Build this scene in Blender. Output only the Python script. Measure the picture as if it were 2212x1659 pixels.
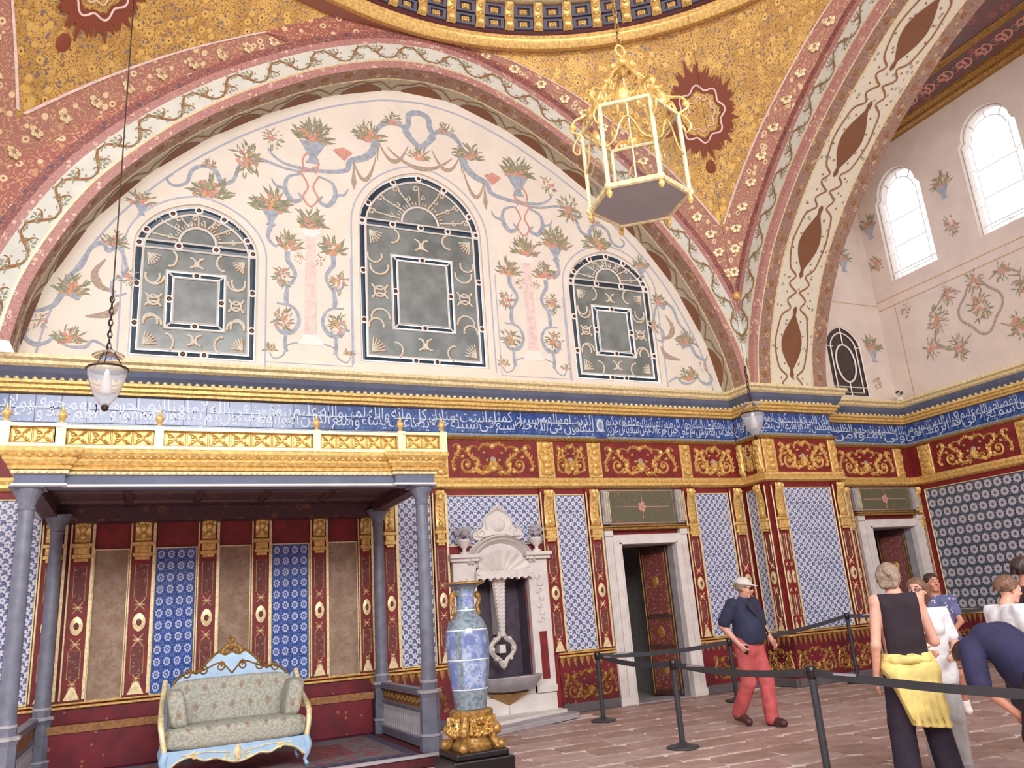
import bpy, bmesh, math, random
import numpy as np
from mathutils import Vector, Matrix
PI = math.pi
for o in list(bpy.data.objects):
    bpy.data.objects.remove(o)
SC = bpy.context.scene
COL = SC.collection

# ------------------------------------------------------------------ camera
cam = bpy.data.cameras.new('camera')
cam.sensor_fit = 'HORIZONTAL'; cam.sensor_width = 36.0
cam.lens = 36.0 * 1719.2 / 2212.0
cam.clip_end = 200
camo = bpy.data.objects.new('camera', cam); COL.objects.link(camo)
YAW, PITCH, ROLL = 0.438502, 0.279786, -0.075656
fw = Vector((math.sin(YAW)*math.cos(PITCH), math.cos(YAW)*math.cos(PITCH), math.sin(PITCH)))
rt = fw.cross(Vector((0, 0, 1))).normalized(); up = rt.cross(fw)
r2 = rt*math.cos(ROLL) + up*math.sin(ROLL); u2 = -rt*math.sin(ROLL) + up*math.cos(ROLL)
camo.matrix_world = Matrix(((r2.x, u2.x, -fw.x, 0), (r2.y, u2.y, -fw.y, 0), (r2.z, u2.z, -fw.z, 1.55), (0, 0, 0, 1)))
SC.camera = camo

# ------------------------------------------------------------------ daylight and exposure
W = bpy.data.worlds.new('sky'); SC.world = W; W.use_nodes = True
bg = W.node_tree.nodes['Background']
bg.inputs[0].default_value = (0.93, 0.96, 1.0, 1); bg.inputs[1].default_value = 1.55
# daylight of the tall windows in the bays behind and to the left of the camera
def area(name, loc, rot, sx, sy, power, col=(1, .97, .93)):
    l = bpy.data.lights.new(name, 'AREA'); l.shape = 'RECTANGLE'; l.size = sx; l.size_y = sy
    l.energy = power; l.color = col
    o = bpy.data.objects.new(name, l); COL.objects.link(o); o.location = loc; o.rotation_euler = rot
    return o
area('window_daylight', (0.5, -6.5, 8.8), (math.radians(68), 0, math.radians(-14)), 10, 4, 1500)
vs = SC.view_settings
vs.view_transform = 'Standard'; vs.look = 'None'; vs.gamma = 1.0; vs.use_curve_mapping = False
vs.exposure = 0.48

# ------------------------------------------------------------------ object helpers
def link(o, parent=None):
    COL.objects.link(o)
    if parent is not None:
        o.parent = parent
        if parent.name in WB: o.matrix_parent_inverse = Matrix.Translation(-parent.location)
    return o
WB = set()                     # things whose parts are built at their place in the room
def wempty(name, loc):
    o = empty(name, loc); WB.add(o.name); return o
def tag(o, label=None, cat=None, group=None, kind=None):
    if label: o['label'] = label
    if cat: o['category'] = cat
    if group: o['group'] = group
    if kind: o['kind'] = kind
    return o
def empty(name, loc=(0, 0, 0), rz=0):
    o = bpy.data.objects.new(name, None); o.empty_display_size = .1
    o.location = loc; o.rotation_euler = (0, 0, rz); COL.objects.link(o); return o
def copy_tree(o, parent=None):
    c = o.copy(); COL.objects.link(c); c.parent = parent
    for ch in list(o.children): copy_tree(ch, c)
    return c
def inst(o, loc, rz=0, parent=None, scale=None):
    c = o.copy(); COL.objects.link(c); c.location = loc; c.rotation_euler = (0, 0, rz)
    if parent is not None: c.parent = parent
    if scale: c.scale = scale
    return c

class MB:
    """collects geometry; build() links it as one mesh object"""
    def __init__(s):
        s.v = []; s.f = []; s.m = []; s.uv = {}
        s.cur = 0
    def add(s, vs, fs, uvs=None):
        b = len(s.v); s.v += [tuple(p) for p in vs]
        for k, f in enumerate(fs):
            if uvs is not None: s.uv[len(s.f)] = [uvs[i] for i in f]
            s.f.append([i + b for i in f]); s.m.append(s.cur)
        return s
    def box(s, x0, x1, y0, y1, z0, z1):
        if x0 > x1: x0, x1 = x1, x0
        if y0 > y1: y0, y1 = y1, y0
        if z0 > z1: z0, z1 = z1, z0
        return s.add([(x0,y0,z0),(x1,y0,z0),(x1,y1,z0),(x0,y1,z0),(x0,y0,z1),(x1,y0,z1),(x1,y1,z1),(x0,y1,z1)],
                     [(3,2,1,0),(4,5,6,7),(0,1,5,4),(1,2,6,5),(2,3,7,6),(3,0,4,7)])
    def fbox(s, F, a0, a1, b0, b1, c0, c1, ch=0.0):
        """box in a frame, with an optional chamfer towards its face c1"""
        v = [F(a0,b0,c0),F(a1,b0,c0),F(a1,b1,c0),F(a0,b1,c0)]
        if ch:
            m = c1 - ch
            v += [F(a0,b0,m),F(a1,b0,m),F(a1,b1,m),F(a0,b1,m)]
            v += [F(a0+ch,b0+ch,c1),F(a1-ch,b0+ch,c1),F(a1-ch,b1-ch,c1),F(a0+ch,b1-ch,c1)]
            f = [(8,9,10,11),(3,2,1,0)] + [(i,(i+1)%4,4+(i+1)%4,4+i) for i in range(4)] + [(4+i,4+(i+1)%4,8+(i+1)%4,8+i) for i in range(4)]
        else:
            v += [F(a0,b0,c1),F(a1,b0,c1),F(a1,b1,c1),F(a0,b1,c1)]
            f = [(4,5,6,7),(3,2,1,0)] + [(i,(i+1)%4,4+(i+1)%4,4+i) for i in range(4)]
        return s.add(v, f)
    def lathe(s, prof, n=24, c=(0,0,0), sx=1, sy=1, a0=0, a1=2*PI, rot=0, caps=True):
        full = abs(a1-a0-2*PI) < 1e-6
        k = n if full else n+1
        vs = []
        for (r, z) in prof:
            for i in range(k):
                a = a0 + (a1-a0)*i/n + rot
                vs.append((c[0]+r*sx*math.cos(a), c[1]+r*sy*math.sin(a), c[2]+z))
        fs = []
        for j in range(len(prof)-1):
            for i in range(n):
                i2 = (i+1) % k
                fs.append((j*k+i, j*k+i2, (j+1)*k+i2, (j+1)*k+i))
        if full and caps:
            if prof[0][0] > 1e-5: fs.append(tuple(range(k-1, -1, -1)))
            if prof[-1][0] > 1e-5: fs.append(tuple((len(prof)-1)*k+i for i in range(k)))
        return s.add(vs, fs)
    def tube(s, pts, r, n=8, closed=False):
        pts = [Vector(p) for p in pts]; N = len(pts)
        rs = r if isinstance(r, (list, tuple)) else [r]*N
        vs = []; fs = []; ref = None
        for i, p in enumerate(pts):
            if closed: t = pts[(i+1) % N] - pts[i-1]
            else: t = pts[min(i+1, N-1)] - pts[max(i-1, 0)]
            t.normalize()
            if ref is None:
                ref = t.orthogonal().normalized()
            else:
                ref = (ref - t*ref.dot(t))
                ref = ref.normalized() if ref.length > 1e-6 else t.orthogonal().normalized()
            b = t.cross(ref)
            for k in range(n):
                a = 2*PI*k/n
                vs.append(p + (ref*math.cos(a) + b*math.sin(a))*rs[i])
        for i in range(N if closed else N-1):
            j = (i+1) % N
            for k in range(n):
                k2 = (k+1) % n
                fs.append((i*n+k, i*n+k2, j*n+k2, j*n+k))
        if not closed:
            fs.append(tuple(range(n-1, -1, -1))); fs.append(tuple((N-1)*n+k for k in range(n)))
        return s.add(vs, fs)
    def ball(s, c, r, n=10, m=7, sc=(1,1,1)):
        prof = [(max(1e-6, r*math.sin(PI*j/m)), -r*math.cos(PI*j/m)) for j in range(m+1)]
        vs = []
        for (q, z) in prof:
            for i in range(n):
                a = 2*PI*i/n
                vs.append((c[0]+q*math.cos(a)*sc[0], c[1]+q*math.sin(a)*sc[1], c[2]+z*sc[2]))
        fs = [(j*n+i, j*n+(i+1)%n, (j+1)*n+(i+1)%n, (j+1)*n+i) for j in range(m) for i in range(n)]
        return s.add(vs, fs)
    # --- drawing on a surface: F maps (a, b, height) to a point
    def stroke(s, F, pts, w, h=0.0, c0=0.0, closed=False):
        N = len(pts)
        if N < 2: return s
        ws = w if isinstance(w, (list, tuple)) else [w]*N
        vs = []; fs = []; q = 3 if h else 2
        if not h: s.cnt = getattr(s, 'cnt', 0)+1
        cb = c0+(getattr(s, 'cnt', 0) % 30)*.0001
        for i, p in enumerate(pts):
            if closed: a, b = pts[i-1], pts[(i+1) % N]
            else: a, b = pts[max(i-1, 0)], pts[min(i+1, N-1)]
            tx, ty = b[0]-a[0], b[1]-a[1]; l = math.hypot(tx, ty) or 1
            nx, ny = -ty/l*ws[i]/2, tx/l*ws[i]/2
            if not h: c0 = cb+.0012*i/N
            if h: vs += [F(p[0]-nx, p[1]-ny, c0), F(p[0], p[1], c0+h), F(p[0]+nx, p[1]+ny, c0)]
            else: vs += [F(p[0]-nx, p[1]-ny, c0), F(p[0]+nx, p[1]+ny, c0)]
        for i in range(N if closed else N-1):
            j = (i+1) % N
            for k in range(q-1):
                fs.append((i*q+k, j*q+k, j*q+k+1, i*q+k+1))
        return s.add(vs, fs)
    def blob(s, F, a, b, ra, rb, h, ang=0, n=8, c0=0.0):
        ca, sa = math.cos(ang), math.sin(ang)
        vs = [F(a, b, c0+h)]
        for q, hh in ((.62, .75), (1, 0)):
            for i in range(n):
                t = 2*PI*i/n; x, y = ra*q*math.cos(t), rb*q*math.sin(t)
                vs.append(F(a+x*ca-y*sa, b+x*sa+y*ca, c0+h*hh))
        fs = [(0, 1+i, 1+(i+1)%n) for i in range(n)] + [(1+i, n+1+i, n+1+(i+1)%n, 1+(i+1)%n) for i in range(n)]
        return s.add(vs, fs)
    def poly(s, F, pts, c=0.0):
        return s.add([F(p[0], p[1], c) for p in pts], [tuple(range(len(pts)))])
    def prism(s, F, pts, c0, c1):
        n = len(pts)
        return s.add([F(p[0], p[1], c0) for p in pts] + [F(p[0], p[1], c1) for p in pts],
                     [tuple(range(n-1, -1, -1)), tuple(range(n, 2*n))] + [(i, (i+1)%n, n+(i+1)%n, n+i) for i in range(n)])
    def build(s, name, mats, parent=None, smooth=False, bevel=0, fix=True):
        me = bpy.data.meshes.new(name)
        me.from_pydata([tuple(p) for p in s.v], [], s.f)
        if not isinstance(mats, (list, tuple)): mats = [mats]
        for m in mats: me.materials.append(m)
        if len(mats) > 1: me.polygons.foreach_set('material_index', s.m)
        if s.uv:
            ul = me.uv_layers.new(name='UVMap')
            for k, u in s.uv.items():
                for li, q in zip(me.polygons[k].loop_indices, u): ul.data[li].uv = q
        if fix:
            bm = bmesh.new(); bm.from_mesh(me); bmesh.ops.recalc_face_normals(bm, faces=bm.faces); bm.to_mesh(me); bm.free()
        if smooth:
            me.polygons.foreach_set('use_smooth', [True]*len(me.polygons))
            if smooth != 'full':
                try: me.set_sharp_from_angle(angle=math.radians(40))
                except Exception: pass
        me.update()
        o = bpy.data.objects.new(name, me); link(o, parent)
        if bevel:
            b = o.modifiers.new('bevel', 'BEVEL'); b.width = bevel; b.segments = 2; b.limit_method = 'ANGLE'
        return o

def frame(o, u, v, n):
    o, u, v, n = Vector(o), Vector(u), Vector(v), Vector(n)
    return lambda a, b, c=0.0: o + u*a + v*b + n*c
def FY(y, off=0.0):          # wall facing the hall: a = world x, b = world z, height towards the camera
    return lambda a, b, c=0.0: Vector((a, y-off-c, b))
def FXm(x):                  # wall facing -x: a = world y
    return lambda a, b, c=0.0: Vector((x-c, a, b))
def shift(F, a0, b0, sa=1, sb=1, sc=1):
    return lambda a, b, c=0.0: F(a0+a*sa, b0+b*sb, c*sc)

# --- 2D drawing vocabulary
def arc(cx, cy, r, a0, a1, n=12, ry=None):
    ry = r if ry is None else ry
    return [(cx+r*math.cos(math.radians(a0+(a1-a0)*i/n)), cy+ry*math.sin(math.radians(a0+(a1-a0)*i/n))) for i in range(n+1)]
def spiral(cx, cy, r, a0, turns, d=1, n=18, inner=.18):
    out = []
    for i in range(n+1):
        t = i/n; a = math.radians(a0) + d*t*turns*2*PI; q = r*(1-t*(1-inner))
        out.append((cx+q*math.cos(a), cy+q*math.sin(a)))
    return out
def bez(p0, p1, p2, p3, n=12):
    out = []
    for i in range(n+1):
        t = i/n; m = 1-t
        out.append(tuple(m*m*m*p0[k]+3*m*m*t*p1[k]+3*m*t*t*p2[k]+t*t*t*p3[k] for k in (0, 1)))
    return out
def smooth_pts(pts, n=6, closed=False):
    out = []; N = len(pts)
    rng = range(N) if closed else range(N-1)
    for i in rng:
        if closed: p = [pts[(i+k-1) % N] for k in range(4)]
        else: p = [pts[max(0, i-1)], pts[i], pts[i+1], pts[min(N-1, i+2)]]
        for k in range(n):
            t = k/n
            out.append(tuple(.5*((2*p[1][j])+(-p[0][j]+p[2][j])*t+(2*p[0][j]-5*p[1][j]+4*p[2][j]-p[3][j])*t*t+(-p[0][j]+3*p[1][j]-3*p[2][j]+p[3][j])*t**3) for j in (0, 1)))
    if not closed: out.append(tuple(pts[-1]))
    return out
def taper(n, w0, w1, wm=None):
    if wm is None: return [w0+(w1-w0)*i/(n-1) for i in range(n)]
    return [(w0+(wm-w0)*2*i/(n-1)) if i < n/2 else (wm+(w1-wm)*(2*i/(n-1)-1)) for i in range(n)]
def mir(pts): return [(-x, y) for x, y in pts]

# ------------------------------------------------------------------ materials: a tiny expression builder
class X:
    def __init__(s, nt, k): s.nt = nt; s.k = k
    def _m(s, op, *a):
        n = s.nt.nodes.new('ShaderNodeMath'); n.operation = op
        for i, v in enumerate((s,)+a):
            if isinstance(v, X): s.nt.links.new(v.k, n.inputs[i])
            else: n.inputs[i].default_value = v
        return X(s.nt, n.outputs[0])
    def __add__(s, o): return s._m('ADD', o)
    __radd__ = __add__
    def __sub__(s, o): return s._m('SUBTRACT', o)
    def __rsub__(s, o): return (s*-1.0)+o
    def __mul__(s, o): return s._m('MULTIPLY', o)
    __rmul__ = __mul__
    def __truediv__(s, o): return s._m('DIVIDE', o)
    def fract(s): return s._m('FRACT')
    def floor(s): return s._m('FLOOR')
    def sin(s): return s._m('SINE')
    def cos(s): return s._m('COSINE')
    def abs(s): return s._m('ABSOLUTE')
    def sqrt(s): return s._m('SQRT')
    def min(s, o): return s._m('MINIMUM', o)
    def max(s, o): return s._m('MAXIMUM', o)
    def lt(s, o): return s._m('LESS_THAN', o)
    def gt(s, o): return s._m('GREATER_THAN', o)
    def atan2(s, o): return s._m('ARCTAN2', o)
    def ss(s, a, b):                      # smoothstep
        n = s.nt.nodes.new('ShaderNodeMapRange'); n.interpolation_type = 'SMOOTHSTEP'
        s.nt.links.new(s.k, n.inputs[0]); n.inputs[1].default_value = a; n.inputs[2].default_value = b
        return X(s.nt, n.outputs[0])
class Mat:
    def __init__(s, name, rough=.6, metal=0.0, spec=.5):
        s.m = bpy.data.materials.new(name); s.m.use_nodes = True; s.nt = s.m.node_tree
        s.b = s.nt.nodes['Principled BSDF']
        s.b.inputs['Roughness'].default_value = rough; s.b.inputs['Metallic'].default_value = metal
        s.b.inputs['Specular IOR Level'].default_value = spec
        s.tc = s.nt.nodes.new('ShaderNodeTexCoord')
    def co(s, which='Object'):
        n = s.nt.nodes.new('ShaderNodeSeparateXYZ'); s.nt.links.new(s.tc.outputs[which], n.inputs[0])
        return [X(s.nt, n.outputs[i]) for i in range(3)]
    def vec(s, x, y, z=0.0):
        n = s.nt.nodes.new('ShaderNodeCombineXYZ')
        for i, v in enumerate((x, y, z)):
            if isinstance(v, X): s.nt.links.new(v.k, n.inputs[i])
            else: n.inputs[i].default_value = v
        return n.outputs[0]
    def noise(s, scale, detail=3, which='Object', vec=None, rough=.55):
        n = s.nt.nodes.new('ShaderNodeTexNoise'); n.inputs['Scale'].default_value = scale; n.inputs['Detail'].default_value = detail
        n.inputs['Roughness'].default_value = rough
        s.nt.links.new(vec if vec is not None else s.tc.outputs[which], n.inputs['Vector'])
        return X(s.nt, n.outputs[0])
    def voro(s, scale, which='Object', vec=None, feature='F1', rnd=1.0):
        n = s.nt.nodes.new('ShaderNodeTexVoronoi'); n.feature = feature; n.inputs['Scale'].default_value = scale
        n.inputs['Randomness'].default_value = rnd
        s.nt.links.new(vec if vec is not None else s.tc.outputs[which], n.inputs['Vector'])
        d = X(s.nt, n.outputs['Distance'])
        sep = s.nt.nodes.new('ShaderNodeSeparateColor'); s.nt.links.new(n.outputs['Color'], sep.inputs[0]) if feature != 'DISTANCE_TO_EDGE' else None
        return d, X(s.nt, sep.outputs[0])
    def mix(s, f, a, b):
        n = s.nt.nodes.new('ShaderNodeMix'); n.data_type = 'RGBA'
        for i, v in ((0, f), (6, a), (7, b)):
            if isinstance(v, X): s.nt.links.new(v.k, n.inputs[i])
            elif hasattr(v, 'is_linked'): s.nt.links.new(v, n.inputs[i])
            elif isinstance(v, (int, float)): n.inputs[i].default_value = v
            else: n.inputs[i].default_value = (*v[:3], 1)
        return n.outputs[2]
    def col(s, c):
        if hasattr(c, 'is_linked'): s.nt.links.new(c, s.b.inputs['Base Color'])
        else: s.b.inputs['Base Color'].default_value = (*c, 1)
        return s
    def rough(s, x): s.nt.links.new(x.k, s.b.inputs['Roughness']); return s
    def bump(s, x, strength=.3, dist=.01):
        n = s.nt.nodes.new('ShaderNodeBump'); n.inputs['Strength'].default_value = strength; n.inputs['Distance'].default_value = dist
        s.nt.links.new(x.k, n.inputs['Height']); s.nt.links.new(n.outputs[0], s.b.inputs['Normal']); return s
def sc3(c, k): return tuple(min(1, x*k) for x in c)
def plain(name, c, rough=.6, metal=0.0, var=.18, scale=9.0, bump=0.0, which='Object', spec=.5):
    m = Mat(name, rough, metal, spec); n = m.noise(scale, 4, which)
    m.col(m.mix(n.ss(.3, .7), sc3(c, 1-var), sc3(c, 1+var)))
    if bump: m.bump(n, bump, .01)
    return m.m
def ornament(name, base, c2, c3, scale, which='UV', rough=.6, metal=0.0, k=1.0, lines=True):
    """painted arabesque: small flowers (voronoi) and curling stems (bent noise contours)"""
    m = Mat(name, rough, metal)
    d, cc = m.voro(scale, which)
    d2, _ = m.voro(scale*2.3, which)
    n = m.noise(scale*.8, 2, which)
    stem = ((n*9.0).fract()-.5).abs()
    c = m.mix(stem.lt(.11*k) if lines else 0.0, base, c3)
    c = m.mix(d2.lt(.20*k), c, m.mix(.5, base, c2))
    c = m.mix(d.lt(.26*k), c, c2)
    c = m.mix(d.lt(.10), c, sc3(base, .6))
    w = m.noise(1.7, 3, which)
    c = m.mix(w.ss(.35, .75)*.25, c, base)
    m.col(c)
    return m.m
def L(r, g, b): return tuple(((c/255+.055)/1.055)**2.4 if c/255 > .04045 else c/255/12.92 for c in (r, g, b))
M = {}
M['plaster'] = plain('cream_plaster', L(232, 223, 210), .8, var=.04, scale=2.5)
M['plaster_r'] = plain('grey_cream_plaster', L(222, 208, 198), .8, var=.05, scale=2.5)
M['gold'] = plain('gilt', L(226, 190, 116), .38, .35, var=.26, scale=22, bump=.25)
M['gold_pale'] = plain('pale_gilt', L(238, 220, 172), .42, .3, var=.2, scale=22, bump=.15)
M['gold_dark'] = plain('old_gilt', L(164, 124, 66), .45, .4, var=.4, scale=30, bump=.3)
M['red'] = plain('oxblood_paint', L(126, 32, 34), .55, var=.22, scale=7)
M['red_dark'] = plain('dark_red_paint', L(84, 24, 30), .55, var=.25, scale=7)
M['blue_cove'] = plain('grey_blue_cove', L(92, 100, 124), .6, var=.12, scale=4)
M['marble'] = plain('white_marble', L(222, 216, 212), .45, var=.08, scale=5)
M['marble_grey'] = plain('grey_marble', L(168, 164, 170), .45, var=.14, scale=6)
M['column'] = plain('blue_grey_marble', L(112, 116, 132), .4, var=.16, scale=8)
M['skirt'] = plain('dark_stone', L(96, 90, 94), .6, var=.15, scale=6)
M['white'] = plain('white_stucco', L(238, 232, 226), .6, var=.03)
M['bar_blue'] = plain('dark_teal_bar', L(34, 52, 66), .35, var=.2)
M['boss'] = plain('dark_boss', L(70, 40, 30), .4)
M['black'] = plain('black_lacquer', L(26, 20, 24), .3, var=.2)
M['wood_dark'] = plain('dark_painted_wood', L(74, 44, 44), .5, var=.3, scale=12)
M['grey_wall'] = plain('grey_wall', L(150, 146, 144), .8, var=.1)
M['line_blue'] = plain('blue_grey_paint', L(176, 182, 200), .8, var=.08)
M['scroll_blue'] = plain('slate_blue_paint', L(164, 172, 184), .8, var=.18, scale=14)
M['p_red'] = plain('coral_paint', L(210, 152, 138), .8, var=.2, scale=30)
M['p_green'] = plain('olive_paint', L(150, 150, 124), .8, var=.25, scale=30)
M['p_orange'] = plain('ochre_paint', L(206, 162, 116), .8, var=.2, scale=30)
M['p_pink'] = plain('pink_paint', L(230, 206, 198), .8, var=.12, scale=12)
M['p_brown'] = plain('brown_paint', L(150, 106, 66), .8, var=.25, scale=25)
M['p_taupe'] = plain('taupe_paint', L(176, 158, 140), .8, var=.15, scale=20)
M['tracery'] = plain('pale_tracery', L(214, 210, 194), .6, var=.2, scale=40)
def glass_grey():
    m = Mat('grey_green_glass', .25); n = m.noise(3, 3); n2 = m.noise(60, 2)
    c = m.mix(n.ss(.3, .7), L(108, 114, 112), L(136, 142, 140)); m.col(c); m.bump(n2, .15, .005); return m.m
M['glass_grey'] = glass_grey()
M['glass_dark'] = plain('dark_glass', L(66, 54, 54), .2, var=.15, scale=12)
def clear_glass():
    m = Mat('clear_glass', .03); m.col((.96, .98, 1)); m.b.inputs['Transmission Weight'].default_value = 1.0; m.b.inputs['IOR'].default_value = 1.08; return m.m
M['glass'] = clear_glass()
def jar_glass():
    m = Mat('lamp_glass', .05); m.col((.92, .93, .95)); m.b.inputs['Transmission Weight'].default_value = .82; m.b.inputs['IOR'].default_value = 1.2; return m.m
M['jar'] = jar_glass()
# arch paint
M['b_pink'] = ornament('pink_band', L(186, 138, 130), L(220, 190, 172), L(160, 108, 104), 9)
M['b_brown'] = ornament('brown_band', L(160, 128, 112), L(196, 164, 128), L(132, 98, 86), 6)
M['b_dark'] = ornament('dark_band', L(140, 84, 80), L(100, 84, 92), L(176, 130, 116), 7)
M['b_white'] = plain('celadon_band', L(214, 216, 206), .75, var=.05, scale=4)
M['b_grey'] = ornament('grey_floral_band', L(176, 170, 154), L(150, 140, 130), L(190, 172, 134), 6, k=.8)
M['b_red'] = ornament('red_floral_border', L(172, 120, 106), L(232, 208, 164), L(204, 160, 122), 6)
M['b_red_o'] = ornament('red_floral_masonry', L(164, 100, 90), L(232, 208, 164), L(200, 152, 112), 5, which='Object')
M['b_cream'] = ornament('cream_floral_ground', L(224, 216, 196), L(150, 146, 140), L(186, 170, 130), 6.5, lines=False, k=.75)
M['lobe'] = ornament('brown_cartouche', L(154, 104, 64), L(196, 146, 84), L(124, 80, 54), 9)
M['b_low'] = ornament('grey_cartouche_ground', L(158, 148, 136), L(140, 110, 90), L(180, 150, 110), 6)
def gold_arabesque():
    m = Mat('gold_arabesque', .42, .35)
    n = m.noise(5.5, 3, 'UV'); n1 = m.noise(2.2, 2, 'UV')
    d, cc = m.voro(7.0, 'UV'); d2, c2 = m.voro(15, 'UV')
    st = ((n*11.0).fract()-.5).abs()
    base = m.mix(n1.ss(.4, .62), L(226, 186, 108), L(204, 162, 92))
    c = m.mix(st.lt(.15), base, L(166, 126, 76))
    c = m.mix((d2.lt(.30))*(c2.gt(.55)), c, L(136, 124, 132))
    c = m.mix(d.lt(.34)*(cc.gt(.35)), c, L(232, 194, 112))
    c = m.mix(d.lt(.10), c, L(120, 76, 46))
    m.col(c); m.bump(st.ss(.1, .3), .2, .01); return m.m
M['pend'] = gold_arabesque()
M['star'] = ornament('red_star_paint', L(160, 84, 52), L(206, 150, 84), L(130, 64, 44), 9)
M['ceil_red'] = ornament('red_green_vault_paint', L(120, 78, 80), L(150, 96, 92), L(92, 98, 92), 3.2, which='Object')
M['dome_red'] = ornament('red_gold_dome_paint', L(176, 104, 84), L(220, 176, 96), L(150, 80, 70), 2.5, which='Object')
# tiles
def tile_ring(ax):
    m = Mat('blue_rosette_tile', .22); g = m.co('Generated'); u, v = g[ax]*2.0, g[2]*2.0
    a, b = u.fract()-.5, v.fract()-.5
    r = (a*a+b*b).sqrt(); th = b.atan2(a); pet = (th*8.0).cos()*.045
    n = m.noise(24, 3)
    c = m.mix(n.ss(.35, .65), L(44, 78, 150), L(74, 108, 186))
    ca, cb = (u+.5).fract()-.5, (v+.5).fract()-.5
    rc = (ca*ca+cb*cb).sqrt()
    c = m.mix(rc.lt(.14)*rc.gt(.07), c, L(110, 140, 190)); c = m.mix(rc.lt(.06), c, L(40, 90, 120))
    c = m.mix((r+pet).lt(.34), c, L(198, 208, 236)); c = m.mix((r-pet).lt(.19), c, L(58, 86, 156)); c = m.mix(r.lt(.08), c, L(180, 196, 226))
    m.col(c); return m.m
def tile_lattice(ax):
    m = Mat('blue_white_lattice_tile', .25); g = m.co('Generated'); u, v = g[ax], g[2]
    s, t = (u+v)*2.0, (u-v)*2.0
    a, b = s.fract()-.5, t.fract()-.5
    r = (a*a+b*b).sqrt(); th = b.atan2(a); pet = (th*5.0).cos()*.06
    n = m.noise(30, 3)
    c = m.mix(n.ss(.35, .65), L(52, 72, 122), L(84, 106, 156))
    c = m.mix((r+pet).lt(.43), c, m.mix(n.ss(.3, .7), L(206, 208, 224), L(222, 222, 232))); c = m.mix(r.lt(.12), c, L(122, 136, 176))
    c = m.mix((a.abs().max(b.abs())).gt(.475), c, L(150, 162, 198))
    m.col(c); return m.m
def tile_star(ax):
    m = Mat('dark_rosette_tile', .25); g = m.co('Generated'); u, v = g[ax]*2.0, g[2]*2.0
    u = u+(v.floor()*.5)
    a, b = u.fract()-.5, v.fract()-.5
    r = (a*a+b*b).sqrt(); th = b.atan2(a); pet = (th*10.0).cos()*.035
    ca, cb = (u+.5).fract()-.5, v.fract()-.5
    rc = (ca*ca+cb*cb).sqrt(); pc = (cb.atan2(ca)*8.0).cos()*.03
    n = m.noise(26, 3)
    c = m.mix(n.ss(.35, .65), L(74, 82, 100), L(98, 106, 122))
    c = m.mix((r+pet).lt(.40), c, L(198, 196, 198)); c = m.mix((r-pet).lt(.2), c, L(150, 152, 172)); c = m.mix(r.lt(.1), c, L(90, 86, 104))
    c = m.mix((rc+pc).lt(.10), c, L(62, 64, 88))
    m.col(c); return m.m
M['t_ring'] = tile_ring(0); M['t_lat'] = tile_lattice(0); M['t_lat_y'] = tile_lattice(1); M['t_star_y'] = tile_star(1); M['t_lat_left'] = M['t_lat']
def tile_script():
    m = Mat('cobalt_inscription_tile', .18); n = m.noise(9, 4); d, cc = m.voro(16)
    c = m.mix(n.ss(.35, .68), L(34, 60, 128), L(58, 92, 158))
    c = m.mix(d.lt(.22)*cc.gt(.5), c, L(96, 140, 176)); m.col(c); return m.m
M['t_script'] = tile_script()
M['t_border'] = ornament('grey_blue_tile_border', L(128, 148, 168), L(176, 190, 200), L(96, 118, 146), 12, which='Object', rough=.25)
M['script_white'] = plain('white_glaze', L(196, 208, 226), .3, var=.03)
def velvet():
    m = Mat('brown_brocade', .85); n = m.noise(5, 4); n2 = m.noise(26, 2)
    c = m.mix(n.ss(.35, .65), L(150, 122, 104), L(170, 146, 128)); c = m.mix(n2.ss(.55, .62)*.5, c, L(132, 110, 70)); m.col(c); return m.m
M['brocade'] = velvet()
def dado():
    m = Mat('crimson_dado', .6); n = m.noise(4, 3); d, cc = m.voro(9)
    c = m.mix(n.ss(.35, .65), L(118, 24, 38), L(92, 20, 34)); c = m.mix(d.lt(.18)*cc.gt(.6), c, L(150, 96, 60)); m.col(c); return m.m
M['dado'] = dado()
M['pil_panel'] = ornament('pilaster_arabesque', L(104, 40, 42), L(150, 110, 110), L(140, 84, 60), 16, which='Object')
M['green_panel'] = ornament('green_overdoor_paint', L(104, 100, 78), L(140, 104, 70), L(84, 92, 74), 6, which='Object', k=.8)
M['soffit'] = ornament('dark_soffit_paint', L(78, 42, 46), L(110, 70, 50), L(56, 40, 56), 5, which='Object')
def stone(name, c):
    m = Mat(name, .55); n = m.noise(5, 4); n2 = m.noise(40, 2)
    k = m.mix(n.ss(.3, .7), sc3(c, .82), sc3(c, 1.15)); k = m.mix(n2.ss(.55, .75)*.3, k, L(206, 180, 176)); m.col(k); m.bump(n, .15, .01); return m.m
M['flag'] = [stone('flagstone_%s' % n, c) for n, c in (('rose', L(168, 138, 130)), ('brown', L(156, 128, 118)), ('grey', L(174, 150, 144)))]
M['mortar'] = plain('pale_mortar', L(222, 208, 202), .8, var=.08, scale=20)
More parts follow.
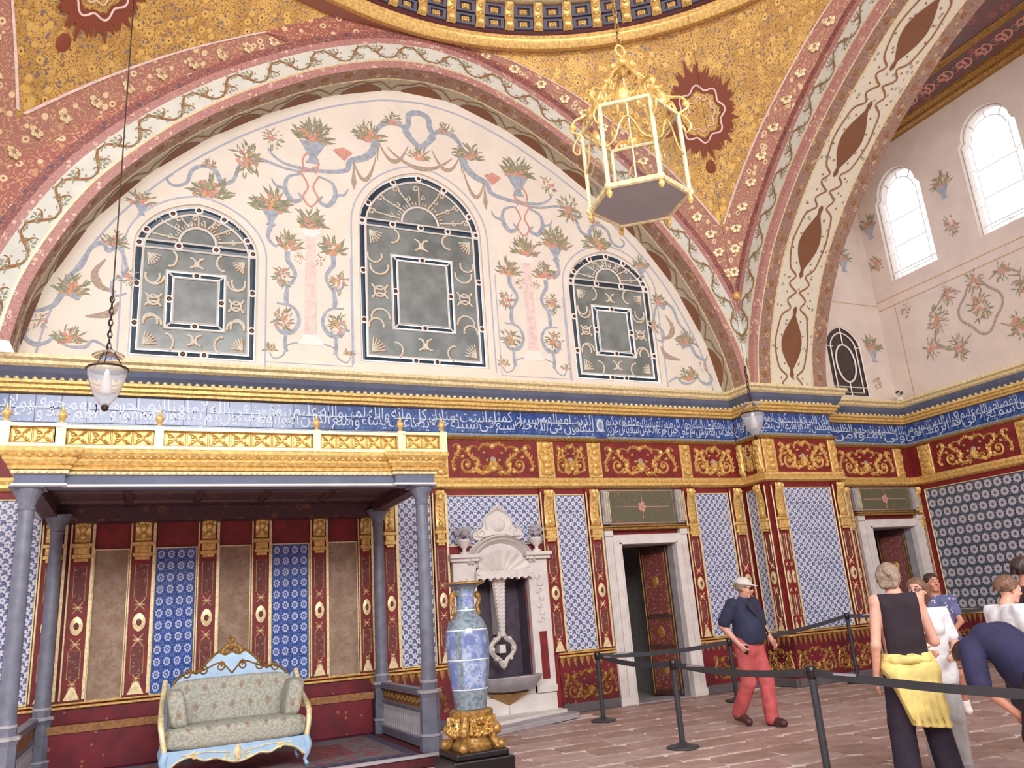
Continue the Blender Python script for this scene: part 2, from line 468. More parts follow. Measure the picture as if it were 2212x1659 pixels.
# ------------------------------------------------------------------ main dimensions (metres)
D = 11.8; XP = 10.15; XL = -2.35; YP = 11.15; XP2 = 11.95; YR = 11.75; XR = 14.68
CX, CY, HB = 4.15, 5.2, 6.0
def struct(o, label, cat='wall'): return tag(o, label, cat, kind='structure')
def poly_holes(mb, F, outer, holes, c=0.0):
    bm = bmesh.new(); es = []
    for lp in [outer]+holes:
        vs = [bm.verts.new((p[0], p[1], 0)) for p in lp]
        for i in range(len(vs)): es.append(bm.edges.new((vs[i], vs[(i+1) % len(vs)])))
    bmesh.ops.triangle_fill(bm, use_beauty=True, use_dissolve=False, edges=es)
    bm.verts.index_update()
    mb.add([F(v.co.x, v.co.y, c) for v in bm.verts], [tuple(v.index for v in f.verts) for f in bm.faces]); bm.free()
def reveal(mb, F, lp, c0, c1):
    n = len(lp)
    mb.add([F(p[0], p[1], c0) for p in lp]+[F(p[0], p[1], c1) for p in lp], [(i, (i+1)%n, n+(i+1)%n, n+i) for i in range(n)])
def rect(a0, a1, b0, b1): return [(a0, b0), (a1, b0), (a1, b1), (a0, b1)]
def sweep(path, prof):
    """moulding: prof = [(offset towards the room, z)] carried along a plan polyline with mitres"""
    mb = MB(); N = len(path); k = len(prof); vs = []
    for i, p in enumerate(path):
        ns = []
        for a, b in ((i-1, i), (i, i+1)):
            if 0 <= a and b < N:
                tx, ty = path[b][0]-path[a][0], path[b][1]-path[a][1]; l = math.hypot(tx, ty); ns.append((ty/l, -tx/l))
        if len(ns) == 1: nx, ny = ns[0]
        else:
            sx, sy = ns[0][0]+ns[1][0], ns[0][1]+ns[1][1]; q = 2/(sx*sx+sy*sy); nx, ny = sx*q, sy*q
        for (o, z) in prof: vs.append((p[0]+nx*o, p[1]+ny*o, z))
    fs = [(i*k+j, (i+1)*k+j, (i+1)*k+j+1, i*k+j+1) for i in range(N-1) for j in range(k-1)]
    fs += [tuple(range(k)), tuple(reversed([(N-1)*k+j for j in range(k)]))]
    return mb.add(vs, fs)

# ------------------------------------------------------------------ floor of flagstones
mb = MB(); mb.box(-9, 18, -9, 13.5, -.2, -.012)
floor = struct(mb.build('floor', M['mortar']), 'pinkish stone flagged floor of the hall', 'floor')
rnd = random.Random(5)
def flagstones():
    rows = []; y = 11.8; n = 0; rest = MB()
    ux, uy = math.cos(math.radians(-8)), math.sin(math.radians(-8))
    r = 0; v = -1.0
    protos = []
    for k in range(14):                      # worn stones with clipped corners, shared by many slabs
        w = rnd.uniform(.46, .74); h = rnd.uniform(.40, .46); c = rnd.uniform(.05, .12)
        j = lambda: rnd.uniform(-.018, .018)
        pts = [(-w/2+c, -h/2+j()), (w/2-c*.4, -h/2+j()), (w/2+j(), -h/2+c), (w/2+j(), h/2-c*.5), (w/2-c, h/2+j()), (-w/2+c*.6, h/2+j()), (-w/2+j(), h/2-c), (-w/2+j(), -h/2+c*.5)]
        protos.append((w, h, pts))
    meshes = {}
    yy = 3.6
    row = 0
    while yy < 12.0:
        h = .45; xx = 3.0 + rnd.uniform(-.5, 0); row += 1
        while xx < 14.8:
            k = rnd.randrange(14); w, hh, pts = protos[k]
            cxp, cyp = xx+w/2, yy+h/2
            inside = not (cyp > 11.35 and XP-.5 < cxp < XP2+.5) and cyp < 11.75 and not (cxp < 3.3 and cyp > 8.8)
            if inside and not (3.9 < cxp < 6.1 and cyp > 10.9):
                if k not in meshes:
                    m2 = MB(); F = lambda a, b, c=0: Vector((a, b, c))
                    ins = [(p[0]*.955, p[1]*.955) for p in pts]
                    n_ = len(pts); m2.add([F(p[0], p[1], -.03) for p in pts]+[F(p[0], p[1], -.004) for p in pts]+[F(p[0], p[1], 0) for p in ins],
                        [tuple(range(2*n_, 3*n_))]+[(i, (i+1)%n_, n_+(i+1)%n_, n_+i) for i in range(n_)]+[(n_+i, n_+(i+1)%n_, 2*n_+(i+1)%n_, 2*n_+i) for i in range(n_)])
                    meshes[k] = m2.build('flagstone', M['flag'][k % 3], floor)
                    o = meshes[k]; o.location = (cxp, cyp, -.001)
                else: o = inst(meshes[k], (cxp, cyp, -.001*rnd.random()), parent=floor)
                o.rotation_euler.z = rnd.choice((0, PI))+rnd.uniform(-.02, .02); n += 1
            xx += w*.965+.045
        yy += h+.015
    return n
flagstones()

# ------------------------------------------------------------------ walls
DOOR1 = (7.29, 8.40, 2.53); DOOR2 = (13.08, 14.28, 2.66)
ARCHP = [(0, 5.44), (.8, 5.33), (1.75, 4.97), (2.5, 4.55), (3.25, 4.05), (4.0, 3.42), (4.6, 2.78), (5.05, 2.18), (5.45, 1.42), (5.72, .72), (5.86, 0)]
Z0 = 5.3
half = smooth_pts(ARCHP, 6)
ARC = [(-x, z) for x, z in reversed(half)][:-1] + half            # left spring to right spring, x relative to the centre
def arch_offset(d):
    out = []
    N = len(ARC)
    for i, p in enumerate(ARC):
        a, b = ARC[max(0, i-1)], ARC[min(N-1, i+1)]
        tx, tz = b[0]-a[0], b[1]-a[1]; l = math.hypot(tx, tz)
        out.append((p[0]-tz/l*d, p[1]+tx/l*d))
    return out
def arch_len():
    s = [0]
    for i in range(1, len(ARC)): s.append(s[-1]+math.hypot(ARC[i][0]-ARC[i-1][0], ARC[i][1]-ARC[i-1][1]))
    return s
ALEN = arch_len()
def arch_at(s):
    s = min(max(s, 0), ALEN[-1])
    for i in range(1, len(ALEN)):
        if s <= ALEN[i]:
            t = (s-ALEN[i-1])/(ALEN[i]-ALEN[i-1]); a, b = ARC[i-1], ARC[i]
            tx, tz = b[0]-a[0], b[1]-a[1]; l = math.hypot(tx, tz)
            return a[0]+tx*t, a[1]+tz*t, -tz/l, tx/l
wb = MB(); F = FY(D)
niche = rect(4.66, 5.50, .62, 2.15)
poly_holes(wb, F, [(XL-.2, 0), (DOOR1[0], 0), (DOOR1[0], DOOR1[2]), (DOOR1[1], DOOR1[2]), (DOOR1[1], 0), (XP, 0), (XP, Z0), (XL-.2, Z0)], [niche])
reveal(wb, F, niche, 0, -.35); wb.poly(F, niche, -.35)
reveal(wb, F, rect(DOOR1[0], DOOR1[1], 0, DOOR1[2]), 0, -.2)
wall_back = struct(wb.build('wall_back', M['red']), 'red painted wall behind the canopy and fountain, inlaid with tile panels')
# windows of the lunette: (centre, half width, sill, spring, apex)
WIN = [(.48, .88, 5.42, 7.12, 7.92), (4.04, 1.10, 5.54, 7.96, 9.09), (7.73, .90, 5.46, 7.29, 8.05)]
def win_outline(cx, hw, z0, zs, za, n=10):
    pts = [(cx-hw, z0), (cx+hw, z0)]
    r = []
    for i in range(n+1):
        t = i/n*PI/2; x = math.cos(t); r.append((x, math.sin(t)*.88+.12*(1-x)))
    pts += [(cx+hw*x, zs+(za-zs)*z) for x, z in r]
    pts += [(cx-hw*x, zs+(za-zs)*z) for x, z in reversed(r[:-1])]
    return pts
wl = MB(); outs = [win_outline(*w) for w in WIN]
lun = [(CX+x, Z0+z) for x, z in ARC]
poly_holes(wl, F, [(CX-5.86, 5.0), (CX+5.86, 5.0)]+list(reversed(lun)), outs)
for o_ in outs: reveal(wl, F, o_, 0, -.12)
wall_lunette = struct(wl.build('wall_lunette', M['plaster']), 'cream lunette wall under the big arch, painted with blue scrolls and bouquets')
# pier at the crossing
mb = MB(); mb.box(XP, XP2, YP, YR+.4, 0, Z0)
wall_pier = struct(mb.build('wall_pier', M['red']), 'red and gilt corner pier between the hall and the side bay')
mb = MB(); mb.box(XL-1.8, XL, YP, D+.2, 0, Z0)
wall_pier_left = struct(mb.build('wall_left', M['red']), 'red corner pier at the far left of the hall')
# recess wall of the side bay
mb = MB(); F4 = FY(YR)
w4 = win_outline(13.42, .5, 5.42, 6.48, 6.98)
poly_holes(mb, F4, [(XP2, 0), (DOOR2[0], 0), (DOOR2[0], DOOR2[2]), (DOOR2[1], DOOR2[2]), (DOOR2[1], 0), (XR, 0), (XR, 12), (XP2, 12)], [w4])
reveal(mb, F4, w4, 0, -.1); reveal(mb, F4, rect(DOOR2[0], DOOR2[1], 0, DOOR2[2]), 0, -.2)
wall_recess = struct(mb.build('wall_recess', M['plaster_r']), 'cream wall of the side bay behind the pier, with a small oval window')
# right wall with two bright windows
WR = [(10.66, .58, 7.95, 9.83, 10.42), (8.50, .60, 7.99, 9.98, 10.55), (6.3, .62, 7.99, 9.98, 10.55)]
def win_round(cy, hw, z0, zs, zt, n=14):
    h2 = hw*.86
    return [(cy-hw, z0), (cy+hw, z0), (cy+hw, zs)]+[(cy+h2*math.cos(PI*i/n), zs+.06+(zt-zs-.06)*math.sin(PI*i/n)) for i in range(n+1)]+[(cy-hw, zs)]
mb = MB(); F5 = FXm(XR); wr = [win_round(*w) for w in WR]
poly_holes(mb, F5, [(-4, 0), (YR, 0), (YR, 12), (-4, 12)], wr)
for o_ in wr: reveal(mb, F5, o_, 0, -.3)
wall_right = struct(mb.build('wall_right', M['plaster_r']), 'cream right wall with two sunlit windows above blue tile panels')

# ------------------------------------------------------------------ mouldings that run round the whole hall
PATH = [(XL-1.8, YP), (XL, YP), (XL, D), (XP, D), (XP, YP), (XP2, YP), (XP2, YR), (XR, YR), (XR, -2)]
def trim(n, prof, mat, label):
    return struct(sweep(PATH, prof).build('trim_%d' % n, mat), label, 'moulding')
trim(1, [(0, 5.30), (.30, 5.27), (.31, 5.22), (.27, 5.19), (.26, 5.15), (.22, 5.12), (0, 5.12)], M['gold_pale'], 'gilded top moulding of the cornice under the lunette')
trim(2, [(0, 5.125), (.215, 5.12), (.19, 5.05), (.14, 4.98), (.12, 4.955), (0, 4.95)], M['blue_cove'], 'grey blue cove between the gilded cornice mouldings')
tr3 = trim(3, [(0, 4.965), (.16, 4.96), (.165, 4.92), (.13, 4.90), (.125, 4.86), (.09, 4.84), (.085, 4.81), (0, 4.80)], M['gold'], 'gilded lower moulding of the cornice above the inscription band')
trim(4, [(0, 4.37), (.05, 4.365), (.06, 4.34), (.03, 4.31), (0, 4.30)], M['gold_dark'], 'dark gilt fillet above the red frieze')
trim(5, [(0, 3.68), (.06, 3.67), (.075, 3.62), (.06, 3.59), (.095, 3.57), (.10, 3.53), (.05, 3.50), (0, 3.49)], M['gold'], 'gilded moulding under the red frieze')
# crest beads on the cornice
mb = MB(); mb.lathe([(.001, .085), (.012, .07), (.018, .055), (.010, .045), (.026, .03), (.034, .012), (.034, 0), (.02, -.005)], 8)
bead0 = mb.build('crest_bead', M['gold_pale'], tr3, smooth=True)
def along(path, step, off):
    out = []
    for i in range(len(path)-1):
        a, b = Vector(path[i]), Vector(path[i+1]); t = (b-a); l = t.length; t /= l; nrm = Vector((t.y, -t.x))
        k = max(1, int(l/step))
        for j in range(k): out.append((a+t*(j+.5)*l/k+nrm*off, math.atan2(t.y, t.x)))
    return out
pts = along([(XL, D), (XP, D)], .105, .14)+along([(XP, D), (XP, YP), (XP2, YP)], .105, .14)[1:]+along([(XP2, YR), (XR, YR)], .12, .14)[1:]+along([(XR, YR), (XR, 7.5)], .12, .14)[1:]
bead0.location = (pts[0][0].x, pts[0][0].y, 4.962)
for p, a in pts[1:]: inst(bead0, (p.x, p.y, 4.962), parent=tr3)

# ------------------------------------------------------------------ arches, pendentives, dome ring
def band_face(d0, d1, plane, lo=-HB, hi=HB):
    """strip of the arch face between two offsets; plane 'A' (back) or 'B' (right)"""
    a, b = arch_offset(d0), arch_offset(d1); mb = MB(); vs = []; uv = []
    for i, (p, q) in enumerate(zip(a, b)):
        for r, dd in ((p, 0), (q, d1-d0)):
            x = min(max(r[0], lo*1.085 if plane == 'A' else lo), hi); z = Z0+max(r[1], -.05)
            vs.append((CX+x, YP, z) if plane == 'A' else ((XP if plane == 'B' else XC), CY+x, z)); uv.append((ALEN[i], dd))
    return mb.add(vs, [(2*i, 2*i+2, 2*i+3, 2*i+1) for i in range(len(ARC)-1)], uv)
def intrados(c0, c1, plane, n=2):
    """c = depth behind the arch face"""
    mb = MB(); vs = []; uv = []
    for i, p in enumerate(ARC):
        for k in range(n+1):
            c = c0+(c1-c0)*k/n
            vs.append((CX+p[0], YP+c, Z0+p[1]) if plane == 'A' else (XP+c, CY+p[0], Z0+p[1])); uv.append((ALEN[i], c))
    m = n+1
    return mb.add(vs, [(i*m+k, (i+1)*m+k, (i+1)*m+k+1, i*m+k+1) for i in range(len(ARC)-1) for k in range(n)], uv)
FACE = [(0, .13, 'b_pink'), (.13, .16, 'gold_pale'), (.16, .47, 'b_white'), (.47, .58, 'b_pink'), (.58, .70, 'b_dark')]
arches = {}
XC = CX-HB*1.085
def FA_face(s, d, c=0.0):
    x, z, nx, nz = arch_at(s); return Vector((CX+x+nx*d, YP-c, Z0+z+nz*d))
def FB_face(s, d, c=0.0):
    x, z, nx, nz = arch_at(s); return Vector((XP-c, CY+x+nx*d, Z0+z+nz*d))
def FA_in(s, d, c=0.0):
    x, z, nx, nz = arch_at(s); return Vector((CX+x-nx*c, YP+d, Z0+z-nz*c))
def FB_in(s, d, c=0.0):
    x, z, nx, nz = arch_at(s); return Vector((XP+d, CY+x-nx*c, Z0+z-nz*c))
for pln, lab in (('A', 'pointed arch with painted floral bands framing the lunette wall'), ('B', 'broad painted arch opening into the side bay on the right')):
    root = band_face(*FACE[0][:2], pln).build('wall_arch_back' if pln == 'A' else 'wall_arch_right', M[FACE[0][2]], fix=False)
    arches[pln] = struct(root, lab, 'arch')
    for d0, d1, mm in FACE[1:]: band_face(d0, d1, pln).build('painted_band', M[mm], root, fix=False)
intrados(0, .30, 'A').build('painted_band', M['b_brown'], arches['A'], fix=False)
intrados(.30, .33, 'A').build('painted_band', M['gold_pale'], arches['A'], fix=False)
intrados(.33, .66, 'A').build('painted_band', M['b_grey'], arches['A'], fix=False)
for c0, c1, mm in ((0, .10, 'b_pink'), (.10, .13, 'gold_pale'), (.13, .40, 'b_brown'), (.40, .44, 'gold_pale'), (.44, 1.42, 'b_cream'), (1.42, 1.46, 'gold_pale'), (1.46, 1.80, 'b_brown')):
    intrados(c0, c1, 'B', 3).build('painted_band', M[mm], arches['B'], fix=False)
rootc = struct(band_face(0, .13, 'C').build('wall_arch_left', M['b_pink'], fix=False), 'painted arch at the far left edge of the hall', 'arch')
for d0, d1, mm in FACE[1:]: band_face(d0, d1, 'C').build('painted_band', M[mm], rootc, fix=False)
mb = MB(); mb.box(XC-1.6, XC-.02, 9.6, 12.2, Z0, 12); mb.build('haunch', M['b_brown'], rootc)
# far side of arch B so that it is a solid arch
mb = band_face(0, 1.0, 'B'); mb.v = [(XP2, p[1], p[2]) for p in mb.v]; mb.build('back_face', M['b_pink'], arches['B'], fix=False)

# vine and flowers of the white band, brown lobes and gold vine of the intrados
T = ALEN[-1]
def vine_white(Ff, plane):
    g, br, rd = MB(), MB(), MB(); n = 46; st = T/n
    lim = 1.0
    for i in range(n):
        s0 = i*st; sg = 1 if i % 2 else -1
        br.stroke(Ff, bez((s0, .31-sg*.12), (s0+st*.4, .31-sg*.16), (s0+st*.6, .31+sg*.16), (s0+st, .31+sg*.12), 8), taper(9, .02, .02, .045), 0, .006)
        br.stroke(Ff, bez((s0+st*.5, .31), (s0+st*.7, .31-sg*.02), (s0+st*.9, .31-sg*.06), (s0+st*.8, .31-sg*.12), 6), taper(7, .03, .01), 0, .0065)
        for k in range(5):
            a = k*1.26+.4*sg; cx_, cy_ = s0+st*.55, .31-sg*.07
            g.stroke(Ff, [(cx_+.015*math.cos(a), cy_+.015*math.sin(a)), (cx_+.05*math.cos(a), cy_+.045*math.sin(a)), (cx_+.085*math.cos(a+.3), cy_+.07*math.sin(a+.3))], [.008, .034, .006], 0, .007)
        for k in range(7):
            a = k*2.1+i; q = (k+.5)/7; cx_, cy_ = s0+st*q, .31+sg*(.13*math.cos(q*PI)*-1)+(.045 if k % 2 else -.045)
            cy_ = min(max(cy_, .19), .44)
            g.stroke(Ff, [(cx_-.04*math.cos(a), cy_-.022*math.sin(a)), (cx_, cy_+.01), (cx_+.04*math.cos(a), cy_+.022*math.sin(a))], [.006, .024, .006], 0, .007)
        for k in range(4): rd.blob(Ff, s0+st*(.15+.25*k), .31-sg*(.10-.06*(k % 2)), .018, .016, .004, 0, 5, .0075)
    p = arches[plane]
    for m_, mm in ((g, 'p_green'), (br, 'p_brown'), (rd, 'p_taupe')):
        o = m_.build('painted_vine', M[mm], p); o['kind'] = 'stuff'
vine_white(FA_face, 'A')
vine_white(FB_face, 'B')
def rosettes_red(Ff, plane):
    pass
def lobes():
    n = 15; st = T/n; gv = MB()
    for i in range(n):
        s0 = (i+.5)*st; lb = MB()
        pts = [(s0+u*st*.36, .66-.22*max(0, math.cos(u*PI/2))**.7) for u in [k/8-1 for k in range(17)]]
        lb.poly(FA_in, [(s0-st*.36, .655)]+pts+[(s0+st*.36, .655)], .006)
        lb.build('painted_lobe', M['lobe'], arches['A'])
        e = [(s0+u*st*.5, .60-.22*max(0, math.cos(u*PI/2))**.6+.03*math.sin(u*9)) for u in [k/10-1 for k in range(21)]]
        gv.stroke(FA_in, e, .026, 0, .008)
    gv.build('painted_vine', M['p_brown'], arches['A'])
    # cartouches of the broad arch
    n = 9; st = T*.1125; v = MB()
    for i in range(n):
        s0 = T*.05+i*st; c = .92; h = st*.36
        sh = [(0, .01), (.05, .05), (.12, .035), (.2, .09), (.35, .2), (.5, .25), (.65, .21), (.8, .10), (.88, .035), (.95, .05), (1, .01)]
        pr = smooth_pts([(-h+2*h*a, b) for a, b in sh], 3)
        m2 = MB(); m2.poly(FB_in, [(s0+a, c+b) for a, b in pr]+[(s0+a, c-b) for a, b in reversed(pr)], .008)
        m2.build('painted_cartouche', M['lobe'], arches['B'])
        for sg in (-1, 1):
            q = [(s0-st*.5, c+sg*.03), (s0-st*.42, c+sg*.22), (s0-st*.34, c+sg*.12), (s0-st*.27, c+sg*.30), (s0-st*.15, c+sg*.36), (s0, c+sg*.40), (s0+st*.15, c+sg*.36), (s0+st*.27, c+sg*.28), (s0+st*.34, c+sg*.12), (s0+st*.42, c+sg*.24), (s0+st*.5, c+sg*.03)]
            v.stroke(FB_in, smooth_pts(q, 4), .034, 0, .007)
            for k in range(7): 
                a = s0+st*(k/7-.5); v.blob(FB_in, a, c+sg*(.26+.1*math.sin(k*2.1)), .022, .022, .003, 0, 5, .007)
    v.build('painted_vine', M['p_brown'], arches['B'])
    m3 = MB()
    for pl_ in (1,):
        for k in range(40):
            s0 = (k+.5)*T/40; m3.blob(FB_in, s0, .265, .07, .05, .006, 0, 8, .004); m3.blob(FB_in, s0, 1.63, .07, .05, .006, 0, 8, .004); m3.blob(FA_in, s0, .15, .075, .05, .006, 0, 8, .004)
    m3.build('painted_medallions', M['p_brown'], arches['B'])
lobes()

E_ = .70
def pend_curve():
    """offset curve from the corner up to the crown; returns list of (distance from centre line, z)"""
    c = [(x, z) for x, z in arch_offset(E_) if x >= -1e-6]
    c = [p for p in c if p[0] <= HB]; c.reverse()
    # add the exact corner point
    o = [(x, z) for x, z in arch_offset(E_) if x > HB]
    if o:
        a, b = c[0], o[0]; t = (HB-a[0])/(b[0]-a[0]); c.insert(0, (HB, a[1]+(b[1]-a[1])*t))
    c[-1] = (0.0, c[-1][1])
    return c
PC = pend_curve()
RR = HB
def pend_pt(i_f, s, sx):
    """i_f = fractional index along the curve, s in 0..1 from the back arch to the side arch, sx=+1 right, -1 left"""
    i = min(int(i_f), len(PC)-2); t = i_f-i
    d = PC[i][0]+(PC[i+1][0]-PC[i][0])*t; z = PC[i][1]+(PC[i+1][1]-PC[i][1])*t
    ex = 0.0 if sx > 0 else HB*.085
    P = Vector((CX+sx*(d+ex*(d/HB)**8), CY+HB)); Q = Vector((CX+sx*(HB+ex), CY+d)); ch = (Q-P); c = ch.length
    if c < 1e-6: return Vector((P.x, P.y, Z0+z))
    mid = (P+Q)/2; sag = RR-math.sqrt(max(RR*RR-c*c/4, 0)); rad = RR
    nrm = Vector((sx, 1)).normalized(); cen = mid-nrm*(rad-sag)
    a0 = math.atan2(P.y-cen.y, P.x-cen.x); a1 = math.atan2(Q.y-cen.y, Q.x-cen.x)
    da = (a1-a0+PI) % (2*PI)-PI; a = a0+da*s
    return Vector((cen.x+rad*math.cos(a), cen.y+rad*math.sin(a), Z0+z))
def pend_chord(i):
    d = PC[i][0]; return max(1e-4, (HB-d)*math.sqrt(2)*1.08)
BW = .55
def pendentive(sx, name, label):
    f, b1, b2 = MB(), MB(), MB(); N = len(PC); K = 14
    def strip(mb, sfun, K):
        vs = []; uv = []
        for i in range(N):
            L_ = pend_chord(i); s0, s1 = sfun(L_)
            for k in range(K+1):
                s = s0+(s1-s0)*k/K; p = pend_pt(i, s, sx); vs.append(p); uv.append(((s-.5)*L_, PC[i][1]))
        m = K+1
        mb.add(vs, [(i*m+k, (i+1)*m+k, (i+1)*m+k+1, i*m+k+1) for i in range(N-1) for k in range(K)], uv)
    w = lambda L_: min(.5, BW/L_)
    strip(f, lambda l: (w(l), 1-w(l)), K)
    root = struct(f.build(name, M['pend'], smooth='full', fix=False), label, 'pendentive')
    for q in (0, 1):
        m_ = MB(); strip(m_, (lambda l: (0, w(l))) if q == 0 else (lambda l: (1-w(l), 1)), 3)
        # re-measure so that the border pattern follows the edge
        m_.build('painted_border', M['b_red'], root, smooth='full', fix=False)
        ln = MB(); rows = []
        for i in range(N):
            L_ = pend_chord(i); ww = w(L_); s = ww if q == 0 else 1-ww
            if ww >= .499: continue
            rows.append((i, s, .022/L_))
        vs = []
        for i, s, e in rows:
            for k in (-1, 1):
                p = pend_pt(i, s+k*e, sx); c = Vector((CX, CY, p.z-1.5)); vs.append(p+(c-p).normalized()*.015)
        ln.add(vs, [(2*i, 2*i+2, 2*i+3, 2*i+1) for i in range(len(rows)-1)])
        ln.build('painted_line', M['p_pink'], root, fix=False)
        fl = MB()
        acc = 0
        for i in range(2, N-1):
            L_ = pend_chord(i); ww = w(L_)
            if i % 3: continue
            s = (ww*.5) if q == 0 else 1-ww*.5
            p = pend_pt(i, s, sx); c = Vector((CX, CY, p.z-1.5)); nrm = (c-p).normalized()
            u = nrm.cross(Vector((0, 0, 1))).normalized(); v = u.cross(nrm)
            Fp = lambda a, b, c_=0, p=p, u=u, v=v, nrm=nrm: p+u*a+v*b+nrm*(c_+.012)
            for k in range(6): fl.blob(Fp, .065*math.cos(k*PI/3), .065*math.sin(k*PI/3), .04, .04, .006, 0, 6)
        if fl.v: fl.build('painted_rosettes', M['gold_pale'], root)
    # lobed star medallion
    iz = min(range(N), key=lambda i: abs(PC[i][1]-4.9))
    p = pend_pt(iz, .5, sx); c = Vector((CX, CY, p.z-1.5))
    nrm = (pend_pt(iz, .5, sx)-pend_pt(iz-3, .5, sx)).cross(pend_pt(iz, .6, sx)-pend_pt(iz, .4, sx)).normalized()
    if nrm.dot(c-p) < 0: nrm = -nrm
    v = (pend_pt(iz+2, .5, sx)-pend_pt(iz-2, .5, sx)).normalized(); u = v.cross(nrm).normalized()
    def FP(a, b, c_=0):
        # follow the curved surface
        L_ = pend_chord(iz); q = p+u*a+v*b
        sag = (a*a)/(2*RR)
        return q+nrm*(c_+.03+sag*.6)
    st, ln = MB(), MB()
    ring_o = []; ring_i = []
    for k in range(96):
        t = 2*PI*k/96; r = .80*(1+.10*math.cos(8*t)+.10*abs(math.sin(t*2))+.05*math.cos(24*t))*(1.18 if math.sin(t) > .7 else 1); ring_o.append((r*math.cos(t)*.78, r*math.sin(t)))
        r = .50*(1+.10*math.cos(8*t)); ring_i.append((r*math.cos(t)*.8, r*math.sin(t)*.95))
    for k in range(22):
        t = 2*PI*k/22; lr = .30+.14*((k*7) % 5)/4+(.2 if k in (5, 6) else 0); r0 = .44
        for e in (-.22, 0, .22):
            p0 = (r0*math.cos(t)*.8, r0*math.sin(t)*.95); p2 = ((r0+lr*(1-abs(e)))*math.cos(t+e)*.84, (r0+lr*(1-abs(e)))*math.sin(t+e)); p1 = ((p0[0]+p2[0])/2+.03*math.sin(k), (p0[1]+p2[1])/2)
            st.stroke(FP, smooth_pts([p0, p1, p2], 3), taper(7, .05, .01, .09), 0, .002)
    st.stroke(FP, ring_i, .10, 0, .004, closed=True); st.blob(FP, 0, -.98, .10, .14, .01, 0, 8)
    st.build('painted_star', M['star'], root)
    ln.stroke(FP, ring_i, .03, 0, .01, closed=True); ln.stroke(FP, [(x*.6, y*.6) for x, y in ring_i], .02, 0, .01, closed=True)
    ln.build('painted_line', M['p_pink'], root)
    return root
PR = pendentive(1, 'ceiling_pendentive_right', 'gold painted pendentive with a red lobed medallion right of the hanging lantern')
pendentive(-1, 'ceiling_pendentive_left', 'gold painted pendentive at the upper left above the big arch')
fl = MB(); oc = [q for q in arch_offset(E_) if q[0] < 0]; vs = []
for q in oc:
    dd = -q[0]; x1 = CX-(dd+HB*.085*min(1, dd/HB)**8) if dd <= HB else XC; x0 = max(CX-dd, XC)
    vs += [(x0+.05, YP+.004, Z0+q[1]), (min(x0, x1)-.02, YP+.004, Z0+q[1])]
fl.add(vs, [(2*i, 2*i+2, 2*i+3, 2*i+1) for i in range(len(oc)-1)]); fl.build('painted_band', M['b_red_o'], arches['A'])
kb = MB(); kb.ball((XP-.03, YP-.03, 7.1), .085, 12, 8); kb.build('gilt_knob', M['gold'], PR, smooth=True)
# spandrel strip between the crown of the arches and the ring
ZT = Z0+PC[-1][1]
# ring cornice of the dome
rb = MB(); ZR = 11.42
rb.lathe([(6.3, ZR+.02), (5.85, ZR)], 128, (CX, CY, 0), caps=False)
ceil = struct(rb.build('ceiling', M['b_dark'], smooth=True, fix=False), 'dome ceiling with a red painted shell', 'ceiling')
rg = MB(); rg.lathe([(5.96, ZR), (5.90, ZR-.06), (5.80, ZR-.07), (5.72, ZR+.0), (5.70, ZR+.05), (5.74, ZR+.09), (5.70, ZR+.13)], 160, (CX, CY, 0), caps=False)
rg.build('ring_moulding', M['gold'], ceil, smooth=True, fix=False)
rg = MB(); rg.lathe([(5.72, ZR+.12), (5.66, ZR+.16), (5.52, ZR+.62), (5.50, ZR+.70)], 128, (CX, CY, 0), caps=False); rg.build('coffer_band', M['red_dark'], ceil, smooth=True, fix=False)
rg = MB(); rg.lathe([(5.52, ZR+.64), (5.40, ZR+.62), (5.32, ZR+.66), (5.30, ZR+.72), (5.34, ZR+.78)], 160, (CX, CY, 0), caps=False); rg.build('ring_moulding', M['gold_pale'], ceil, smooth=True, fix=False)
rg = MB(); rg.lathe([(5.4*math.cos(t*PI/2/12)+.001, ZR+.75+4.2*math.sin(t*PI/2/12)) for t in range(13)], 96, (CX, CY, 0), caps=False); rg.build('dome_shell', M['dome_red'], ceil, smooth=True, fix=False)
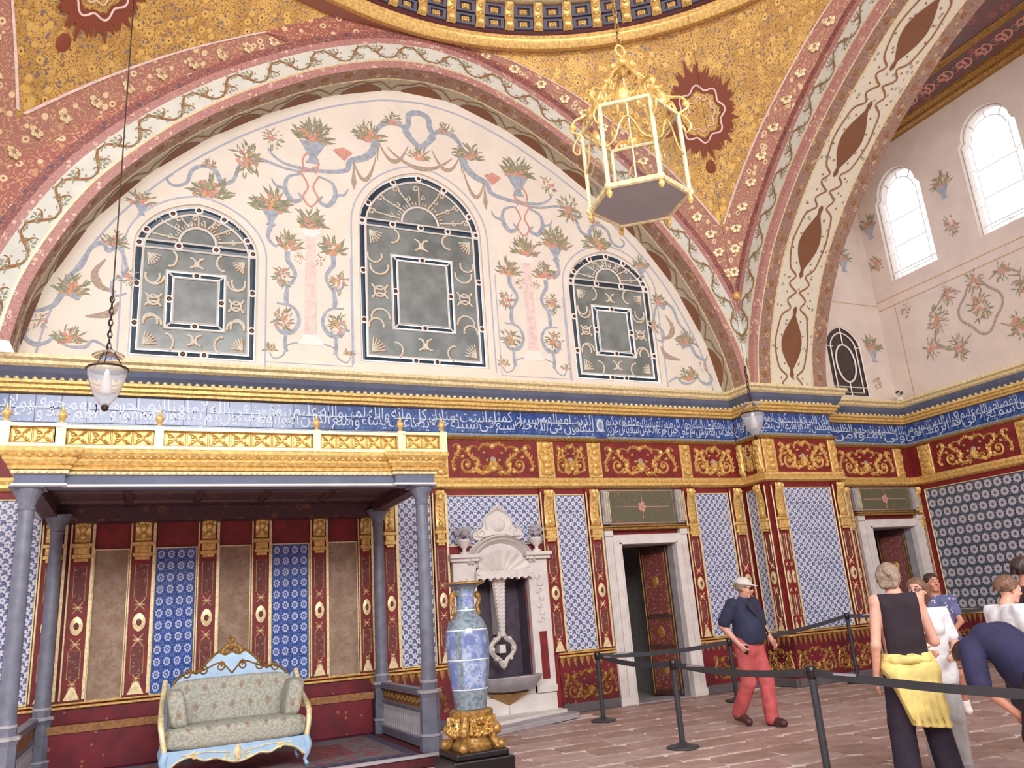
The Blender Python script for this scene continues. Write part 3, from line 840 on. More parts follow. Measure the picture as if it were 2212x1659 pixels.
def coffers():
    NC = 66; rows = ((5.645, ZR+.17), (5.53, ZR+.60))
    tilt = math.atan2(rows[0][0]-rows[1][0], rows[1][1]-rows[0][1]); hgt = math.hypot(rows[0][0]-rows[1][0], rows[1][1]-rows[0][1])
    # local frame: x along the ring, y inwards (towards the axis), z up the band
    Fc = lambda a, b, c=0.0: Vector((a, -b*math.sin(tilt)-c*math.cos(tilt), b*math.cos(tilt)-c*math.sin(tilt)))
    br = MB()
    pr = smooth_pts([(0, .02), (.05, .11), (.14, .12), (.24, .07), (.36, .09), (.44, .14), (.47, .14)], 3)
    n = len(pr); vs = []
    for b, c in pr:
        for a in (-.085, -.05, .05, .085): vs.append(Fc(a, b, c if abs(a) < .06 else c*.72))
    br.add(vs, [(i*4+k, i*4+k+1, (i+1)*4+k+1, (i+1)*4+k) for i in range(n-1) for k in range(3)]+[(i*4, (i+1)*4, (i+1)*4, i*4)[:3] for i in range(0)])
    for k in range(3): br.blob(Fc, 0, .1+.13*k, .05, .04, .05, 0, 8, .08)
    cf = MB()
    for b0, b1 in ((.02, .20), (.24, .44)):
        for (x0, x1, z0, z1) in ((-.17, -.11, b0, b1), (.11, .17, b0, b1), (-.11, .11, b0, b0+.03), (-.11, .11, b1-.03, b1)):
            cf.fbox(Fc, x0, x1, z0, z1, 0, .05)
    cf.cur = 1
    for b in (.11, .34):
        cf.fbox(Fc, -.07, .07, b-.05, b+.05, 0, .03, .01); 
        for k in range(4): cf.blob(Fc, .03*math.cos(k*1.57+.8), b+.03*math.sin(k*1.57+.8), .03, .025, .03, 0, 6, .03)
    bo = br.build('gilt_bracket', M['gold'], ceil, smooth=True, fix=False); co = cf.build('coffer', [M['blue_cove'], M['gold']], ceil)
    for i in range(NC):
        for k, o in ((0, bo), (.5, co)):
            a = 2*PI*(i+k)/NC; q = o if i == 0 else o.copy()
            if i: COL.objects.link(q)
            q.location = (CX+rows[0][0]*math.cos(a), CY+rows[0][0]*math.sin(a), rows[0][1]); q.rotation_euler = (0, 0, a-PI/2)
coffers()
# flat painted ceiling of the side bay, with its gilt cornice
mb = MB(); mb.box(XP+.2, XR+.3, -2, YR+.3, 11.45, 11.6)
cs = struct(mb.build('ceiling_side_bay', M['ceil_red']), 'dark red and green painted ceiling of the side bay', 'ceiling')
m2 = sweep([(XP2, YR), (XR, YR), (XR, -2)], [(0, 11.0), (.10, 11.0), (.14, 11.05), (.13, 11.12), (.20, 11.18), (.2, 11.24), (0, 11.24)]); struct(m2.build('trim_6', M['gold_dark']), 'old gilt cornice high on the side bay wall', 'moulding')
m2 = sweep([(XP2, YR), (XR, YR), (XR, -2)], [(0, 11.24), (.2, 11.24), (.62, 11.44), (0, 11.46)]); m2.build('painted_cove', M['ceil_red'], cs)
m2 = sweep([(XP2, YR), (XR, YR), (XR, -2)], [(.6, 11.41), (.74, 11.41), (.78, 11.44), (.74, 11.455), (.6, 11.455)]); struct(m2.build('trim_7', M['gold_dark']), 'thin old gilt strip on the side bay ceiling', 'moulding')
mbp = MB()
for k in range(26):
    y = 11.2-k*.42
    for q in range(3):
        Fq = frame((XR-.42+.02*q, y+.12*q, 11.335), (0, 1, 0), (.9, 0, -.43), (-.43, 0, -.9)); mbp.stroke(Fq, spiral(0, 0, .14-.02*q, 90*q, 1.3, 1, 12), .04, .012)
mbp.build('painted_scrolls', M['p_red'], cs)
# the upper outside of the dome bay is closed so that no sky shows above the arches
mb = MB(); mb.box(XL-.9, XP2, YP+.01, YP+.65+.6, 10.8, 12.2); 
struct(mb.build('wall_above_arch_back', M['b_red_o']), 'masonry above the crown of the big arch')

# lower walls of the hall behind and to the left of the camera; daylight comes in above them
mb = MB(); mb.box(-9.2, 18, -9.2, -9, 0, 6.6); struct(mb.build('wall_front', M['red']), 'red panelled wall behind the photographer')
mb = MB(); mb.box(-9.2, -9, -9, YP+1, 0, 6.6); struct(mb.build('wall_far_left', M['red']), 'red panelled wall far to the left')
# ------------------------------------------------------------------ ornament vocabulary in relief
def tr(pts, cx, cz, sx, sz): return [(cx+x*sx, cz+z*sz) for x, z in pts]
def leafy(mb, F, pts, ws, hh, ll, seed=0):
    """scroll with acanthus leaves along both sides"""
    mb.stroke(F, pts, ws, hh)
    N = len(pts)
    for i in range(1, N-1, 2):
        tx, ty = pts[i+1][0]-pts[i-1][0], pts[i+1][1]-pts[i-1][1]; l = math.hypot(tx, ty) or 1; tx /= l; ty /= l
        for sd in (-1, 1):
            if (i//2+seed) % 2 == (0 if sd > 0 else 1) and i % 4 == 1: continue
            q = ll*(.7+.5*((i*7) % 3)/2); x, y = pts[i]; ex, ey = x+tx*q*.7-sd*ty*q*.8, y+ty*q*.7+sd*tx*q*.8
            mb.stroke(F, [(x, y), ((x+ex)/2-sd*ty*q*.12, (y+ey)/2+sd*tx*q*.12), (ex, ey)], [ll*.35, ll*.42, ll*.08], hh*.8)
def rinceau(mb, F, cx, cz, w, h, hh=.03, k=1.0, center=True):
    """symmetrical gilded scrollwork filling a panel"""
    W_, H_ = w/2, h/2; lw = .052*k; ll = .075*k
    for sg in (-1, 1):
        S = lambda pts: tr(pts, cx, cz, sg*W_, H_)
        rr = min(.34, .40*H_/W_*1.2)
        sp = spiral(0, 0, 1, 200, 1.35, 1, 20); mb.stroke(F, [(cx+sg*(.64*W_+x*.44*H_), cz+(-.38+y*.5)*H_) for x, y in sp], taper(21, lw, lw*.4), hh)
        leafy(mb, F, S(bez((.08, -.78), (.30, -.98), (.50, -.80), (.38, -.35))), taper(13, lw, lw*1.2), hh, ll)
        leafy(mb, F, S(bez((.38, -.35), (.26, .05), (.62, .05), (.60, .48))), taper(13, lw*1.2, lw*.8), hh, ll, 1)
        mb.stroke(F, S(bez((.60, .48), (.60, .88), (.28, .80), (.34, .45))), taper(13, lw*.9, lw*.4), hh)
        leafy(mb, F, S(bez((.34, .58), (.25, .98), (.08, .95), (0, .78))), taper(13, lw*.6, lw), hh, ll*.7)
        leafy(mb, F, S(bez((.98, -.70), (1.02, .0), (.84, .2), (.80, .62))), taper(13, lw*.5, lw*1.1), hh, ll)
        mb.stroke(F, S(bez((.80, .62), (.78, .92), (.97, .92), (.95, .62))), taper(13, lw, lw*.4), hh)
        for (x, z, r, s) in ((.64, -.38, .8, .8), (.60, .55, 1.1, .9), (.82, .66, 1.0, .9), (.40, -.35, .9, .9), (.20, -.82, .8, .8), (.95, -.66, .8, .8), (.50, -.80, .7, .8), (.74, .12, .6, .8), (.22, .35, .5, .5), (.15, -.1, .45, .6)):
            mb.blob(F, cx+sg*x*W_, cz+z*H_, .05*k*r, .05*k*s, hh*1.3, x*3, 7)
    if center:
        for j in range(9):
            a_ = math.radians(18+18*j); mb.stroke(F, [(cx+.02*math.cos(a_), cz-.55*H_), (cx+.32*H_*math.cos(a_)*1.1, cz-.55*H_+.44*H_*math.sin(a_))], [lw*.4, lw*.9], hh)
        mb.blob(F, cx, cz-.6*H_, .07*k, .06*k, hh*1.4); mb.blob(F, cx, cz+.78*H_, .06*k, .05*k, hh*1.3)
        for sg in (-1, 1): mb.stroke(F, [(cx+sg*x*W_, cz+z*H_) for x, z in spiral(.16, -.55, .12, 90, 1.2, sg, 12)], lw*.6, hh)
    return mb
def cross_knot(mb, F, a, b, s, hh=.012):
    for sg in (-1, 1):
        mb.stroke(F, smooth_pts([(a-sg*s, b-s*1.2), (a-sg*s*.25, b-s*.3), (a+sg*s*.25, b+s*.3), (a+sg*s, b+s*1.2)], 3), s*.3, hh)
        mb.stroke(F, [(a, b), (a+sg*s*1.0, b)], s*.3, hh)
    mb.blob(F, a, b, s*.4, s*.4, hh*1.6)
def console(F, a0, a1, b0, b1, c=.10):
    mb = MB(); h = b1-b0
    pr = smooth_pts([(0, .02), (.06, .05), (.12, .055), (.3, .035), (.6, .05), (.8, .10), (.92, .125), (1, .115)], 4)
    cols = [0, .12, .3, .5, .7, .88, 1]; up = [.75, .95, .85, 1.05, .85, .95, .75]
    vs = [F(a0+(a1-a0)*q, b0+h*t, cc*c/.12*u) for t, cc in pr for q, u in zip(cols, up)]
    k = len(cols); mb.add(vs, [(i*k+j, i*k+j+1, (i+1)*k+j+1, (i+1)*k+j) for i in range(len(pr)-1) for j in range(k-1)])
    am = (a0+a1)/2; mb.blob(F, am, b1-.10, .05, .06, .05, 0, 8, c*.7); mb.blob(F, am, b0+.08, .045, .06, .04, 0, 8, c*.35)
    for j in range(4): mb.blob(F, am, b0+.16+.07*j, .025, .035, .03, 0, 6, c*.3)
    mb.blob(F, a0+.02, b1-.05, .03, .04, .05, 0, 7, c*.7); mb.blob(F, a1-.02, b1-.05, .03, .04, .05, 0, 7, c*.7)
    return mb
def pilaster(parent, F, a0, a1, z0=.90, z1=3.49, cap=2.66, con=True, double=False, dark=False):
    mb = MB(); mb.fbox(F, a0, a1, z0, z1, 0, .05); root = mb.build('pilaster', M['red'], parent)
    for a in (a0, a1):
        e = MB(); s = 1 if a == a0 else -1; e.fbox(F, a, a+s*.022, z0+.02, z1-.06, .04, .068, .006); e.build('gilt_strip', M['gold_pale'], root)
    w = a1-a0; m = (a0+a1)/2; G = lambda a, b, c=0.0: F(a, b, c+.05)
    if con: console(G, a0+w*.18, a1-w*.18, cap+.2, z1-.03, .10).build('console', M['gold'], root, smooth=True)
    if cap:
        e = MB()
        for (b, h, i) in ((cap+.14, .05, .02), (cap+.05, .09, .05), (cap, .05, .03), (cap-.04, .04, .06)): e.fbox(G, a0+i, a1-i, b, b+h, 0, .05-i*.4+.02, .006)
        e.build('capital', M['gold'], root)
    top = cap-.06 if cap else z1-.2
    cols = ((m, w),) if not double else ((m-w*.2, w*.5), (m+w*.2, w*.5))
    pn = MB(); ln = MB(); mm = (top+z0)/2+.06; 
    for cm, cw in cols:
        hw = cw*.24
        for (b0, b1) in ((z0+.26, mm-.30), (mm+.30, top-.04)):
            pn.fbox(G, cm-hw, cm+hw, b0, b1, 0, .006); ln.stroke(G, rect(cm-hw, cm+hw, b0, b1), .014, .012, closed=True)
        cross_knot(ln, G, cm, mm+.22, cw*.20); cross_knot(ln, G, cm, mm-.22, cw*.20)
        if not cap: cross_knot(ln, G, cm, top+.03, cw*.22)
        cross_knot(ln, G, cm, z0+.20, cw*.16)
        ln.poly(G, [(cm-cw*.32, z0+.02), (cm+cw*.32, z0+.02), (cm+cw*.12, z0+.15), (cm, z0+.18), (cm-cw*.12, z0+.15)], .012)
        md = MB(); ey = [(cm+cw*.26*math.sin(t)*(abs(math.sin(t))**.2), mm-.115*math.cos(t)) for t in [2*PI*i/16 for i in range(16)]]
        md.add([G(cm, mm, .03)]+[G(x, z, .016) for x, z in ey]+[G(x, z, 0) for x, z in ey], [(0, 1+i, 1+(i+1) % 16) for i in range(16)]+[(1+i, 17+i, 17+(i+1) % 16, 1+(i+1) % 16) for i in range(16)])
        me = md.build('medallion', M['gold_pale'], root)
        md = MB(); md.blob(G, cm, mm, cw*.11, .045, .012, 0, 10, .026); md.build('medallion_centre', M['pil_panel'], root)
    pn.build('inlaid_panel', M['pil_panel'], root); ln.build('gilt_line', M['gold_pale'], root)
    return root
def tile_panel(parent, F, a0, a1, b0, b1, size, mat, frame_=True):
    e = MB(); e.fbox(F, a0, a1, b0, b1, -.02, .004); root = e.build('tile_panel', M['skirt'], parent)
    nx, nz = max(1, round((a1-a0)/size)), max(1, round((b1-b0)/size)); w, h = (a1-a0)/nx, (b1-b0)/nz; first = None
    for i in range(nx):
        for j in range(nz):
            c = F(a0+(i+.5)*w, b0+(j+.5)*h, .004)
            if first is None:
                m = MB(); G = lambda a, b, cc=0.0: F(a0+.5*w+a, b0+.5*h+b, .004+cc)-F(a0+.5*w, b0+.5*h, .004)
                m.fbox(G, -w/2+.0015, w/2-.0015, -h/2+.0015, h/2-.0015, 0, .008, .0015); first = m.build('tile', mat, root); first.location = c
            else: inst(first, c, parent=root)
    if frame_:
        g = MB(); t = .018
        for r_ in ((a0-t, a1+t, b0-t, b0), (a0-t, a1+t, b1, b1+t), (a0-t, a0, b0, b1), (a1, a1+t, b0, b1)): g.fbox(F, *r_, 0, .03, .004)
        g.build('gilt_frame', M['gold_pale'], root)
    return root
FD = FY(D); FPs = FXm(XP); FPf = FY(YP); FRc = FY(YR); FRt = FXm(XR)
# ---- pilasters and tile panels of the back wall (x ranges read off the wall)
for a, b in ((-1.22, -.94), (-.90, -.62), (-.20, .10), (.63, .90), (1.33, 1.59), (2.13, 2.38), (2.82, 3.04)): pilaster(wall_back, FD, a, b, cap=2.62, z1=3.12)
for a, b in ((3.18, 3.42), (3.99, 4.22), (5.86, 6.13), (6.72, 6.98), (8.72, 8.98), (9.76, 10.04)): pilaster(wall_back, FD, a, b)
for a, b in ((.12, .61), (1.61, 2.11)): tile_panel(wall_back, FD, a, b, .90, 2.72, .31, M['t_ring'])
for a, b in ((-.60, -.22), (.92, 1.31), (2.40, 2.80)):
    e = MB(); e.fbox(FD, a, b, .90, 2.72, 0, .012, .004); br = e.build('brocade_panel', M['brocade'], wall_back)
    g = MB(); t = .018
    for r_ in ((a-t, b+t, .90-t, .90), (a-t, b+t, 2.72, 2.72+t), (a-t, a, .9, 2.72), (b, b+t, .9, 2.72)): g.fbox(FD, *r_, 0, .03, .004)
    g.build('gilt_frame', M['gold_pale'], br)
for a, b in ((XL, -1.25), (3.45, 3.96), (6.16, 6.69), (9.01, 9.73)): tile_panel(wall_back, FD, a, b, .92, 3.38, .26, M['t_lat'])
tile_panel(wall_back, FD, 4.25, 5.83, 2.62, 3.38, .26, M['t_lat'])
# pier
tile_panel(wall_pier, FPs, YP+.30, D-.10, .92, 3.38, .26, M['t_lat_y'])
pilaster(wall_pier, FPs, YP+.02, YP+.27)
pilaster(wall_pier, FPf, XP+.02, XP+.30, double=True)
tile_panel(wall_pier, FPf, XP+.34, XP2-.34, .92, 3.38, .27, M['t_lat'])
pilaster(wall_pier, FPf, XP2-.30, XP2-.02)
# recess and right wall
e = MB(); e.fbox(FRc, XP2, DOOR2[0], 0, 5.0, 0, .01); e.fbox(FRc, DOOR2[1], XR, 0, 5.0, 0, .01); e.fbox(FRc, DOOR2[0], DOOR2[1], DOOR2[2], 5.0, 0, .01); e.fbox(FRt, 2, YR, 0, 5.0, 0, .01)
e.build('red_panelling', M['red'], wall_recess)
FRc1 = lambda a, b, c=0.0: FRc(a, b, c+.01); FRt1 = lambda a, b, c=0.0: FRt(a, b, c+.01)
pilaster(wall_recess, FRc1, 12.02, 12.30); pilaster(wall_recess, FRc1, 12.42, 12.68); pilaster(wall_recess, FRc1, 14.48, 14.66)
tile_panel(wall_right, FRt1, 6.4, 11.52, 1.0, 3.38, .40, M['t_star_y'])
# ---- red frieze with gilded scrollwork
def frieze(parent, F, spans, brs, z0=3.70, z1=4.29):
    for a, b in spans:
        m = MB(); rinceau(m, F, (a+b)/2, (z0+z1)/2, (b-a)*.96, (z1-z0)*.92, .035, min(1.0, (b-a)/.7)); m.build('gilt_scrollwork', M['gold'], parent)
        fl = MB(); fl.blob(F, (a+b)/2, (z0+z1)/2-.02, .06, .06, .03, 0, 8); fl.build('grey_flower', M['p_taupe'], parent)
    for a, b in brs:
        m = MB(); c = (a+b)/2; w = b-a
        m.fbox(F, a, b, z0-.02, z1, 0, .03, .006)
        for k, (r, s) in enumerate(((.42, .07), (.32, .06), (.45, .09), (.3, .06), (.42, .07))): m.blob(F, c, z0+.07+k*.115, w*r, s, .06, 0, 8, .03)
        for sg in (-1, 1): m.stroke(F, smooth_pts([(c+sg*w*.4, z0+.05), (c+sg*w*.25, z0+.2), (c+sg*w*.42, z0+.38), (c+sg*w*.2, z1-.06)], 4), .03, .03, .03)
        m.build('gilt_bracket', M['gold'], parent)
frieze(wall_back, FD, ((4.34, 5.84), (6.26, 6.80), (7.16, 8.72), (9.10, 10.0)), ((4.06, 4.30), (5.90, 6.20), (6.86, 7.12), (8.80, 9.02)))
frieze(wall_back, FD, ((-1.7, -.4), (.2, 1.7), (2.3, 3.9)), ((-.25, .05), (1.85, 2.15)))
frieze(wall_pier, FPs, ((YP+.22, D-.16),), ((YP+.0, YP+.18), (D-.14, D)))
frieze(wall_pier, FPf, ((XP+.36, XP2-.22),), ((XP+.02, XP+.30), (XP2-.18, XP2)))
frieze(wall_recess, FRc1, ((12.60, 14.15),), ((12.28, 12.55), (14.2, 14.42)))
frieze(wall_right, FRt1, ((9.45, 11.1), (7.2, 8.9)), ((11.2, 11.5), (9.0, 9.35)))
# ---- dado
def dado_run(parent, F, a0, a1, orn=True, zc=.82):
    m = MB(); m.fbox(F, a0, a1, .14, zc, 0, .02); root = m.build('dado', M['dado'], parent)
    m = MB(); m.fbox(F, a0, a1, 0, .14, 0, .05, .01); m.build('skirting', M['skirt'], root)
    m = MB(); m.fbox(F, a0, a1, zc, zc+.03, 0, .05, .008); m.fbox(F, a0, a1, zc+.05, zc+.075, 0, .045, .008); m.build('gilt_cap', M['gold'], root)
    if orn:
        m = MB(); n = int((a1-a0)/.11)
        for i in range(n):
            a = a0+(i+.5)*(a1-a0)/n; m.stroke(F, [(a, zc-.0), (a, zc-.07), (a, zc-.15)], [.09, .06, .008], .012, .02)
        k = max(1, round((a1-a0)/1.1))
        G = lambda a, b, c=0.0: F(a, b, c+.02)
        for i in range(k):
            c = a0+(i+.5)*(a1-a0)/k; rinceau(m, G, c, .40, min(1.0, (a1-a0)/k*.92), .44, .02, .8)
        m.build('gilt_ornament', M['gold_dark'], root)
for a, b, o_ in ((XL, 2.95, 0), (2.95, 4.22, 1), (5.98, 7.02, 1), (8.68, XP, 1)): dado_run(wall_back, FD, a, b, o_)
dado_run(wall_pier, FPs, YP, D, 1); dado_run(wall_pier, FPf, XP, XP2, 1)
dado_run(wall_recess, FRc1, XP2, 12.78, 1); dado_run(wall_recess, FRc1, 14.56, XR, 0); dado_run(wall_right, FRt1, 6, YR, 1, .90)

# ------------------------------------------------------------------ cobalt inscription band
import unicodedata
FORMS = {}
for cp in range(0xFE70, 0xFEFD):
    d = unicodedata.decomposition(chr(cp)).split()
    if len(d) >= 2 and d[0] in ('<isolated>', '<final>', '<initial>', '<medial>'):
        FORMS.setdefault(tuple(int(x, 16) for x in d[1:]), {})[d[0][1:-1]] = chr(cp)
def shape(word):
    cs = [ord(c) for c in word]; out = []; i = 0
    join_next = lambda k: 'initial' in FORMS.get((k,), {})
    prev = False
    while i < len(cs):
        key = (cs[i],); step = 1
        if cs[i] == 0x644 and i+1 < len(cs) and (0x644, cs[i+1]) in FORMS: key = (0x644, cs[i+1]); step = 2
        f = FORMS.get(key)
        if not f: out.append(''.join(chr(k) for k in key)); prev = False; i += step; continue
        nxt = i+step < len(cs) and 'initial' in f and ('final' in FORMS.get((cs[i+step],), {}))
        name = ('medial' if nxt else 'final') if prev else ('initial' if nxt else 'isolated')
        out.append(f.get(name) or f.get('final') or f.get('isolated')); prev = nxt; i += step
    return ''.join(reversed(out))
WORDS = {}
def word_geo(w):
    if w not in WORDS:
        c = bpy.data.curves.new('w', 'FONT'); c.body = shape(w); c.size = 1.0; c.resolution_u = 2
        o = bpy.data.objects.new('w', c); COL.objects.link(o)
        dg = bpy.context.evaluated_depsgraph_get(); dg.update(); me = bpy.data.meshes.new_from_object(o.evaluated_get(dg))
        v = [tuple(p.co[:2]) for p in me.vertices]; f = [tuple(p.vertices) for p in me.polygons]
        bpy.data.objects.remove(o); bpy.data.curves.remove(c); bpy.data.meshes.remove(me)
        WORDS[w] = (v, f)
    return WORDS[w]
def script_band(parent, Fv, a0, a1, text, z0=4.42, z1=4.80, tile_ax=0):
    """Fv: a grows to the viewer's right; the text runs right to left in two registers"""
    e = MB(); e.fbox(Fv, a0, a1, z0-.065, z0-.004, 0, .012, .002); e.build('tile_border', M['t_border'], parent)
    nx = max(1, round((a1-a0)/.30)); w = (a1-a0)/nx; h = (z1-z0)/2; first = None
    for i in range(nx):
        for j in range(2):
            c = Fv(a0+(i+.5)*w, z0+(j+.5)*h, 0)
            if first is None:
                m = MB(); G = lambda a, b, cc=0.0: Fv(a0+.5*w+a, z0+.5*h+b, cc)-Fv(a0+.5*w, z0+.5*h, 0)
                m.fbox(G, -w/2+.0015, w/2-.0015, -h/2+.0015, h/2-.0015, 0, .012, .0015); first = m.build('inscription_tile', M['t_script'], parent); first.location = c
            else: inst(first, c, parent=parent)
    words = text.split(); rows = (words[0::2], words[1::2]); mb = MB(); H_ = z1-z0
    for r, ws in enumerate(rows):
        geos = []
        for q in ws:
            v, f = word_geo(q)
            if not v: continue
            xs = [p[0] for p in v]; geos.append((v, f, min(xs), max(xs)))
        if not geos: continue
        tot = sum(g[3]-g[2] for g in geos)+.16*len(geos); sc = (a1-a0)/tot; szv = H_*.74
        x = a1-.02
        for k, (v, f, x0, x1) in enumerate(geos):
            wd = (x1-x0)*sc; zb = z0+(.47 if r == 0 else .17)*H_+(.05*H_ if k % 2 else 0); sy = szv
            zt = z1-.008
            mb.add([Fv(x-wd+(p[0]-x0)*sc, min(zt, max(z0+.006, zb+p[1]*sy)), .0155) for p in v], f)
            x -= wd+.16*sc
    # long horizontal tie strokes between the two registers
    n = max(1, round((a1-a0)/1.3))
    for i in range(n):
        c = a0+(i+.3)*(a1-a0)/n; mb.stroke(Fv, [(c, z0+H_*.53), (c+.5*(a1-a0)/n, z0+H_*.54)], .012, 0, .0158)
    mb.build('inscription', M['script_white'], parent, fix=False)
TXT = {
 'A1': 'الذين ينفقون اموالهم في سبيل الله كمثل حبة انبتت سبع سنابل في كل سنبلة مائة حبة والله يضاعف لمن يشاء والله واسع عليم الذين ينفقون اموالهم في سبيل الله ثم لا يتبعون ما انفقوا منا ولا اذى لهم اجرهم عند ربهم ولا خوف عليهم ولا هم يحزنون',
 'A2': 'قال فخذ اربعة من الطير فصرهن اليك ثم اجعل على كل جبل منهن جزءا ثم ادعهن ياتينك سعيا واعلم ان الله عزيز حكيم',
 'P1': 'قال اولم تؤمن قال بلى', 'P2': 'ولكن ليطمئن قلبي واذ قال ابراهيم رب ارني كيف تحيي الموتى',
 'R1': 'الله ولي الذين امنوا يخرجهم من الظلمات الى النور', 'R2': 'فمن يكفر بالطاغوت ويؤمن بالله فقد استمسك بالعروة الوثقى لا انفصام لها والله سميع عليم لا اكراه في الدين قد تبين الرشد من الغي'}
def FXv(x, y0): return lambda a, b, c=0.0: Vector((x-c, y0-a, b))
script_band(wall_back, FD, XL, 7.06, TXT['A1'])
script_band(wall_back, FD, 7.30, XP-.02, TXT['A2'])
m = MB(); G = lambda a, b, c=0.0: FD(7.18+a, 4.61+b, c+.006)
m.blob(G, 0, 0, .09, .15, .012, 0, 12); m.cur = 1; m.blob(G, 0, 0, .05, .08, .014, 0, 10, .006)
for k in range(4): m.blob(G, .09*math.cos(k*PI/2+.8), .14*math.sin(k*PI/2+.8), .03, .03, .01, 0, 6)
e = MB(); e.fbox(FD, 7.06, 7.30, 4.355, 4.80, 0, .01); e.build('inscription_tile', M['t_script'], wall_back)
m.build('divider_rosette', [M['script_white'], M['t_border']], wall_back)
script_band(wall_pier, FXv(XP, D), .02, D-YP-.01, TXT['P1']); script_band(wall_pier, FPf, XP, XP2, TXT['P2'])
script_band(wall_recess, FRc1, XP2+.02, XR-.02, TXT['R1']); script_band(wall_right, FXv(XR-.01, YR), .03, 5.2, TXT['R2'])

# ------------------------------------------------------------------ lunette windows
def line_on(o, pts): return pts
def lunette_window(n, cx, hw, z0, zs, za, label):
    G = lambda a, b, c=0.0: FD(a, b, c-.07)
    out = lambda d: win_outline(cx, hw-d, z0+d, zs, za-d*1.15)
    fr = MB()
    fr.stroke(G, out(.018), .036, .02, .02, closed=True); fr.stroke(G, out(.135), .036, .02, .02, closed=True)
    i = .15                                                   # inner edge of the border
    xl, xr, zb = cx-hw+i, cx+hw-i, z0+i
    for dz in (.0, .12): fr.stroke(G, [(cx-hw+.02, zs+.02+dz), (cx+hw-.02, zs+.02+dz)], .032, .02, .02)
    iw = (xr-xl)*.57/2; izb, izt = zb+(zs-zb)*.20, zb+(zs-zb)*.79
    for d in (0, .11): fr.stroke(G, rect(cx-iw+d, cx+iw-d, izb+d, izt-d), .034, .02, .02, closed=True)
    for sa in (-1, 1):
        for sb, zz in ((1, izb), (-1, izt)): fr.stroke(G, [(cx+sa*iw, zz), (cx+sa*(iw-.11), zz+sb*.11)], .03, .02, .02)
    fr.stroke(G, arc(cx, zs+.15, .30*hw, 0, 180, 16), .04, .02, .02)
    root = struct(fr.build('window_%d' % n, M['white']), label, 'window')
    b = MB()
    b.stroke(G, out(.076), .085, .008, .012, closed=True); b.stroke(G, [(cx-hw+.03, zs+.08), (cx+hw-.03, zs+.08)], .09, .008, .012)
    b.stroke(G, rect(cx-iw+.055, cx+iw-.055, izb+.055, izt-.055), .08, .008, .012, closed=True); b.build('dark_bar', M['bar_blue'], root)
    bo, bd = MB(), MB()
    o2 = win_outline(cx, hw-.076, z0+.076, zs, za-.088)
    spots = [(cx+q*hw*.5, z0+.076) for q in (-.33, .33)]+[(cx+s*(hw-.076), z0+(zs-z0)*q) for s in (-1, 1) for q in (.3, .66)]+[(cx+s*(hw-.076), zs+.08) for s in (-1, 1)]
    spots += [(cx+q*hw, zs+.08) for q in ((-.45, 0, .45) if hw > 1 else (-.3, .3))]+[o2[j] for j in (5, 9, 12, 15, 19) if j < len(o2)]
    spots += [(cx, izb+.055), (cx, izt-.055), (cx-iw+.055, (izb+izt)/2), (cx+iw-.055, (izb+izt)/2)]
    for a, c in spots: bo.blob(G, a, c, .062, .062, .012, 0, 10, .022); bd.blob(G, a, c, .036, .036, .012, 0, 8, .034)
    bo.build('white_boss', M['white'], root); bd.build('dark_boss', M['boss'], root)
    # panes
    for r_ in (rect(cx-iw+.1, cx+iw-.1, izb+.1, izt-.1), rect(xl-.02, cx-iw+.0, zb-.02, zs+.05), rect(cx+iw, xr+.02, zb-.02, zs+.05), rect(cx-iw, cx+iw, zb-.02, izb), rect(cx-iw, cx+iw, izt, zs+.05)):
        p = MB(); p.prism(G, r_, -.004, .006); p.build('pane', M['glass_grey'], root)
    lo = [q for q in win_outline(cx, hw-.1, z0, zs, za-.1) if q[1] > zs+.1]; p = MB(); p.prism(G, [(cx+hw-.1, zs+.05)]+lo+[(cx-hw+.1, zs+.05)], -.004, .006); p.build('pane', M['glass_grey'], root)
    # tracery
    t = MB(); lw = .022; td = MB()
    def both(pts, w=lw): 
        t.stroke(G, pts, w*1.35, .008, .012); td.stroke(G, [(x+.016, z-.014) for x, z in pts], w*.9, 0, .008)  # td: flat brown copy, shifted down and right, paints the tracery's shadow
    for sx in (-1, 1):
        for sz, zc in ((1, zb), (-1, zs-.02)):
            x0 = cx+sx*((xr-xl)/2)
            for k in range(6):
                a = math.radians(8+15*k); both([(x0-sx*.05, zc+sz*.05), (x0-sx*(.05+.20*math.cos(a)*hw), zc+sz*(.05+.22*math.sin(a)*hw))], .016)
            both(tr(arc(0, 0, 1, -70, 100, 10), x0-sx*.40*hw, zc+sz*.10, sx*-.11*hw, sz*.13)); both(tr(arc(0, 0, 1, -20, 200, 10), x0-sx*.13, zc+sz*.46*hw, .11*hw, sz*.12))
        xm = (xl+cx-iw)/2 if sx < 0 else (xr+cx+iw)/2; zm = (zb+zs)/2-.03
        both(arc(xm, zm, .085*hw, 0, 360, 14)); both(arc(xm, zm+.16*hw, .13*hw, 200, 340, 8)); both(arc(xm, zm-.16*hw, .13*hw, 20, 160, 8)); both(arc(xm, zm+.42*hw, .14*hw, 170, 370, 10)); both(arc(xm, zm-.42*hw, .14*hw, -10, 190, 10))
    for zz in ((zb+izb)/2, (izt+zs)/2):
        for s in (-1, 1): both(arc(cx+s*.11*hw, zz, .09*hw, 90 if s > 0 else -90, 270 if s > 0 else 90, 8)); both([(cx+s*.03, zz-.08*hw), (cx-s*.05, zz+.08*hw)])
    hh = za-zs-.25
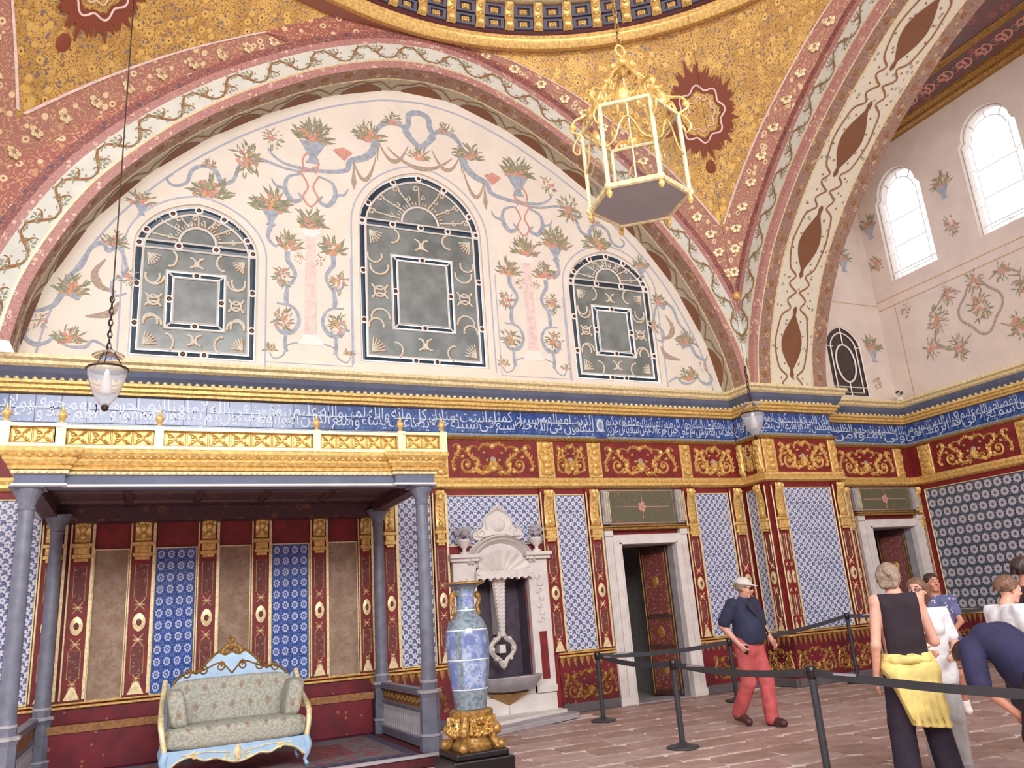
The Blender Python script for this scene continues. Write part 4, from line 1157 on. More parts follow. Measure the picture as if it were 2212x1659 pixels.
    for k in range(7):
        a = math.radians(12+26*k); r0, r1 = .33*hw, min(.78*hw, hh*.95 if abs(math.cos(a)) < .5 else .74*hw)
        p0 = (cx+r0*math.cos(a), zs+.15+r0*math.sin(a)); p1 = (cx+r1*math.cos(a), zs+.15+r1*math.sin(a)*(.95 if hh > .8*hw else .82)); d = 1 if k < 3 else -1
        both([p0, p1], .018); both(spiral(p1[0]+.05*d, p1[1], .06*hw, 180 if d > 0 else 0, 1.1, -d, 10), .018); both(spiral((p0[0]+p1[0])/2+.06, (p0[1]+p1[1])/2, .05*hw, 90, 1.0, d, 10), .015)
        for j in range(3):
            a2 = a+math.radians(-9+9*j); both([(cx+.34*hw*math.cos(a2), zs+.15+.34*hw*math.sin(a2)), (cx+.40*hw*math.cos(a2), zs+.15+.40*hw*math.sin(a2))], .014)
    t.build('tracery', M['tracery'], root); td.build('tracery_shadow', M['p_brown'], root)
    return root
lunette_window(1, *WIN[0], 'smaller lunette window with grey glass left of the tall middle window')
lunette_window(2, *WIN[1], 'tallest lunette window with grey glass under the crown of the arch')
lunette_window(3, *WIN[2], 'lunette window with grey glass at the right, nearest the pier')
# small oval window of the recess
def oval_window():
    G = lambda a, b, c=0.0: FRc(a, b, c-.05); cx = 13.42
    f = MB(); o_ = win_outline(13.42, .5, 5.42, 6.48, 6.98)
    f.stroke(G, o_, .05, .02, .02, closed=True); f.stroke(G, win_outline(13.42, .36, 5.5, 6.48, 6.84), .035, .02, .02, closed=True)
    f.stroke(G, arc(cx, 6.15, .27, 0, 360, 24, .42)[:-1], .045, .025, .02, closed=True)
    for z in (5.62, 6.52): f.stroke(G, [(cx-.48, z), (cx-.3, z)], .03, .02, .02); f.stroke(G, [(cx+.48, z), (cx+.3, z)], .03, .02, .02)
    f.stroke(G, [(cx, 5.42), (cx, 5.73)], .03, .02, .02); f.stroke(G, [(cx, 6.57), (cx, 6.95)], .03, .02, .02); f.stroke(G, [(cx-.48, 5.62), (cx+.48, 5.62)], .03, .02, .02)
    root = struct(f.build('window_4', M['white']), 'small dark window with an oval pane in the side bay', 'window')
    p = MB(); p.prism(G, o_, -.01, .004); p.build('pane', M['glass_dark'], root)
oval_window()
def bright_window(n, cy, hw, z0, zs, zt, label):
    G = lambda a, b, c=0.0: FRt(a, b, c-.12); f = MB(); o_ = win_round(cy, hw-.02, z0+.02, zs, zt-.02)
    f.stroke(G, o_, .045, .03, .0, closed=True)
    f.stroke(G, [(cy-hw*.68, z0), (cy-hw*.68, zs)], .022, .02); f.stroke(G, [(cy+hw*.68, z0), (cy+hw*.68, zs)], .022, .02)
    f.stroke(G, [(cy-hw, z0+.2), (cy+hw, z0+.2)], .022, .02); f.stroke(G, [(cy-hw*.68, z0+.13), (cy+hw*.68, z0+.13)], .014, .02)
    for z in (z0+.75, z0+1.35): f.stroke(G, [(cy-hw*.68, z), (cy+hw*.68, z)], .018, .02)
    for z in (z0+.55, z0+.95, z0+1.35):
        for s in (-1, 1): f.stroke(G, arc(cy+s*hw*.84, z, .07, 0, 180, 8), .016, .016)
    f.stroke(G, arc(cy, zs, hw*.62, 0, 180, 16, (zt-zs)*.62), .022, .02)
    for k in range(1, 4):
        a = math.radians(45*k); f.stroke(G, [(cy+hw*.62*math.cos(a), zs+(zt-zs)*.62*math.sin(a)), (cy+hw*.84*math.cos(a), zs+(zt-zs)*.95*math.sin(a))], .03, .02)
    for s in (-1, 1): f.stroke(G, arc(cy+s*.06, z0+.1, .05, 90 if s > 0 else -90, 270 if s > 0 else 90, 8), .016, .016)
    root = struct(f.build('window_%d' % n, M['white']), label, 'window')
    p = MB(); p.prism(G, o_, -.010, -.004); p.build('pane', M['glass'], root)
bright_window(5, *WR[0], 'sunlit window nearest the corner of the right wall'); bright_window(6, *WR[1], 'larger sunlit window at the right edge of the picture')

# ------------------------------------------------------------------ paintings on the plaster
def bouquet(cx, cz, r, seed, F, parent, n=26, up=True, name='painted_bouquet', vase=None):
    rn = random.Random(seed); m = MB(); r *= 1.12; n = int(n*1.7)
    for k in range(n):
        a = rn.uniform(0, PI) if up else rn.uniform(0, 2*PI); q = r*rn.uniform(.35, 1.05); x, z = cx+q*math.cos(a)*.8, cz+q*math.sin(a)
        m.cur = 0; l = r*rn.uniform(.16, .3); b = a+rn.uniform(-.6, .6)
        m.stroke(F, [(x-l*math.cos(b), z-l*math.sin(b)), (x, z), (x+l*math.cos(b), z+l*math.sin(b))], [.005, l*.42, .005], 0, .003+.0002*k)
    for k in range(n//2):
        a = rn.uniform(0, PI) if up else rn.uniform(0, 2*PI); q = r*rn.uniform(.05, .75); m.cur = rn.choice((1, 1, 2)); s = r*rn.uniform(.08, .17)
        m.blob(F, cx+q*math.cos(a)*.8, cz+q*math.sin(a), s, s, .003, 0, 6, .006)
    if vase:
        m.cur = 3; m.poly(F, [(cx-vase*.5, cz), (cx+vase*.5, cz), (cx+vase*.12, cz-vase*.7), (cx+vase*.28, cz-vase*.95), (cx-vase*.28, cz-vase*.95), (cx-vase*.12, cz-vase*.7)], .0085)
    return m.build(name, [M['p_green'], M['p_red'], M['p_orange'], M['scroll_blue']], parent, fix=False)
def paint_lunette():
    P = wall_lunette; sc = MB(); ln = MB(); co = MB(); sw = MB(); rib = MB()
    # blue border line following the arch, lines round the windows
    e = [(CX+x*.965, Z0+z*.962) for x, z in ARC]; e = [p for p in e if p[1] > 5.36]; ln.stroke(FD, e, .03, 0, .004)
    for w in WIN:
        q = win_outline(w[0], w[1]+.12, w[2]-.06, w[3], w[4]+.13); ln.stroke(FD, [p for p in q[1:]]+[q[0]], .024, 0, .004)
    def S(pts, w0=.05, w1=.03, wm=.09): p = smooth_pts(pts, 5); sc.stroke(FD, p, taper(len(p), w0*.85, w1*.85, wm*.85), 0, .004)
    C0 = 4.08
    for s in (-1, 1):
        f = lambda pts: [(C0+s*x, z) for x, z in pts]
        B = lambda x, z, r, sd, n=26, **k: bouquet(C0+s*x, z, r, sd+s, FD, P, n, **k)
        # garland scrolls over the windows
        S(f([(.16, 9.82), (.35, 10.0), (.62, 9.98), (.78, 9.8), (.80, 9.62)]), .07, .05, .12); S(f([(.80, 9.62), (.84, 9.4), (1.0, 9.22), (1.25, 9.1), (1.32, 8.92), (1.6, 8.84), (1.9, 8.82), (2.3, 8.85), (2.52, 8.98), (2.6, 9.1)]), .20, .03, .09)
        S(f([(1.5, 8.86), (2.2, 8.76), (2.7, 8.86), (3.0, 8.74), (3.12, 8.42), (3.28, 8.34), (3.38, 8.52), (3.52, 8.6), (3.72, 8.5), (3.8, 8.26), (3.98, 8.18), (4.08, 8.28), (4.0, 8.36)]), .04, .03, .09)
        for q in (-1, 1):
            S(f([(1.92+q*.12, 8.72), (1.92+q*.36, 8.62), (1.92+q*.40, 8.38), (1.92+q*.28, 8.2), (1.92+q*.14, 8.26), (1.92+q*.2, 8.36)]), .03, .03, .11); S(f([(1.92+q*.38, 8.40), (1.92+q*.55, 8.44), (1.92+q*.62, 8.56)]), .08, .02, .05)
        x0 = 1.92
        for pts in ([(x0-.08, 8.75), (x0-.13, 8.98), (x0, 9.16), (x0+.13, 8.98), (x0+.08, 8.75)], [(x0-.12, 8.9), (x0+.05, 8.8), (x0+.22, 8.72)], [(x0-.13, 8.7), (x0-.04, 8.5), (x0-.12, 8.3), (x0, 8.14), (x0+.12, 8.3), (x0+.04, 8.5), (x0+.13, 8.7)]): rib.stroke(FD, smooth_pts(f(pts), 4), .03, 0, .007)
        co.cur = 0; co.poly(FD, f([(x0-.095, 5.92), (x0+.095, 5.92), (x0+.08, 7.6), (x0-.08, 7.6)]), .004)
        co.cur = 1
        for (w_, z_, h_) in ((.14, 5.84, .08), (.19, 5.75, .09), (.11, 7.6, .05), (.16, 7.65, .09)): co.poly(FD, f([(x0-w_, z_), (x0+w_, z_), (x0+w_*.85, z_+h_), (x0-w_*.85, z_+h_)]), .0045)
        for q in (-1, 1):
            xx = x0+q*.36; g = lambda pts: f([(xx+q*a, z) for a, z in pts])
            S(g([(.0, 7.3), (.0, 7.15), (-.06, 7.05), (-.12, 6.9), (-.02, 6.72), (.12, 6.74), (.16, 6.9), (.06, 6.95)]), .10, .02, .06); S(g([(.0, 6.70), (.02, 6.5), (.0, 6.38)]), .05, .06, .09)
            S(g([(.16, 6.4), (-.08, 6.36), (-.18, 6.15), (-.08, 5.95), (.1, 5.94), (.18, 6.1), (.05, 6.16)]), .03, .03, .085); S(g([(.02, 5.94), (.03, 5.72), (.0, 5.62)]), .05, .05, .07)
            B(xx, 7.34, .26, 110+q*7, 24); B(xx+q*.08, 6.85, .17, 130+q*5, 18, up=False); B(xx+q*.06, 6.12, .19, 150+q*5, 18, up=False); B(xx+q*.24, 5.62, .12, 170+q*5, 10); B(xx-q*.2, 7.2, .09, 190+q*5, 8, up=False)
        for q in (-1, 1): S(f([(x0+q*.62, 5.6), (x0+q*.55, 5.5), (x0+q*.42, 5.56), (x0+q*.36, 5.72), (x0+q*.2, 5.78)]), .02, .02, .03)
        ln.stroke(FD, f([(x0-.64, 7.3), (x0-.64, 5.44), (x0+.68, 5.44), (x0+.68, 7.0)]), .018, 0, .004)
        B(x0, 7.76, .30, 210, 28); B(1.88, 9.36, .36, 220, 34, vase=.44); B(.92, 9.56, .30, 230, 24); B(.5, 9.98, .2, 240, 16)
        B(2.92, 8.82, .26, 250, 30, up=False); B(3.48, 8.58, .13, 260, 14); B(3.46, 8.08, .32, 270, 28); B(2.53, 9.28, .18, 280, 14, up=False); B(2.54, 7.98, .34, 290, 34, vase=.28)
        S(f([(2.54, 7.72), (2.58, 7.5), (2.46, 7.36), (2.40, 7.48)]), .10, .02, .05); B(4.4, 7.80, .2, 300, 18, vase=.2)
        for k in range(5): rib.stroke(FD, f([(1.36, 9.1), (1.24+.07*k, 9.34-.03*abs(k-2))]), [.02, .07], 0, .006)
        for (xa, za_, xb, zb_, dp) in ((.22, 9.6, .74, 9.55, .34), (.8, 9.3, 1.2, 9.12, .42)):
            p = [(C0+s*(xa+(xb-xa)*t), za_+(zb_-za_)*t-dp*4*t*(1-t)) for t in [i/10 for i in range(11)]]; sw.stroke(FD, p, taper(11, .015, .015, .085), 0, .005)
        sw.stroke(FD, f([(1.2, 9.1), (1.2, 8.9), (1.2, 8.7), (1.2, 8.56)]), [.015, .04, .09, .005], 0, .005); sw.stroke(FD, f([(.76, 9.5), (.78, 9.2)]), .018, 0, .005)
        # corner composition beside the outer windows
        S(f([(4.62, 6.55), (4.55, 6.75), (4.66, 7.05), (4.8, 6.98), (4.86, 7.1), (5.02, 7.0), (5.12, 6.7), (5.28, 6.52), (5.35, 6.3)]), .04, .04, .08); S(f([(4.52, 6.35), (4.68, 6.3), (4.72, 6.5), (4.62, 6.6)]), .02, .02, .06)
        S(f([(5.1, 6.22), (5.3, 6.28), (5.42, 6.08), (5.62, 5.98), (5.68, 6.08)]), .12, .02, .08); S(f([(5.36, 5.7), (5.44, 5.55), (5.6, 5.5), (5.72, 5.6), (5.68, 5.72)]), .02, .03, .08); S(f([(5.36, 5.6), (5.2, 5.5), (5.0, 5.5), (4.9, 5.6), (4.7, 5.5)]), .02, .03, .06)
        B(5.22, 6.28, .24, 310, 26); B(5.2, 5.56, .22, 320, 22); B(4.72, 7.06, .2, 330, 20); B(5.56, 5.84, .11, 340, 10, up=False); B(4.52, 6.6, .14, 350, 12, up=False)
        for pts in ([(4.82, 6.85), (4.95, 6.62), (4.86, 6.42), (4.66, 6.36)], [(4.62, 6.2), (4.72, 6.02), (5.02, 5.95)]):
            p = smooth_pts(f(pts), 4); sw.stroke(FD, p, taper(len(p), .02, .02, .12), 0, .005)
    # crowning cartouche
    sc.stroke(FD, [(C0+x, z) for x, z in smooth_pts([(0, 10.32), (.18, 10.24), (.2, 10.05), (.26, 9.88), (.13, 9.72), (0, 9.62), (-.13, 9.72), (-.26, 9.88), (-.2, 10.05), (-.18, 10.24)], 5, True)], .10, 0, .008, closed=True)
    bouquet(C0, 9.36, .22, 71, FD, P, 18)
    p = [(C0-.6+1.2*t, 9.5-.32*4*t*(1-t)) for t in [i/12 for i in range(13)]]; sw.stroke(FD, p, taper(13, .02, .02, .09), 0, .005)
    ln.build('painted_line', M['line_blue'], P, fix=False); sc.build('painted_scroll', M['scroll_blue'], P, fix=False); co.build('painted_column', [M['p_pink'], M['white']], P, fix=False); sw.build('painted_swag', M['p_taupe'], P, fix=False); rib.build('painted_ribbon', M['p_red'], P, fix=False)
paint_lunette()
def paint_right():
    P = wall_right; m = MB()
    for z in (7.62, 7.42): m.stroke(FRt, [(-2, z), (YR, z)], .02, 0, .004)
    m.stroke(FRt, [(11.3, 5.3), (11.3, 7.42)], .016, 0, .004)
    m.stroke(FRc, [(XP2, 7.55), (XR, 7.55)], .016, 0, .004)
    m.build('painted_line', M['p_orange'], P, fix=False)
    m = MB(); sc = lambda p: m.stroke(FRt, smooth_pts(p, 5), taper(len(smooth_pts(p, 5)), .02, .02, .07), 0, .004)
    for cy in (9.45, 6.6):
        m.stroke(FRt, [(cy+.42*math.cos(t)*(1+.12*math.cos(4*t)), 6.65+.5*math.sin(t)*(1+.12*math.cos(4*t))) for t in [2*PI*i/40 for i in range(40)]], .05, 0, .004, closed=True)
        for s in (-1, 1):
            sc([(cy+s*.3, 6.2), (cy+s*.7, 6.0), (cy+s*1.1, 6.3), (cy+s*.9, 6.6)]); sc([(cy+s*.3, 7.1), (cy+s*.6, 7.2), (cy+s*.9, 7.0)])
            bouquet(cy+s*.95, 6.75, .26, 81+int(cy)+s, FRt, P, 22, up=False); bouquet(cy+s*.62, 6.0, .24, 85+int(cy)+s, FRt, P, 20, up=False); bouquet(cy+s*1.2, 6.2, .22, 87+int(cy)+s, FRt, P, 16, up=False); bouquet(cy+s*.6, 7.15, .2, 89+int(cy)+s, FRt, P, 14, up=False)
        bouquet(cy, 6.65, .26, 91+int(cy), FRt, P, 24, up=False); bouquet(cy, 7.2, .22, 93+int(cy), FRt, P, 16, up=False)
    for cy in (9.62, 11.52):
        bouquet(cy, 9.4, .26, 95+int(cy), FRt, P, 22, vase=.3); bouquet(cy, 8.5, .2, 97+int(cy), FRt, P, 16, up=False)
    bouquet(11.05, 7.2, .14, 98, FRt, P, 12, up=False)
    m.build('painted_scroll', M['p_taupe'], P, fix=False)
    bouquet(14.25, 6.5, .3, 101, FRc, wall_recess, 24, vase=.3); bouquet(14.2, 5.75, .14, 102, FRc, wall_recess, 12, up=False); bouquet(12.6, 7.2, .24, 103, FRc, wall_recess, 18, up=False); bouquet(13.9, 8.6, .3, 104, FRc, wall_recess, 22, vase=.3)
paint_right()

# ------------------------------------------------------------------ doors
def doorway(n, parent, F, y, dz, inner, label):
    a0, a1, z1 = inner; m = MB()
    for s, a in ((-1, a0), (1, a1)):
        m.fbox(F, min(a, a+s*.14), max(a, a+s*.14), 0, z1+.16, 0, .10, .008)                  # jamb
        m.fbox(F, min(a, a+s*.03), max(a, a+s*.03), 0, z1+.03, .10, .12, .004)
    m.fbox(F, a0, a1, z1, z1+.16, 0, .10, .008); m.fbox(F, a0-.03, a1+.03, z1-.0, z1+.03, .10, .12, .004)
    root = struct(m.build('door_%d' % n, M['marble']), label, 'door')
    for s, a in ((-1, a0-.14), (1, a1+.14)):
        p = MB(); w = .14 if n == 1 else .16
        b0, b1 = (a-w, a) if s < 0 else (a, a+w)
        p.fbox(F, b0, b1, 0, z1+.20, 0, .07, .004)
        for k in range(3): p.fbox(F, b0+.02+k*w*.29, b0+.02+k*w*.29+w*.16, .12, z1+.08, .07, .085, .004)
        p.fbox(F, b0-.01, b1+.01, z1+.14, z1+.24, 0, .10, .01); p.fbox(F, b0-.01, b1+.01, 0, .12, 0, .09, .006)
        q = p.build('fluted_pilaster', M['marble'], root)
        p = MB(); p.fbox(F, b0, b1, z1+.34, 3.46, 0, .08, .004)
        for k in range(3): p.fbox(F, b0+.02+k*w*.29, b0+.02+k*w*.29+w*.16, z1+.38, 3.42, .08, .10, .004)
        p.build('fluted_block', M['marble_grey'], root)
        g = MB(); 
        for k in range(3): g.fbox(F, b0+.045+k*w*.29, b0+.05+k*w*.29+w*.06, z1+.38, 3.42, .08, .104)
        g.build('gilt_line', M['gold_pale'], root)
    g = MB(); g.fbox(F, a0-.30, a1+.30, z1+.24, z1+.28, 0, .12, .008); g.fbox(F, a0-.3, a1+.3, z1+.29, z1+.32, 0, .09, .006); g.build('gilt_cornice', M['gold_dark'], root)
    g = MB(); g.fbox(F, a0-.13, a1+.13, z1+.33, 3.48, 0, .03, .004); q = g.build('painted_overdoor', M['green_panel'], root)
    g = MB(); c = (a0+a1)/2; zm = (z1+.33+3.48)/2; G = lambda a, b, cc=0.0: F(a, b, cc+.03)
    for k in range(5): g.blob(G, c+.05*math.cos(k*1.26), zm+.06*math.sin(k*1.26), .035, .035, .006, 0, 7)
    g.stroke(G, [(c, zm-.2), (c, zm+.2)], .012, 0, .003); g.stroke(G, [(a0, zm), (a1, zm)], .01, 0, .003); g.stroke(G, rect(a0-.10, a1+.10, z1+.36, 3.45), .014, .004, closed=True)
    g.build('painted_rose', M['p_red'], q)
    r = MB()
    for a in (a0, a1): s = 1 if a == a0 else -1; r.fbox(F, min(a, a+s*.012), max(a, a+s*.012), 0, z1, -.17, .0)
    r.fbox(F, a0, a1, z1-.012, z1, -.5, 0); r.fbox(F, a0, a1, -.005, .012, -.5, .04); r.build('reveal', M['marble_grey'], root)
    # room beyond
    r = MB(); r.add([F(a0-.1, 0, -.2), F(a1+.1, 0, -.2), F(a1+.1, z1+.05, -.2), F(a0-.1, z1+.05, -.2), F(a0-.1, 0, -2.2), F(a1+.1, 0, -2.2), F(a1+.1, z1+.05, -2.2), F(a0-.1, z1+.05, -2.2)], [(4, 5, 6, 7), (0, 1, 5, 4), (1, 2, 6, 5), (2, 3, 7, 6), (3, 0, 4, 7)])
    r.build('passage', M['grey_wall'], root)
    # leaves, opened inwards
    for s, ang, w in ((-1, 58, .52), (1, 60, .55)):
        hx = a0+.02 if s < 0 else a1-.02; ca, sa = math.cos(math.radians(ang)), math.sin(math.radians(ang))
        o = F(hx, 0, -.17); u = (F(1, 0, 0)-F(0, 0, 0)); nn = (F(0, 0, -1)-F(0, 0, 0)); du = (u*(-s)*ca+nn*sa); dn = (u*(-s)*-sa+nn*ca)*-1
        Fl = frame(o, du, (0, 0, 1), dn); lf = MB(); lf.fbox(Fl, 0, w, .02, z1-.03, -.025, .025, .004); l_ = lf.build('door_leaf', M['wood_dark'], root)
        for sd in (1, -1):
            Fs = lambda a, b, c=0.0, Fl=Fl, sd=sd: Fl(a, b, sd*(c+.025)); g = MB(); pn = MB()
            for (b0, b1) in ((.12, .75), (.85, 1.25), (1.35, z1-.15)):
                pn.fbox(Fs, .08, w-.08, b0, b1, 0, .012, .006); g.stroke(Fs, rect(.07, w-.07, b0-.01, b1+.01), .022, .016, closed=True)
            for a in (.02, w-.02): g.stroke(Fs, [(a, .05), (a, z1-.06)], .022, .014)
            for b in (.43, 1.05, 1.9): g.blob(Fs, w/2, b, .07, .10, .012, 0, 10, .012)
            pn.build('carved_panel', M['pil_panel'], l_); g.build('gilt_line', M['gold_dark'], l_)
    return root
doorway(1, wall_back, FD, D, 0, DOOR1, 'white marble doorway with open dark doors beside the man in red trousers')
doorway(2, wall_recess, FRc1, YR, 0, DOOR2, 'white marble doorway in the side bay behind the woman in the yellow wrap')
# ------------------------------------------------------------------ canopy over the sultan's seat
def rot_frame(o, ang, tilt=0):
    return frame(o, (math.cos(ang), math.sin(ang), 0), (0, 0, 1), (math.sin(ang), -math.cos(ang), 0))
def canopy():
    T_ = tag(wempty('canopy', (1.0, 10.4, 0)), 'gilded canopy on slender grey columns standing over the pale blue sofa', 'canopy')
    x0, x1, yf, yb = -1.13, 3.04, 9.35, 11.42
    for (x, y) in ((x0, yf), (x1, yf), (x0+.1, yb), (x1, yb)):
        m = MB(); m.lathe([(.095, .86), (.09, .9), (.083, 1.0), (.078, 2.0), (.070, 2.93)], 20, (x, y, 0)); c = m.build('column', M['column'], T_, smooth=True)
        m = MB(); m.lathe([(.075, 2.90), (.085, 2.92), (.075, 2.94), (.08, 2.97), (.10, 3.02), (.14, 3.09), (.15, 3.13)], 16, (x, y, 0)); m.build('capital', M['column'], c); m = MB(); m.box(x-.16, x+.16, y-.16, y+.16, 3.115, 3.13); m.build('abacus', M['column'], c)
        m = MB(); m.lathe([(.13, 0), (.13, .27), (.125, .30), (.118, .31), (.112, .70), (.12, .72), (.135, .75), (.10, .79), (.10, .86)], 8, (x, y, 0), rot=PI/8); m.build('pedestal', M['column'], c)
        for pr, nn in (([(.115, .745), (.142, .75), (.142, .775), (.105, .785)], 8), ([(.12, .285), (.138, .29), (.138, .31), (.11, .32)], 8), ([(.09, .855), (.10, .86), (.10, .88), (.085, .89)], 16)):
            m = MB(); m.lathe(pr, nn, (x, y, 0), rot=PI/8); m.build('ring', M['marble_grey'], c)
    P_ = [(x0-.12, D-.02), (x0-.12, 9.2), (-.80, 9.2), (-.80, 9.27), (2.68, 9.27), (2.68, 9.2), (x1+.12, 9.2), (x1+.12, D-.02)]
    sweep(P_, [(-.22, 3.13), (.0, 3.13), (.0, 3.26), (-.22, 3.26)]).build('architrave', M['blue_cove'], T_)
    sweep(P_, [(-.02, 3.125), (.022, 3.13), (.022, 3.15), (0, 3.155)]).build('pale_fillet', M['marble'], T_)
    sweep(P_, [(0, 3.25), (.03, 3.255), (.035, 3.285), (.01, 3.29)]).build('bead_moulding', M['gold_pale'], T_)
    sweep(P_, [(0, 3.29), (.05, 3.295), (.06, 3.32), (.045, 3.34), (.07, 3.345), (.10, 3.38), (.105, 3.40), (.09, 3.41), (.13, 3.43), (.155, 3.46), (.16, 3.49), (.15, 3.505), (0, 3.51)]).build('cornice', M['gold'], T_)
    bd = MB(); bd.ball((0, 0, 0), .02, 6, 4); b0 = None
    pts = along(P_[1:7], .075, .115); mbb = MB()
    for p, a in pts: mbb.ball((p.x, p.y, 3.425), .016, 5, 4)
    for p, a in along(P_[1:7], .06, .03): mbb.ball((p.x, p.y, 3.272), .017, 5, 4)
    o = mbb.build('bead_row', M['gold_pale'], T_); o['kind'] = 'stuff'
    # balustrade on top
    off = .10; B_ = [(x0-.12-off, 11.5), (x0-.12-off, 9.1), (-.80-off, 9.1), (-.80-off, 9.17), (2.68+off, 9.17), (2.68+off, 9.1), (x1+.12+off, 9.1), (x1+.12+off, 11.5)]
    sweep(B_, [(-.04, 3.505), (.03, 3.505), (.03, 3.545), (-.04, 3.55)]).build('bottom_rail', M['gold_pale'], T_)
    sweep(B_, [(-.04, 3.715), (.035, 3.715), (.035, 3.75), (-.04, 3.755)]).build('top_rail', M['gold_pale'], T_)
    posts = [(x0-.22, 9.1), (-.86, 9.13), (.06, 9.17), (1.74, 9.17), (2.74, 9.13), (x1+.22, 9.1), (x1+.22, 10.4), (x0-.22, 10.4)]
    fin = MB(); fin.lathe([(.012, 0), (.03, .01), (.018, .035), (.03, .06), (.044, .085), (.04, .11), (.02, .13), (.012, .145), (.016, .155), (.004, .20)], 12)
    fo = None
    for (x, y) in posts:
        m = MB(); m.box(x-.045, x+.045, y-.05, y+.045, 3.505, 3.76); po = m.build('post', M['gold_pale'], T_)
        if fo is None: fo = fin.build('finial', M['gold'], po, smooth=True); fo.matrix_parent_inverse = Matrix(); fo.location = (x, y, 3.758)
        else:
            f2 = fo.copy(); COL.objects.link(f2); f2.parent = po; f2.location = (x, y, 3.758)
    # pierced panels
    pm = MB(); w = .118
    Fp = lambda a, b, c=0.0: Vector((a, -c, b))
    for s in (-1, 1):
        pm.stroke(Fp, smooth_pts([(s*w*.8, -.065), (s*w*.2, -.03), (-s*w*.2, .03), (-s*w*.8, .065)], 3), .016, .012); pm.stroke(Fp, spiral(s*w*.45, .035, .03, 0, 1, s, 8), .012, .012); pm.stroke(Fp, spiral(s*w*.45, -.035, .03, 0, 1, -s, 8), .012, .012)
    pm.blob(Fp, 0, 0, .022, .022, .02); pm.stroke(Fp, rect(-w*.92, w*.92, -.078, .078), .014, .014, closed=True); pm.fbox(Fp, -w, w, -.085, .085, -.02, -.012)
    first = None
    def panels(xa, xb, y, n):
        nonlocal first
        for i in range(n):
            x = xa+(i+.5)*(xb-xa)/n; sx = (xb-xa)/n/(2*w)
            if first is None: first = pm.build('pierced_panel', [M['gold']], T_); o = first
            else: o = first.copy(); COL.objects.link(o)
            o.location = (x, y, 3.632); o.scale = (sx, 1, 1)
    panels(x0-.17, -.92, 9.1, 2); panels(-.81, .01, 9.17, 4); panels(.11, 1.69, 9.17, 7); panels(1.79, 2.69, 9.17, 5); panels(2.79, x1+.17, 9.1, 2)
    bk = sweep(B_, [(-.03, 3.55), (-.022, 3.55), (-.022, 3.715), (-.03, 3.715)]); bk.build('panel_backing', M['red_dark'], T_)
    # ceiling of the canopy
    m = MB(); m.box(x0-.1, x1+.1, 9.3, D-.03, 3.24, 3.34); ro = m.build('soffit', M['soffit'], T_)
    g = MB(); Fs = frame((0, 0, 3.24), (1, 0, 0), (0, 1, 0), (0, 0, -1))
    for i in range(5):
        a = x0+.1+i*(x1-x0-.2)/5; 
        for j in range(3): b = 9.5+j*.75; g.stroke(Fs, rect(a+.05, a+(x1-x0-.2)/5-.05, b+.04, b+.7), .03, .02, closed=True)
    g.build('soffit_moulding', M['wood_dark'], ro)
    m = MB(); m.box(x0-.06, x1+.06, D-.34, D-.06, 3.06, 3.24); m.box(x0-.06, x0+.1, 9.3, D-.3, 3.10, 3.24); m.box(x1-.1, x1+.06, 9.3, D-.3, 3.10, 3.24); m.build('beam', M['soffit'], T_)
    # side balustrades
    for x in (x0+.03, x1):
        m = MB()
        for (z0, z1, hw) in ((.70, .78, .05), (.52, .56, .03), (.14, .24, .05)): m.box(x-hw, x+hw, 9.46, 11.36, z0, z1)
        r_ = m.build('side_rail', M['column'], T_, bevel=.008)
        sp = MB(); sp.lathe([(.018, 0), (.026, .03), (.014, .06), (.028, .13), (.014, .22), (.026, .26), (.018, .285)], 8); s0 = None
        for i in range(20):
            y = 9.53+i*.093
            if s0 is None: s0 = sp.build('spindle', M['marble_grey'], r_, smooth=True); s0.matrix_parent_inverse = Matrix(); o = s0
            else: o = s0.copy(); COL.objects.link(o)
            o.location = (x, y, .238)
        m = MB(); Fx = FXm(x-.0)
        for i in range(11):
            y = 9.60+i*.166
            m.stroke(Fx, spiral(y, .63, .06, 0, 1.2, 1, 12), .025, .02); m.blob(Fx, y+.08, .63, .02, .05, .02)
        m.fbox(Fx, 9.46, 11.36, .555, .705, -.015, 0); m.build('carved_band', M['gold_dark'], r_)
    return T_
canopy()
m = MB(); m.box(-1.42, 3.2, 9.16, D-.06, 0.0, .13); o = m.build('platform', M['red_dark'], bevel=.01); struct(o, 'low red edged dais under the canopy', 'dais')
m = MB(); m.box(-1.42, 3.21, 9.14, 9.2, .105, .135); m.build('edge_strip', M['marble_grey'], o)
def rug_mat():
    m = Mat('dark_rug', .95); c = m.co('Object'); x, y = c[0]-.9, c[1]-10.3
    bx = (1.95-x.abs()).min(1.05-y.abs()); n = m.noise(9, 4); d, cc = m.voro(5)
    k = m.mix(n.ss(.35, .65), L(110, 52, 60), L(136, 74, 78)); k = m.mix(d.lt(.25), k, L(96, 92, 104)); k = m.mix(bx.lt(.55), k, L(108, 104, 106)); k = m.mix(bx.lt(.55)*(n.gt(.55)), k, L(128, 70, 80)); k = m.mix(bx.lt(.12), k, L(70, 66, 90)); m.col(k); m.bump(m.noise(160, 2), .3, .004); return m.m
m = MB(); m.box(-1.0, 2.85, 9.26, 11.35, .131, .141); tag(m.build('carpet', rug_mat(), bevel=.003), 'worn red and grey patterned carpet spread on the dais under the sofa', 'carpet')
m = MB(); m.box(-1.0, 2.9, 11.36, D-.08, .13, .66); o = m.build('divan', M['dado'], bevel=.03); tag(o, 'low crimson divan seat against the wall behind the sofa', 'divan')
m = MB(); m.box(-1.0, 2.9, 11.345, 11.362, .58, .67); m.build('fringe', M['p_brown'], o)

